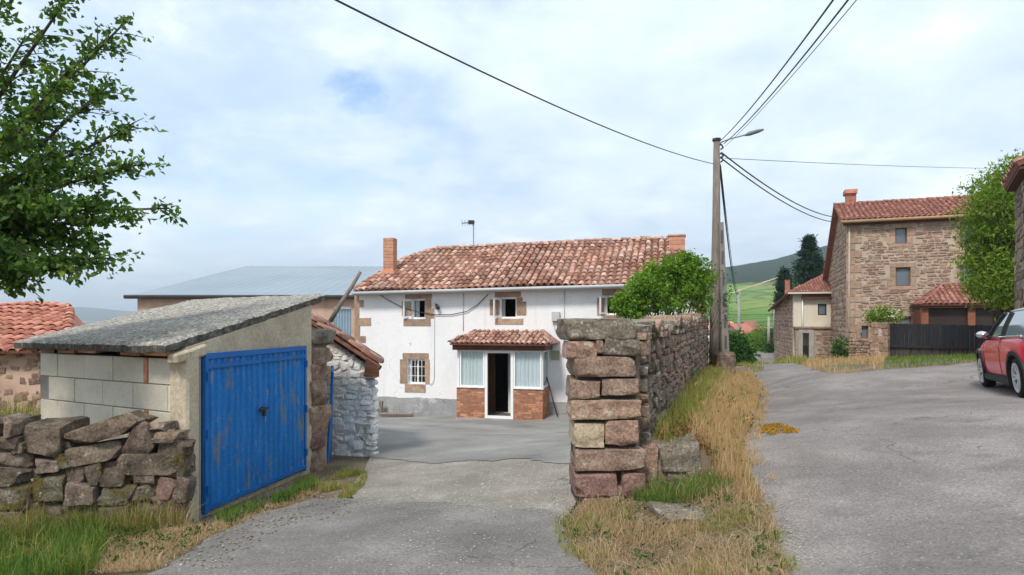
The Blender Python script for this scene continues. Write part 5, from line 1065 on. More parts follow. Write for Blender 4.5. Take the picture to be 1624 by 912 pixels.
# ------------------------------------------------------------------ smaller house further along the road
h2 = P(1262, 500, 44); YF = Frame((h2.x, h2.y), (10, -2.9)); A = YF.at
nh = tag(empty('corner_house', (h2.x, h2.y, -1.2)), 'older house with cream upper storey over a stone doorway beside the tall stone house', 'house')
zE2 = YF.px(1280, 464)[1]; yw = YF.rect(1297, 482, 1311, 500); YW = 6.5; SD2 = 11
wall(YF, .35, YW, -2, zE2, .4, [yw], MT['cream'], nh, 'front_wall')
window(YF, yw, nh, mat=MT['dark_metal'], glass=MT['glass_far'], depth=.08, fw=.09, nleaf=1)
mb = MB(); YF.box(mb, -.15, .36, -2, zE2, -.4, .06); mb.build('corner_pilaster', MT['cream'], nh, bevel=.02)
YS = Frame(A(-.15, 0, -SD2)[:2], (YF.N.x, YF.N.y)); zB2 = 2.7; B = YS.at
mb = MB(); mb.prism([B(0, -2.2, 0), B(SD2-.4, -2.2, 0), B(SD2-.4, zE2, 0), B(0, zB2, 0)], -YS.N*.4); mb.build('side_wall', MT['facade_mortar'], nh)
rects = [r for r in courses(SD2-.3, zE2+2, (.2, .4), (.3, .8), .03) if r[1]-2+r[3] < zB2+(zE2-zB2)*r[0]/SD2-.1]
stone_face(nh, YS, 0, -2, rects, .06, [(MT['stone'], 2), (MT['facade_stone'], 2)], 'low', 0, .03)
zP = P(1320, 431, 47.5)[2]; e0 = A(-.55, zE2, .45); top0 = A(3.0, zP, -4); Vt = top0-e0; Vt = Vt-YF.U*Vt.dot(YF.U); ap_u = 3.55
tile_roof(nh, e0, YF.U, Vt, [(0, 0), (YW+1, 0), (YW+1, Vt.length), (ap_u, Vt.length)], .20, .34, MT['tile_far'], 0, r=.075, sag=.006)
cap_run(nh, A(-.5, zE2+.03, .42), A(3.0, zP, -4), MT['tile_far'], .4, .1, .02, 'hip_tile')
mb = MB(); mb.poly([A(-.55, zE2-.02, .45), A(3, zP-.02, -4), A(3, zP-.3, -7), A(-.55, zB2-.02, -SD2-.2)]); mb.poly([A(3, zP, -4), A(YW+1, zP, -4), A(YW+1, zB2, -SD2-.2), A(-.55, zB2-.02, -SD2-.2), A(3, zP-.3, -7)]); mb.build('rear_roof', MT['tile_far'], nh)
mb = MB(); mb.tube([A(-.58, zE2-.08, .5), A(-.58, zB2-.1, -SD2-.2)], .1, 6); mb.build('eave_board', MT['wood_dark'], nh)
mb = MB(); YF.box(mb, .38, YW, zE2-.45, zE2-.02, .0, .35); mb.build('painted_eave_shadow', MT['wood_dark'], nh)  # dark block added in place of the open shaded recess under the eave
mb = MB(); YF.box(mb, -.58, YW+.4, zE2-.1, zE2+.02, .42, .54); mb.build('gutter', MT['cream'], nh)
chimney(nh, YF, 1245.5, 1253, 445, 463, -2.2, MT['tile_red'], 5)
cable('white_downpipe', [A(.42, zE2-.1, .12), A(.42, .6, .12)], .05, 'white downpipe on the cream upper storey', 'downpipe', MT['white'], seg=7)
# stone doorway block
AX = tag(empty('stone_doorway', A(1.2, -1.5, .9)), 'low stone annex with a dark doorway under the cream storey', 'annex')
zA = YF.px(1290, 521, 1.2)[1]; ad = YF.rect(1273, 528, 1283, 572, 1.2); a0, a1 = YF.px(1262, 540, 1.2)[0], YF.px(1320, 540, 1.2)[0]+2
YA = Frame(A(0, 0, 1.2)[:2], (YF.U.x, YF.U.y)); wall(YA, a0, a1, -2.2, zA, .5, [(ad[0], ad[1], -2.1, ad[3])], MT['mortar'], AX, 'wall')
dr2 = [(ad[0]-.28, ad[1]+.3, -2.2, ad[3]+.25)]
rects = [r for r in courses(a1-a0, zA+1.9, (.15, .3), (.2, .5), .02) if not (r[0]+a0+r[2] > dr2[0][0] and r[0]+a0-r[2] < dr2[0][1] and r[1]-1.9-r[3] < dr2[0][3])]
stone_face(AX, YA, a0, -1.9, rects, .07, [(MT['stone'], 2), (MT['stone_red'], 1), (MT['facade_stone'], 1)], 'low', 120, .03)
for (p, q2, s2, t2) in ((ad[0]-.26, ad[0], -2.0, ad[3]), (ad[1], ad[1]+.28, -2.0, ad[3]), (ad[0]-.26, ad[1]+.28, ad[3], ad[3]+.25)): mb = MB(); YA.box(mb, p, q2, s2, t2-.005, .002, .05); mb.build('dressed_stone', MT['pole_concrete'], AX)
mb = MB(); YA.box(mb, a0-.1, a1, zA, zA+.12, -1.2, .12); mb.build('slab', MT['stone'], AX)
mb = MB(); YA.box(mb, ad[0], ad[1], -2, -.0, -.35, -.3); mb.build('door', MT['black_wood'], AX)

# ------------------------------------------------------------------ building at the right edge
ec = Vector((13.1, 16.4)); XF = Frame((ec.x-.55*3.2, ec.y-.83*3.2), (.55, .83)); 
XF = Frame((ec.x, ec.y), (-.55, -.83)); XF.N = Vector((-.83, .55, 0)).normalized(); XF.U = Vector((-.55, -.83, 0)).normalized()
eb_ = tag(empty('stone_barn', (13.6, 15.5, .5)), 'stone barn with overhanging tiled eave at the right edge of the picture', 'barn')
A = XF.at
mb = MB(); mb.prism([A(0, 0, 0), A(3.0, 0, 0), A(3.0, 0, -6), A(0, 0, -6)], (0, 0, 5.05)); mb.build('wall', MT['mortar'], eb_)
axx = Matrix((XF.U, -XF.N, Vector((0, 0, 1)))).transposed()
for (u, z, w, h) in courses(3.0, 4.8, (.16, .32), (.2, .5), .01):
    if u < 1.8: o = put_stone('stone', eb_, 'low', rng.choice((MT['stone'], MT['stone_grey'])), A(u, z+.2, -.04), axx, (w, .07, h), rng.uniform(-.05, .05))
e0 = A(-.1, 5.2, .25); Vt = (-XF.N*3+Vector((0, 0, 1.25))); tile_roof(eb_, e0, XF.U, Vt, [(0, 0), (3.1, 0), (3.1, Vt.length), (0, Vt.length)], .24, .38, MT['tile'], 200, sag=.01, thick=.1)
mb = MB(); mb.prism([A(-.05, 5.04, .0), A(3, 5.04, .0), A(3, 5.04, .2), A(-.05, 5.04, .2)], (0, 0, .05)); mb.build('eave_board', MT['wood_dark'], eb_)

# ------------------------------------------------------------------ far village houses
def village(name, x0, x1, ye, yb, yr, D, label, wallmat, roofmat):
    Fv_ = Frame(P(x0, 500, D)[:2], (1, .05)); o = tag(empty(name, P(x0, yb, D)), label, 'house'); w = Fv_.px(x1, 500)[0]; ze, zb_ = Fv_.px(x0, ye)[1], Fv_.px(x0, yb)[1]; zr_ = P(x0, yr, D+3)[2]; A = Fv_.at
    mb = MB(); Fv_.box(mb, 0, w, zb_-2, ze, -6, 0); mb.build('wall', wallmat, o)
    mb = MB(); mb.hexa([A(-.3, ze-.1, .4), A(w+.3, ze-.1, .4), A(w+.3, zr_-.1, -3), A(-.3, zr_-.1, -3), A(-.3, ze+.08, .4), A(w+.3, ze+.08, .4), A(w+.3, zr_+.1, -3), A(-.3, zr_+.1, -3)])
    mb.hexa([A(-.3, zr_-.1, -3.002), A(w+.3, zr_-.1, -3.002), A(w+.3, ze-.1, -6.4), A(-.3, ze-.1, -6.4), A(-.3, zr_+.1, -3.002), A(w+.3, zr_+.1, -3.002), A(w+.3, ze+.08, -6.4), A(-.3, ze+.08, -6.4)])
    mb.build('roof', roofmat, o)
    mb = MB(); mb.poly([A(0.01, ze, -.01), A(.01, zr_-.1, -3), A(.01, ze, -6)]); mb.poly([A(w-.01, ze, -.01), A(w-.01, zr_-.1, -3), A(w-.01, ze, -6)]); mb.build('gable', wallmat, o)
    for f in (.25, .7): mb = MB(); Fv_.box(mb, w*f-.4, w*f+.4, ze-1.7, ze-.6, .002, .05); mb.build('window', MT['glass_far'], o)
    return o
village('village_house', 1120, 1171, 524, 548, 511, 92, 'far white village house with a red roof seen past the utility pole', MT['whitewash'], MT['tile_red'])
village('village_house', 1174, 1196, 529, 552, 514, 84, 'far pink village house with a tile roof right of the white one', MT['pink_render'], MT['tile_red'])
village('village_house', 1192, 1208, 524, 550, 510, 104, 'far terracotta roofed house behind the roadside bushes', MT['pink_render'], MT['tile_far'])
# ------------------------------------------------------------------ utility pole with street lamp
pz = 18.7
pole = tag(empty('utility_pole', P(1140, 590, pz)), 'tall weathered wooden utility pole strapped to a concrete stub at the wall end', 'utility pole')
pp = lambda x, y, d=0: P(x, y, pz+d)
mb = MB(); mb.tube([pp(1133, 600), pp(1134, 500), pp(1136, 350), pp(1136.5, 222)], [.165, .15, .118, .092], 14); mb.build('shaft', MT['wood_grey'], pole, True)
mb = MB(); mb.tube([pp(1136.5, 223.5), pp(1136.5, 220)], .125, 12); mb.build('pole_cap', MT['dark_metal'], pole)
mb = MB(); q0 = pp(1150, 600, -.12); hh_ = .0
for zz0, zz1, w0_, w1_ in ((0, 4.6, .125, .06),): mb.hexa([q0+Vector((-w0_, -w0_, 0)), q0+Vector((w0_, -w0_, 0)), q0+Vector((w0_, w0_, 0)), q0+Vector((-w0_, w0_, 0))]+[q0+Vector((dx*w1_-.12, dy*w1_, zz1)) for dx, dy in ((-1, -1), (1, -1), (1, 1), (-1, 1))])
mb.build('concrete_stub', M('aged_concrete', [(.19, .17, .155), (.26, .235, .215)], 3, 7, .92, .4, 40), pole, bevel=.015)
for i in range(7): mb = MB(); c = q0+Vector((-.02*i, -.128+.0085*i, .45+i*.62)); mb.box(-.03, .03, -.012, .012, -.19, .19, Matrix.Translation(c)); mb.build('stub_recess_shade', MT['recess_shade'], pole, bevel=.008)  # thin dark plates on the stub face, painted shade for its recesses
mb = MB(); c = pp(1149, 588, -.3); mb.box(-.26, .28, -.2, .25, -.35, .55, Matrix.Translation(c)); mb.build('base_block', MT['rubble_brown'], pole, bevel=.08)
lamp = tag(empty('street_lamp', pp(1143, 226)), 'street lamp arm and head at the top of the utility pole', 'street lamp')
mb = MB(); mb.tube([pp(1139, 233), pp(1143, 226, -.1), pp(1158, 220, -.2), pp(1184, 213.5, -.4)], .022, 7); mb.build('arm', MT['metal'], lamp, True)
mb = MB(); mb.tube([pp(1182, 214.5, -.4), pp(1189, 212, -.42), pp(1202, 208, -.46), pp(1211, 205.5, -.48)], [.03, .062, .055, .025], 8); mb.build('head', M('lamp_grey', [(.13, .135, .14), (.17, .175, .18)], 5, 3, .5, 0), lamp, True)
for i, y in enumerate((232, 246, 252)): mb = MB(); mb.tube([pp(1138, y), pp(1144, y-3), pp(1147, y+2), pp(1143, y+5)], .028, 6); mb.build('insulator', MT['dark_metal'], pole, True)
def sag(a, b2, s, n=28):
    a, b2 = Vector(a), Vector(b2); return [a.lerp(b2, t)+Vector((0, 0, -s*4*t*(1-t))) for t in (i/n for i in range(n+1))]
wires = [
    ('overhead black cable running from the utility pole to the upper left', sag(pp(1132, 260), P(395, -70, 5.2), .22), .011),
    ('leftmost of the bundled cables rising to the right above the lamp', sag(pp(1144, 222), P(1372, -70, 6.0), .12), .012),
    ('middle cable of the bundle rising to the right above the lamp', sag(pp(1148, 228), P(1399, -70, 6.2), .14), .012),
    ('rightmost thin cable rising to the right above the lamp', sag(pp(1150, 232), P(1408, -60, 6.4), .10), .006),
    ('upper twisted cable from the utility pole to the tall stone house', sag(pp(1144, 242), P(1322, 344, 36), .35), .024),
    ('lower twisted cable from the utility pole to the tall stone house', sag(pp(1144, 251), P(1321, 352, 36), .35), .022),
    ('thin wire running level to the right from the utility pole', sag(pp(1150, 251), P(1570, 267, 30), .05), .009),
    ('cable dropping from the utility pole to the far pole', sag(pp(1141, 258), P(1172, 462, 62), 1.6), .028),
    ('thin wire beside the dropping cable to the far pole', sag(pp(1143, 262), P(1172, 466, 62), 1.1), .014)]
for lb, pts, r in wires: cable('overhead_cable', pts, r, lb, 'cable', MT['wire'], 'overhead cables')
def plainpole(name, x, yt, yb, D, r, label, cat, mat): mb = MB(); mb.tube([P(x, yb, D), P(x, (yt+yb)/2, D), P(x, yt, D)], [r, r*.85, r*.65], 8); return tag(mb.build(name, mat, None, True), label, cat)
plainpole('far_utility_pole', 1172, 458, 552, 62, .17, 'far pale utility pole down the road beyond the bushes', 'utility pole', MT['pole_concrete'])
plainpole('concrete_post', 1219, 502, 545, 58, .15, 'short concrete post beside the corner house', 'post', MT['pole_concrete'])
plainpole('metal_post', 1228, 488, 545, 56, .14, 'grey metal post standing against the corner house', 'post', MT['metal'])

# ------------------------------------------------------------------ red hatchback
rwp, fwp = Vector((7.66, 9.4)), Vector((8.77, 11.6)); fd = (fwp-rwp).normalized(); lf_ = Vector((-fd.y, fd.x)); ctr = (rwp+fwp)/2-lf_*.735
zc4 = [zg(*(ctr+fd*a*1.235+lf_*b2*.735))+.022 for a, b2 in ((1, 1), (1, -1), (-1, 1), (-1, -1))]
fw3 = Vector((fd.x*2.47, fd.y*2.47, (zc4[0]+zc4[1]-zc4[2]-zc4[3])/2)).normalized(); lf3 = Vector((lf_.x*1.47, lf_.y*1.47, (zc4[0]+zc4[2]-zc4[1]-zc4[3])/2)).normalized(); up3 = fw3.cross(lf3).normalized(); lf3 = up3.cross(fw3)
CM = Matrix((fw3, lf3, up3)).transposed().to_4x4(); CM.translation = (ctr.x, ctr.y, sum(zc4)/4)
car = tag(empty('parked_car'), 'red three door hatchback with white roof parked at the right edge', 'car'); car.matrix_basis = CM
red = M('red_car_paint', [(.70, .010, .055), (.76, .013, .06)], .5, 2, .35, 0, coat=.6, spec=.3); blk = M('black_plastic', [(.022, .022, .023), (.03, .03, .03)], 8, 3, .6, .1, 60)
wroof = M('white_car_paint', [(.78, .79, .79), (.82, .82, .82)], .5, 2, .3, 0, coat=.8, spec=.5); chrome = M('chrome', [(.75, .76, .77), (.8, .8, .81)], 2, 2, .12, 0, metal=1)
cglass = M('car_glass', [(.05, .065, .07), (.075, .09, .095)], 1, 2, .04, 0, spec=1.0, coat=1); tyre = M('tyre_rubber', [(.014, .014, .014), (.022, .022, .022)], 20, 3, .85, .2, 80); alloy = M('alloy_rim', [(.62, .63, .64), (.70, .71, .72)], 4, 2, .3, 0, metal=.35, spec=.6)
def cbuild(mb, name, mat, parent=car, smooth=False, fix=False, bevel=0):
    me = mb.mesh(name, mat, smooth, fix)
    if bevel: b = bmesh.new(); b.from_mesh(me); bmesh.ops.bevel(b, geom=b.edges[:], offset=bevel, segments=2, affect='EDGES', clamp_overlap=True); b.to_mesh(me); b.free()
    o = bpy.data.objects.new(name, me); C.objects.link(o); o.parent = parent; return o
ST = [(1.83, .46, .56, .58, .32), (1.80, .64, .62, .655, .25), (1.66, .775, .70, .75, .20), (1.30, .83, .80, .865, .185), (.92, .842, .875, .935, .18), (.5, .845, .895, .95, .18), (-.5, .845, .915, .96, .18), (-1.3, .838, .93, .97, .18), (-1.62, .80, .93, .955, .2), (-1.79, .72, .90, .92, .25), (-1.84, .58, .82, .84, .34)]
mb = MB(); rings = []
for (x, ym, zs2, zt3, zb2) in ST:
    half = [(0, zb2), (ym*.88, zb2), (ym*.97, zb2+.09), (ym, zb2+(zs2-zb2)*.42), (ym*.992, zb2+(zs2-zb2)*.70), (ym*.955, zb2+(zs2-zb2)*.9), (ym*.90, zs2), (ym*.6, zs2+(zt3-zs2)*.75), (0, zt3)]
    ring = half+[(-y, z) for y, z in half[-2:0:-1]]; rings.append(len(mb.v)); mb.v += [(x, y, z) for y, z in ring]
nrg = 16
for i in range(len(ST)-1):
    for k2 in range(nrg): a, b2 = rings[i]+k2, rings[i]+(k2+1) % nrg; mb.f.append((a, b2, rings[i+1]+(k2+1) % nrg, rings[i+1]+k2))
mb.f.append(tuple(rings[0]+k2 for k2 in range(nrg))); mb.f.append(tuple(rings[-1]+k2 for k2 in range(nrg-1, -1, -1)))
body = cbuild(mb, 'body', red, smooth=True, fix=True)
cut = MB()
for sx_ in (1.235, -1.235): cut.lathe([(.001, -1.2), (.35, -1.2), (.35, 1.2), (.001, 1.2)], 40, Matrix.Translation((sx_, 0, .30)) @ Matrix.Rotation(math.pi/2, 4, 'X'))
cme = cut.mesh('cutter', blk, fix=True); co = bpy.data.objects.new('cutter', cme); C.objects.link(co)
body.parent = None
sm = body.modifiers.new('s', 'SUBSURF'); sm.levels = 2; sm.render_levels = 2
bo = body.modifiers.new('b', 'BOOLEAN'); bo.operation = 'DIFFERENCE'; bo.object = co; bo.solver = 'EXACT'; bo.material_mode = 'TRANSFER'
dg = bpy.context.evaluated_depsgraph_get(); nme = bpy.data.meshes.new_from_object(body.evaluated_get(dg)); body.modifiers.clear(); body.data = nme; body.parent = car; nme.name = 'body'
bpy.data.objects.remove(co)
b = bmesh.new(); b.from_mesh(nme); 
for e in b.edges: e.smooth = not (len(e.link_faces) == 2 and e.link_faces[0].normal.angle(e.link_faces[1].normal, 0) > R(38))
b.to_mesh(nme); b.free()
# cabin
def ringpts(x0, x1, y, z, front=.12): return [(x0, y*.78, z), (x0-front, y, z), (x1+.1, y, z), (x1, y*.8, z), (x1, -y*.8, z), (x1+.1, -y, z), (x0-front, -y, z), (x0, -y*.78, z)]
lo = ringpts(.86, -1.72, .765, .885, .25); mi = ringpts(.50, -1.68, .70, 1.09, .2); hi = ringpts(.16, -1.60, .60, 1.30, .16)
mb = MB(); mb.v = [*lo, *mi, *hi]
for r_ in (0, 8):
    for k2 in range(8): mb.f.append((r_+k2, r_+(k2+1) % 8, r_+8+(k2+1) % 8, r_+8+k2))
mb.f.append(tuple(range(16, 24))); cabin = cbuild(mb, 'windows', cglass, fix=True)
mb = MB(); r0_ = ringpts(.22, -1.66, .625, 1.285, .16); r1_ = ringpts(.16, -1.62, .60, 1.335, .18); r2_ = ringpts(-.05, -1.40, .42, 1.37, .15); mb.v = [*r0_, *r1_, *r2_]
for r_ in (0, 8):
    for k2 in range(8): mb.f.append((r_+k2, r_+(k2+1) % 8, r_+8+(k2+1) % 8, r_+8+k2))
mb.f.append(tuple(range(16, 24))); mb.f.append(tuple(range(7, -1, -1))); ro_ = cbuild(mb, 'roof', wroof, smooth=True, fix=True)
md = ro_.modifiers.new('s', 'SUBSURF'); md.levels = 1; md.render_levels = 2
for s_ in (1, -1):
    def lerp3(a, b2, t): return tuple(p+(q2-p)*t for p, q2 in zip(a, b2))
    k_a = 1 if s_ > 0 else 6
    mb = MB(); off = .006*s_; mb.tube([(lo[k_a][0]+.02, lo[k_a][1]+off, lo[k_a][2]), (mi[k_a][0]+.01, mi[k_a][1]+off, mi[k_a][2]), (hi[k_a][0], hi[k_a][1]+off, hi[k_a][2])], .030, 6); cbuild(mb, 'windscreen_pillar', blk)
    mb = MB(); mb.tube([(-.36, .768*s_, .885), (-.40, .703*s_, 1.09), (-.44, .605*s_, 1.30)], .032, 6); cbuild(mb, 'door_pillar', blk)
    mb = MB(); mb.tube([(.72, .775*s_, .895), (0, .785*s_, .91), (-1.6, .778*s_, .925)], .014, 6); cbuild(mb, 'chrome_strip', chrome)
    for wx in (1.235, -1.235):
        arc = MB(); n = 24; bw_ = lambda x_: float(np.interp(abs(x_), [.9, 1.3, 1.62, 1.75, 1.9], [.845, .832, .79, .74, .66]))
        for i in range(n):
            a0_, a1_ = [math.pi*(-.12+1.24*j/n) for j in (i, i+1)]
            pts = [(wx+rr*math.cos(a), (bw_(wx+rr*math.cos(a))+yy)*s_, .30+rr*math.sin(a)) for yy in (-.05, .016) for a in (a0_, a1_) for rr in (.345, .405)]
            p = [Vector(t) for t in pts]; arc.hexa([p[0], p[1], p[3], p[2], p[4], p[5], p[7], p[6]])
        cbuild(arc, 'arch_trim', blk)
        T4 = Matrix.Translation((wx, .735*s_, .30)) @ Matrix.Rotation(-math.pi/2*s_, 4, 'X')
        wh = empty('wheel'); wh.parent = car; wh.matrix_basis = T4
        mb = MB(); mb.lathe([(.205, -.08), (.25, -.095), (.285, -.085), (.30, -.05), (.30, .05), (.285, .085), (.25, .095), (.215, .085)], 36); cbuild(mb, 'tyre', tyre, wh, True)
        mb = MB(); mb.lathe([(.05, .02), (.19, -.02), (.205, .0), (.205, .085), (.22, .092), (.222, .075)], 36); cbuild(mb, 'rim_dish', M('dark_alloy', [(.12, .12, .125), (.15, .15, .155)], 4, 2, .4, 0, metal=.6) if 'dark_alloy' not in bpy.data.materials else bpy.data.materials['dark_alloy'], wh, True)
        mb = MB(); mb.lathe([(.0, .075), (.05, .075), (.06, .05), (.06, .01)], 20)
        for i in range(5):
            for da in (-.2, .2):
                a = 2*math.pi*i/5; d0_ = Vector((math.cos(a+da*.4), math.sin(a+da*.4), 0)); d1_ = Vector((math.cos(a+da), math.sin(a+da), 0)); t_ = Vector((-math.sin(a), math.cos(a), 0))
                i0, i1 = d0_*.04, d1_*.208; mb.hexa([i0-t_*.016+Vector((0, 0, .035)), i1-t_*.018+Vector((0, 0, .05)), i1+t_*.018+Vector((0, 0, .05)), i0+t_*.016+Vector((0, 0, .035)), i0-t_*.014+Vector((0, 0, .07)), i1-t_*.015+Vector((0, 0, .085)), i1+t_*.015+Vector((0, 0, .085)), i0+t_*.014+Vector((0, 0, .07))])
        mb.lathe([(.196, .06), (.196, .09), (.222, .095), (.225, .08)], 36); cbuild(mb, 'rim', alloy, wh)
    mb = MB(); mb.box(-.9, .9, min(.775*s_, .85*s_), max(.775*s_, .85*s_), .17, .29); cbuild(mb, 'side_skirt', blk, bevel=.02)
    mi_ = MB(); mi_.lathe([(.0, -.075), (.05, -.06), (.075, 0), (.07, .05), (.05, .068), (.0, .07)], 16, Matrix.Translation((.30, .90*s_, .97)) @ Matrix.Rotation(math.pi/2, 4, 'Y') @ Matrix.Diagonal((.8, 1.25, 1, 1))); mir = cbuild(mi_, 'mirror', chrome, smooth=True)
    mb = MB(); mb.tube([(.34, .77*s_, .90), (.31, .86*s_, .95)], .025, 6); cbuild(mb, 'mirror_foot', blk, mir)
    mb = MB(); mb.box(-.22, -.05, min(.842*s_, .872*s_), max(.842*s_, .872*s_), .765, .80); cbuild(mb, 'door_handle', chrome, bevel=.008)
    for x0_ in (.72, -.42): mb = MB(); mb.tube([(x0_, .79*s_, .885), (x0_, .836*s_, .75), (x0_+.01, .8425*s_, .5), (x0_+.02, .83*s_, .3)], .004, 4); cbuild(mb, 'door_seam', blk)
    mb = MB(); mb.lathe([(.0, .03), (.07, .025), (.10, .0), (.10, -.06)], 20, Matrix.Translation((1.62, .60*s_, .68)) @ Matrix.Rotation(R(70), 4, 'Y')); cbuild(mb, 'headlight', chrome, smooth=True)
    mb = MB(); mb.box(-1.83, -1.76, min(.56*s_, .70*s_), max(.56*s_, .70*s_), .55, .82); cbuild(mb, 'tail_light', M('tail_lens', [(.45, .02, .02), (.5, .03, .03)], 3, 2, .2, 0), bevel=.02)
    mb = MB(); mb.tube([(.88, .848*s_, .70), (.96, .85*s_, .70)], .022, 6); cbuild(mb, 'side_repeater', chrome)
for nm, x0_, x1_ in (('front_bumper', 1.70, 1.86), ('rear_bumper', -1.87, -1.72)): mb = MB(); mb.box(x0_, x1_, -.62, .62, .26, .40); cbuild(mb, nm, blk, bevel=.04)

# ------------------------------------------------------------------ vegetation
def leaf_mesh(name, Pn, size, mat, aspect=.55, droop=0., dirs=None, fold=.18):
    N = len(Pn); a = nr.normal(size=(N, 3)); 
    if dirs is not None: a = a*.7+dirs
    a[:, 2] -= droop; a /= np.linalg.norm(a, axis=1, keepdims=True); b = np.cross(a, nr.normal(size=(N, 3))); b /= np.linalg.norm(b, axis=1, keepdims=True)+1e-9; c = np.cross(a, b)
    L = (size*nr.uniform(.5, 1.35, N))[:, None]; Wd = L*aspect
    V = np.stack([Pn, Pn+a*L*.5+b*Wd*.5+c*L*fold, Pn+a*L, Pn+a*L*.5-b*Wd*.5+c*L*fold], 1).reshape(-1, 3)
    return np_mesh(name, V, np.arange(4*N).reshape(-1, 4), mat)
def foliage(lobes, clumps, per, cs, surf=.55):
    out = []
    for (c, r, wgt) in lobes:
        n = max(1, int(clumps*wgt)); d = nr.normal(size=(n, 3)); d /= np.linalg.norm(d, axis=1, keepdims=True); rad = nr.uniform(surf**3, 1, n)**(1/3)*np.array([1+.42*mnoise.noise(Vector(v)*2.1+Vector(c)) for v in d])*np.where(nr.random(n) < .08, 1.22, 1)
        cc_ = np.array(c)+d*rad[:, None]*np.array(r)
        k2 = nr.poisson(per, n)+2; cc_ = np.repeat(cc_, k2, 0); out.append(cc_+nr.normal(size=cc_.shape)*cs*np.array([1, 1, .75]))
    return np.concatenate(out)
def plant(name, label, cat, base, lobes, clumps, per, cs, leaf, mat, trunk_r=.05, aspect=.55, group=None, surf=.5, flowers=None, twigs=10, droop=.3):
    o = tag(empty(name, base), label, cat, group); pts = foliage(lobes, clumps, per, cs, surf)
    cr = link('foliage' if cat != 'tree' else 'crown', leaf_mesh('foliage', pts, leaf, mat, aspect, droop), o); cr['kind'] = 'stuff'
    mb = MB(); base = Vector(base); cen = Vector(lobes[0][0])
    for c, r, w in lobes:
        for i in range(max(2, int(twigs*w))):
            d = Vector(nr.normal(size=3)); d.normalize(); e = Vector(c)+Vector((d.x*r[0], d.y*r[1], d.z*r[2]))*.8; mid = base.lerp(Vector(c), .6)+Vector((rng.uniform(-.1, .1), rng.uniform(-.1, .1), 0)); mb.tube([base, base.lerp(mid, .5)+Vector((rng.uniform(-.08, .08), 0, 0)), mid, e], [trunk_r, trunk_r*.75, trunk_r*.5, trunk_r*.12], 6)
    mb.build('trunk' if cat == 'tree' else 'stem', MT['bark'], o, True)
    if flowers:
        fp = pts[nr.choice(len(pts), flowers[0])]+np.array([0, -.15, .12]); fp = np.repeat(fp, 14, 0)+nr.normal(size=(flowers[0]*14, 3))*np.array([.07, .07, .03]); f = link('blossom', leaf_mesh('blossom', fp, flowers[1], flowers[2], 1), o); f['kind'] = 'stuff'
    return o
def LB(x, y, D, rx, ry, rd, w=1.): p = P(x, y, D); return (tuple(p), (rx/FOC*D, rd, ry/FOC*D), w)
# apple tree overhanging from the left
tb = Vector((-7.3, 7.6, -.4)); nt = tag(empty('apple_tree', tb), 'leafy tree reaching in from the left above the garage', 'tree')
mb = MB(); tp_ = [tb, Vector((-7.2, 7.5, .9)), Vector((-6.9, 7.3, 1.9)), Vector((-6.7, 7.1, 2.7))]; mb.tube(tp_, [.2, .17, .14, .11], 10)
limbs = [((268, 330), 6.5), ((215, 262), 6.7), ((205, 205), 6.9), ((180, 130), 7.0), ((205, 28), 7.1), ((130, -40), 7.0), ((175, 410), 6.4), ((110, 425), 6.3), ((30, 450), 6.2), ((8, 420), 6.0), ((-25, 470), 6.1), ((-15, 385), 5.9), ((60, 410), 6.0), ((185, 320), 6.8), ((150, 240), 7.2), ((100, 120), 6.6), ((40, 60), 7.0), ((60, 300), 6.3), ((20, 200), 6.2), ((90, 380), 6.9), ((-40, 420), 6.3), ((-60, 250), 6.6), ((-80, 100), 6.7), ((-30, 340), 6.1), ((60, 180), 7.3), ((120, 330), 6.2), ((20, -40), 6.5), ((170, 60), 7.2), ((140, 385), 6.7), ((30, 400), 6.6), ((200, 345), 6.6), ((80, 240), 6.5)]
lp_, ld_ = [], []
for (xy, D) in limbs:
    e = P(*xy, D); f0 = rng.uniform(.35, 1); s0 = tp_[2].lerp(tp_[3], f0); m1 = s0.lerp(e, .45)+Vector((rng.uniform(-.15, .15), rng.uniform(-.15, .15), rng.uniform(.0, .3)))
    cv = [s0.lerp(m1, t_).lerp(m1.lerp(e, t_), t_)+Vector(mnoise.noise_vector(Vector((t_*3.5, xy[0]*.1, xy[1]*.1))))*.13*math.sin(t_*3.1) for t_ in np.linspace(0, 1, 13)]; mb.tube(cv, [.034*(1-.85*i/12)+.004 for i in range(13)], 6); cv = cv[::1]
    for k2 in range(46):
        t_ = rng.uniform(.30, 1)**.8; i = min(int(t_*12), 11); p0 = cv[i].lerp(cv[i+1], t_*12-i); axis = (cv[i+1]-cv[i]).normalized(); d = Vector(nr.normal(size=3)).normalized()*.8+axis*.6; d.z = d.z*.6-.05; L = rng.uniform(.12, .5)*(1.2-.55*t_); p1 = p0+d*L
        if k2 % 2 == 0: mb.tube([p0, p0.lerp(p1, .5)+Vector((0, 0, .02)), p1], [.008, .006, .003], 4, cap=False)
        for j in range(rng.randrange(8, 15)): f_ = rng.uniform(.2, 1.08); lp_.append(tuple(p0.lerp(p1, f_)+Vector(nr.normal(size=3))*.035)); ld_.append(tuple(d))
mb.build('trunk', MT['bark'], nt, True)
cr = link('crown', leaf_mesh('crown', np.array(lp_), .078, MT['leaf_near'], .6, .35, np.array(ld_)*.8), nt); cr['kind'] = 'stuff'
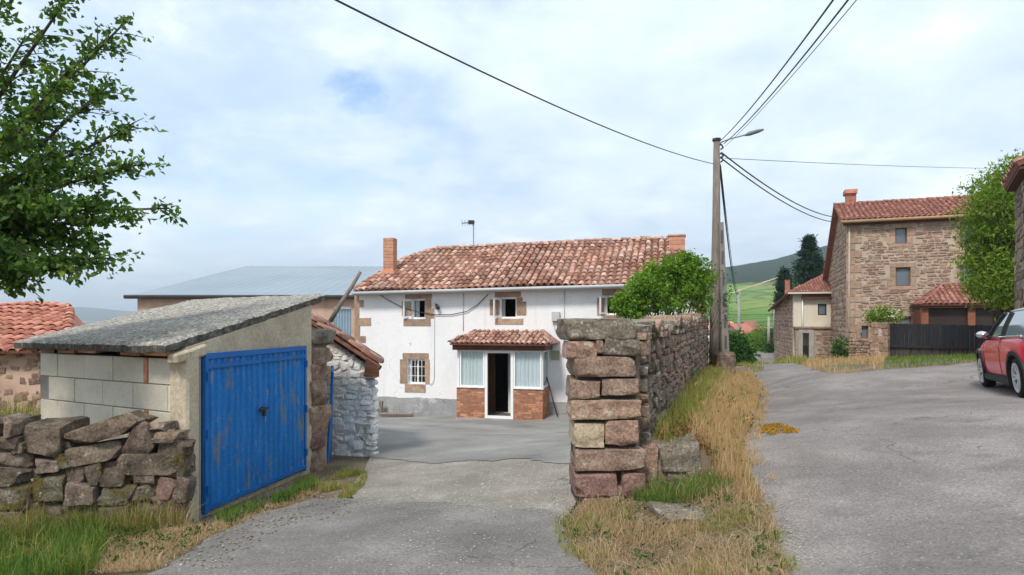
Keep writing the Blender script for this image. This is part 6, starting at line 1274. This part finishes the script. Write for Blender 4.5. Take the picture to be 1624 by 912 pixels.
# shrub above the roadside wall
sb_ = P(1045, 530, 16.3)
plant('elder_shrub', 'bright green shrub growing over the roadside wall in front of the white house', 'shrub', (sb_.x, sb_.y, -1.0), [LB(1045, 468, 16.3, 40, 32, .7, .6), LB(1000, 488, 16, 24, 16, .45, .35), LB(985, 476, 15.9, 11, 12, .2, .12), LB(1018, 452, 16, 20, 18, .4, .25), LB(1085, 450, 16.6, 30, 28, .6, .4), LB(1062, 428, 16.5, 22, 20, .4, .28), LB(1088, 412, 16.5, 14, 13, .3, .12), LB(1106, 428, 16.7, 14, 20, .3, .16), LB(1036, 432, 16.2, 14, 16, .3, .13), LB(1112, 470, 16.9, 14, 30, .3, .16), LB(1120, 440, 16.9, 9, 14, .2, .06)], 240, 24, .085, .10, MT['leaf_bright'], .035, .42, surf=.2, twigs=16)
plant('ivy_tuft', 'sparse grey green shoots climbing the utility pole', 'climber', P(1128, 520, 18.4), [LB(1124, 445, 18.4, 9, 38, .2, .6), LB(1150, 470, 18.4, 9, 40, .2, .5)], 26, 7, .10, .09, MT['leaf_mid'], .01, .4, twigs=5)
# ash tree behind the car
ab = P(1585, 575, 23)
plant('ash_tree', 'tall light green tree between the tall stone house and the right edge barn', 'tree', (ab.x, ab.y, zg(ab.x, ab.y)), [LB(1592, 330, 23, 44, 60, 1.5, 1.1), LB(1572, 395, 23.3, 34, 50, 1.2, .8), LB(1610, 400, 23, 40, 60, 1.5, .9), LB(1590, 455, 22.6, 40, 30, 1.2, .5), LB(1574, 440, 22.8, 30, 30, 1, .35), LB(1600, 285, 23, 30, 32, 1, .45), LB(1655, 350, 23, 50, 80, 1.5, .6)], 210, 26, .2, .17, MT['leaf_ash'], .13, .32, twigs=9, droop=.6)
plant('flowering_elder', 'shrub with white flower heads behind the stone pillar', 'shrub', P(1400, 560, 31.3), [LB(1402, 503, 31.3, 26, 15, .6, 1)], 70, 22, .15, .13, MT['leaf_ash'], .04, .5, flowers=(26, .07, MT['flower_white']))
plant('roadside_shrub', 'small green shrub at the foot of the tall stone house', 'shrub', P(1335, 590, 34), [LB(1335, 555, 34, 13, 22, .6, 1)], 50, 22, .15, .14, MT['leaf_mid'], .04)
for i, (x, y, D, rx, ry, lb) in enumerate(((1168, 552, 33, 15, 26, 'dark green bush beside the road next to the utility pole'), (1205, 542, 68, 25, 23, 'broad green bush in the bend of the road'), (1227, 540, 64, 12, 22, 'rounded bush against the corner house at the road bend'), (1189, 549, 70, 15, 15, 'low green bush between the two larger roadside bushes'))):
    plant('roadside_bush', lb, 'bush', P(x, y+ry, D), [LB(x, y, D, rx, ry, rx/FOC*D, 1), LB(x+rx*.4, y+ry*.4, D-.5, rx*.7, ry*.6, rx/FOC*D*.7, .5), LB(x-rx*.4, y+ry*.45, D-.5, rx*.6, ry*.5, rx/FOC*D*.7, .4)], 90, 26, .22, .20, MT['leaf_mid'] if i in (0, 3) else MT['leaf_bright' if i == 1 else 'leaf_mid'], .06, group='bushes along the far road')
def conifer(name, label, x, yt, yb, D, wpx):
    base = P(x, yb, D); top = P(x, yt, D); H = top.z-base.z; o = tag(empty(name, base), label, 'tree'); mb = MB(); mb.tube([base+Vector((0, 0, -4)), top], [.3, .03], 8); pts, ds = [], []
    n = 150
    for i in range(n):
        f_ = rng.random()**.8; z = base.z+H*f_; rad = wpx/FOC*D*(1-f_)**.85*rng.uniform(.62, 1.12)*(.84+.16*math.sin(f_*34))+.06; a = rng.uniform(0, 6.28); s0 = Vector((base.x, base.y, z)); e = s0+Vector((math.cos(a)*rad, math.sin(a)*rad, -.10*rad+.25*f_)); mb.tube([s0, s0.lerp(e, .5)+Vector((0, 0, .08)), e], [.04, .03, .01], 4, cap=False)
        for j in range(70): t_ = rng.uniform(.2, 1.03); pts.append(tuple(s0.lerp(e, t_)+Vector((rng.gauss(0, .18), rng.gauss(0, .18), rng.gauss(-.05, .14))))); ds.append((math.cos(a)*.6, math.sin(a)*.6, .3))
    mb.build('trunk', MT['bark'], o, True); cr = link('crown', leaf_mesh('crown', np.array(pts), .34, MT['needle'], .28, .1, np.array(ds)), o); cr['kind'] = 'stuff'
conifer('pine_tree', 'dark conifer rising behind the roof of the corner house', 1284, 380, 478, 62, 50)
conifer('pine_tree', 'smaller dark conifer just left of the taller one behind the corner house', 1244, 432, 492, 66, 18)
for x, y, D, r, lb in ((1186, 491, 420, 7, 'round dark tree standing alone on the green hillside'), (1236, 500, 120, 12, 'bushy tree behind the chimney end of the corner house'), (1204, 505, 330, 6, 'small hedge tree low on the green hillside')):
    plant('hill_tree', lb, 'tree', P(x, y+r, D), [LB(x, y, D, r, r*.75, r/FOC*D, 1)], 60, 24, r/FOC*D*.16, r/FOC*D*.14, MT['leaf_mid'], .2)
# ---- grasses
def blades(name, XYZ, hmin, hmax, wid, mat, label, cat='grass', lean=.35, seed=None):
    N = len(XYZ); B = np.asarray(XYZ, float); h = nr.uniform(hmin, hmax, N)*np.clip(nr.normal(1, .22, N), .5, 1.6); a = nr.uniform(0, 2*np.pi, N); ln = np.abs(nr.normal(0, lean, N))*h; w = wid*nr.uniform(.6, 1.3, N)
    la = nr.uniform(0, 2*np.pi, N); side = np.stack([np.cos(a), np.sin(a), np.zeros(N)], 1)*w[:, None]*.5; ld = np.stack([np.cos(la), np.sin(la), np.zeros(N)], 1)
    z = np.array([0, 0, 1.]); b1, b2 = B-side, B+side; mid = B+ld*(ln*.35)[:, None]+z*(h*.58)[:, None]; tip = B+ld*ln[:, None]+z*(h*np.clip(1-.25*(ln/h)**2, .6, 1))[:, None]
    V = np.stack([b1, b2, mid+side*.75, mid-side*.75, tip+side*.12, tip-side*.12], 1).reshape(-1, 3); base = np.arange(N)[:, None]*6
    Fq = np.concatenate([base+np.array([[0, 1, 2, 3]]), base+np.array([[3, 2, 4, 5]])]); o = link(name, np_mesh(name, V, Fq, mat)); return tag(o, label, cat, kind='stuff')
def scatter(poly, n, zf=ZG, clump=0., thr=-.1, fr=1.6, off=0.):
    arr = np.array([tuple(p[:2]) for p in poly]); lo, hi = arr.min(0), arr.max(0); out = []; got = 0
    while got < n:
        q = nr.uniform(lo, hi, (n*3, 2)); ok = inpoly(q[:, 0], q[:, 1], arr); q = q[ok]
        if clump: q = q[[mnoise.noise(Vector((x*fr, y*fr, 5+off)))+rng.uniform(-.15, .15) > thr for x, y in q]]
        out.append(q); got += len(q)
        if not len(q): break
    q = np.concatenate(out)[:n]; return np.c_[q, zf(q[:, 0], q[:, 1])]
def gp_(pts): return [G(x, y) for x, y in pts]
vp = [(Xw(y)+.02, y) for y in np.linspace(6.45, 20.5, 24)]+[(float(Xr(y))-.02, y) for y in np.linspace(20.5, 6.45, 24)]
vin = [(Xw(y)+.02, y) for y in np.linspace(6.45, 20.5, 24)]+[(float(Xw(y)*.55+Xr(y)*.45), y) for y in np.linspace(20.5, 6.45, 24)]
vout = [(float(Xw(y)*.62+Xr(y)*.38), y) for y in np.linspace(5.7, 20.5, 24)]+[(float(Xr(y))-.06, y) for y in np.linspace(20.5, 5.7, 24)]
blades('dry_grass', scatter(vout, 24000, ZV, 1, -.12, 2.6), .06, .25, .005, MT['grass_dry'], 'tall straw coloured grass along the road edge of the bank')
blades('bank_grass', scatter(vin, 14000, ZV, 1, -.16, 2.3), .06, .24, .006, MT['grass_mixed'], 'yellow green grass on the bank below the roadside wall')
bl2_ = gp_(((60, 838), (300, 832), (360, 830), (470, 788), (520, 770), (500, 790), (420, 816), (330, 856), (250, 905), (150, 912), (170, 870), (120, 845)))
isl = gp_(((893, 832), (930, 806), (1000, 800), (1040, 785), (1110, 770), (1150, 740), (1182, 745), (1195, 770), (1225, 830), (1248, 905)))+[Vector((1.5, 3.4, 0)), Vector((1.1, 2.9, 0)), Vector((.75, 3.2, 0))]+gp_(((930, 906), (903, 868)))
tag(sheet('grass_island', [tuple(p[:2]) for p in isl], MT['soil'], .030, .2, jag=.05), 'patch of bare soil in front of the gate pier', 'ground', kind='structure')
blades('straw_tuft', scatter(isl, 8500, ZG, 1, .02, 1.9), .05, .17, .0045, MT['grass_straw'], 'dry straw grass on the patch in front of the pier', lean=.8)
blades('green_tuft', scatter(isl, 5000, ZG, 1, .18, 1.6, 3), .04, .14, .005, MT['grass_mixed'], 'short green grass among the straw in front of the pier', lean=.5)
blades('matted_straw', np.concatenate([scatter(isl, 7000, ZG)+np.array([0, 0, .03]), scatter(bl2_, 2500, ZG)]), .03, .06, .004, MT['grass_straw'], 'flattened dead straw lying on the soil', lean=2.6)
blades('bank_straw', scatter(vp, 9000, ZV), .03, .07, .005, MT['grass_straw'], 'flattened dead grass lying on the bank', lean=2.4)
pf = gp_(((1000, 800), (1030, 790), (1100, 772), (1150, 760), (1160, 785), (1060, 815)))
blades('pier_weeds', scatter(pf, 2600, ZG), .06, .2, .008, MT['grass_green'], 'fresh green weeds at the foot of the gate pier', lean=.5)
bl_ = gp_(((-80, 912), (-60, 845), (60, 838), (150, 835), (170, 870), (150, 912)))+[Vector((-4.3, 3.6, 0)), Vector((-5.6, 3.6, 0))]
blades('lawn_straw', scatter(bl_, 3000, ZG, 1, -.05, 2.8, 6), .06, .26, .005, MT['grass_mixed'], 'yellowing stems among the lower left grass', lean=.8)
blades('lawn_grass', scatter(bl_, 11000, ZG, 1, -.2, 2.5), .05, .22, .006, MT['grass_green'], 'green grass below the tumbledown wall at the lower left', lean=.5)
bl2 = gp_(((60, 838), (300, 832), (360, 830), (470, 788), (520, 770), (500, 790), (420, 816), (330, 856), (250, 905), (150, 912), (170, 870), (120, 845)))
blades('verge_litter', scatter(bl2, 9000, ZG, 1, -.15, 2.2), .02, .09, .005, MT['grass_straw'], 'thin dry grass along the foot of the garage', lean=.9)
blades('door_weeds', scatter(gp_(((330, 825), (400, 800), (470, 770), (520, 760), (500, 778), (430, 806), (360, 835))), 2600, ZG, 1, .02, 2.5, 1), .04, .15, .008, MT['grass_green'], 'green weeds growing along the blue garage doors', lean=.5)
blades('gatepost_weeds', scatter(gp_(((500, 765), (530, 745), (585, 752), (575, 775), (545, 800), (510, 795))), 4500, ZG, 1, .02, 2.0, 7), .02, .09, .006, MT['grass_mixed'], 'mossy grass patch by the stone gatepost', lean=.6)
blades('field_grass', scatter([(-14, 8.4), (-5.9, 8.6), (-6.6, 13.2), (-14, 12.6)], 12000), .15, .5, .012, MT['grass_mixed'], 'tall yellow green grass behind the tumbledown wall')
rvg = RIGHT_EDGE[1:6]+[Vector((fp0.x, fp0.y, 0)), P(1381, 540, 30.2), P(1346, 540, 32), P(1322, 540, 36), P(1290, 570, 42)]
blades('house_verge_grass', scatter(rvg, 6500, ZG, 1, -.02, .8), .06, .22, .014, MT['grass_dry'], 'dry grass verge at the foot of the tall stone house')
blades('fence_verge_grass', scatter([p for p in RIGHT_EDGE[5:]]+[Vector((fp1.x, fp1.y-.1, 0)), Vector((fp0.x, fp0.y-.1, 0))], 6000), .04, .14, .014, MT['grass_green'], 'green weeds along the black board fence')
blades('corner_grass', scatter([G(1226, 574), G(1272, 581), G(1280, 577), Vector((20.3, 43.0, 0)), Vector((20.2, 47.5, 0))], 3000), .12, .4, .025, MT['grass_mixed'], 'grass strip along the corner house')
blades('road_bend_grass', scatter([Vector((12, 24, 0)), ROAD_EDGE[-1], ROAD_EDGE[-2], ROAD_EDGE[-3], Vector((7.2, 21, 0)), Vector((8.5, 21, 0)), Vector((16, 50, 0)), Vector((20.5, 56, 0))], 6000), .08, .25, .02, MT['grass_mixed'], 'grass along the left side of the far road')
def weeds(name, poly, n, per, size, mat, label, zf=ZG):
    c = scatter(poly, n, zf); pts = np.repeat(c, per, 0)+nr.normal(size=(n*per, 3))*np.array([.05, .05, 0]); pts[:, 2] += nr.uniform(.0, .10, len(pts))
    up = np.tile(np.array([[0, 0, .5]]), (len(pts), 1)); return tag(link(name, leaf_mesh(name, pts, size, mat, .42, 0, up)), label, 'weeds', kind='stuff')
weeds('bank_weeds', vp, 230, 14, .06, MT['leaf_mid'], 'broad leaved weeds among the bank grass', ZV)
weeds('patch_weeds', isl, 70, 14, .045, MT['leaf_mid'], 'broad leaved weeds on the straw patch before the pier')
weeds('garage_weeds', bl2, 60, 16, .04, MT['leaf_mid'], 'small broad leaved weeds along the garage and rubble wall')
weeds('lawn_weeds', bl_, 60, 14, .06, MT['leaf_mid'], 'broad leaved plants in the grass at the lower left')
edge = [(float(Xr(y))-.12, y) for y in np.linspace(5.6, 20, 30)]+[(float(Xr(y))+.16, y) for y in np.linspace(20, 5.6, 30)]
blades('edge_tufts', scatter(edge, 2600, ZG, 1, .16, 3.2, 11)+np.array([0, 0, .02]), .03, .14, .005, MT['grass_dry'], 'small dry tufts creeping over the road edge', lean=.9)
cen = np.mean([tuple(p[:2]) for p in isl], 0); ring = [tuple(cen+(np.array(p[:2])-cen)*1.10) for p in isl]
et = scatter(ring, 5200, ZG, 1, .12, 3.4, 17); et = et[~inpoly(et[:, 0], et[:, 1], [tuple(cen+(np.array(p[:2])-cen)*.93) for p in isl])]
blades('patch_fringe', et+np.array([0, 0, .02]), .02, .09, .0045, MT['grass_mixed'], 'ragged grass fringe spreading from the straw patch onto the asphalt', lean=.9)
wb_ = gp_(((-60, 868), (-60, 838), (120, 834), (290, 828), (305, 838), (180, 858)))
blades('wall_foot_weeds', scatter(wb_, 3600, ZG, 1, -.1, 2.6, 4), .08, .34, .006, MT['grass_mixed'], 'tall mixed weeds at the foot of the tumbledown wall', lean=.5)
blades('wall_foot_straw', scatter(wb_, 2200, ZG, 1, 0, 2.2, 9), .06, .28, .005, MT['grass_straw'], 'brown dead stalks at the foot of the tumbledown wall', lean=.8)
# stonecrop patch spilling on the road, yellow flowers in the verge
sp = gp_(((1200, 690), (1213, 678), (1238, 675), (1252, 681), (1272, 685), (1262, 693), (1238, 690), (1222, 694)))
pts = scatter(sp, 2200, ZG, 1, -.12, 6); pts[:, 2] += .022+nr.uniform(0, .03, len(pts)); tag(link('stonecrop', leaf_mesh('stonecrop', pts, .022, MT['orange_moss'], .6)), 'orange yellow stonecrop patch spreading onto the road edge', 'plant', kind='stuff')
lit = scatter(isl, 1800, ZG); lit[:, 2] += .034; tag(link('leaf_litter', leaf_mesh('leaf_litter', lit, .028, leafmat('litter', [(.10, .055, .03), (.22, .13, .07), (.36, .25, .15)], .1), .5, 0, np.tile(np.array([[0, 0, .1]]), (len(lit), 1)))), 'brown dead leaf litter on the patch before the pier', 'litter', kind='stuff')
k2 = scatter(vp, 55, ZV); k2[:, 2] += nr.uniform(.25, .42, 55); kk = np.repeat(k2, 8, 0)+nr.normal(size=(440, 3))*.012
tag(link('yellow_flowers', leaf_mesh('yellow_flowers', kk, .017, MT['flower_yellow'], .9)), 'small yellow flowers dotted through the bank grass', 'flowers', kind='stuff')
mo = [(Xw(y)+.04, y) for y in (6.5, 7.2, 8)]+[(Xw(8)+.3, 8), (Xw(6.5)+.75, 6.5)]
pts = scatter(mo, 2200, ZV); pts[:, 2] += nr.uniform(.01, .09, len(pts)); tag(link('dead_weeds', leaf_mesh('dead_weeds', pts, .045, leafmat('rust_leaf', [(.12, .05, .025), (.22, .10, .04), (.34, .2, .06)], .2), .5)), 'rust brown dead weeds on the ledge beside the pier', 'weeds', kind='stuff')
# loose gravel along the paving edges
def pebbles(name, poly, n, s0, s1, mat, label, zf=ZG):
    pts = scatter(poly, n, zf); L = stone_set('low', mat); its = [(L[rng.randrange(12)], Matrix.Translation((x, y, z+.03)) @ Matrix.Rotation(rng.uniform(0, 6), 4, 'Z') @ Matrix.Diagonal((rng.uniform(s0, s1), rng.uniform(s0, s1), rng.uniform(s0, s1)*.6, 1))) for x, y, z in pts]
    o = join_meshes(name, its, mat, None); return tag(o, label, 'gravel', kind='stuff')
pebbles('loose_gravel', gp_(((250, 905), (420, 812), (500, 788), (590, 800), (560, 820), (450, 840), (350, 912))), 330, .004, .012, MT['stone_grey'], 'loose stones along the left edge of the driveway')
pebbles('driveway_chips', gp_(((640, 812), (800, 815), (850, 860), (840, 905), (620, 905))), 90, .003, .009, MT['chip'], 'pale stone chips scattered on the driveway')
pebbles('verge_gravel', gp_(((1190, 770), (1222, 830), (1245, 905), (1310, 905), (1250, 820), (1208, 755))), 420, .002, .007, MT['chip'], 'grit along the edge of the road beside the straw patch')
pebbles('apron_grit', gp_(((570, 770), (600, 790), (760, 800), (890, 808), (905, 790), (905, 822), (760, 816), (590, 810), (540, 790))), 500, .002, .006, MT['chip'], 'loose grit along the seam between driveway and concrete ramp')
pebbles('pier_grit', gp_(((870, 770), (905, 745), (906, 800), (925, 806), (892, 830), (870, 815))), 140, .003, .009, MT['chip'], 'crumbled stone and dirt at the foot of the gate pier')
# ------------------------------------------------------------------ air
HAZE = True
if HAZE:
    mb = MB(); mb.box(-4600, 4600, -300, 4600, -6, 135)
    m, t = nodes('haze_air'); q = NT(t); v = q.n('ShaderNodeVolumePrincipled'); v.inputs['Color'].default_value = (.80, .88, 1.0, 1); v.inputs['Density'].default_value = .00036; v.inputs['Anisotropy'].default_value = .2
    q.l(v.outputs[0], q.n('ShaderNodeOutputMaterial').inputs['Volume']); hz = mb.build('haze', m); tag(hz, 'thin damp haze over the valley', 'haze', kind='stuff')
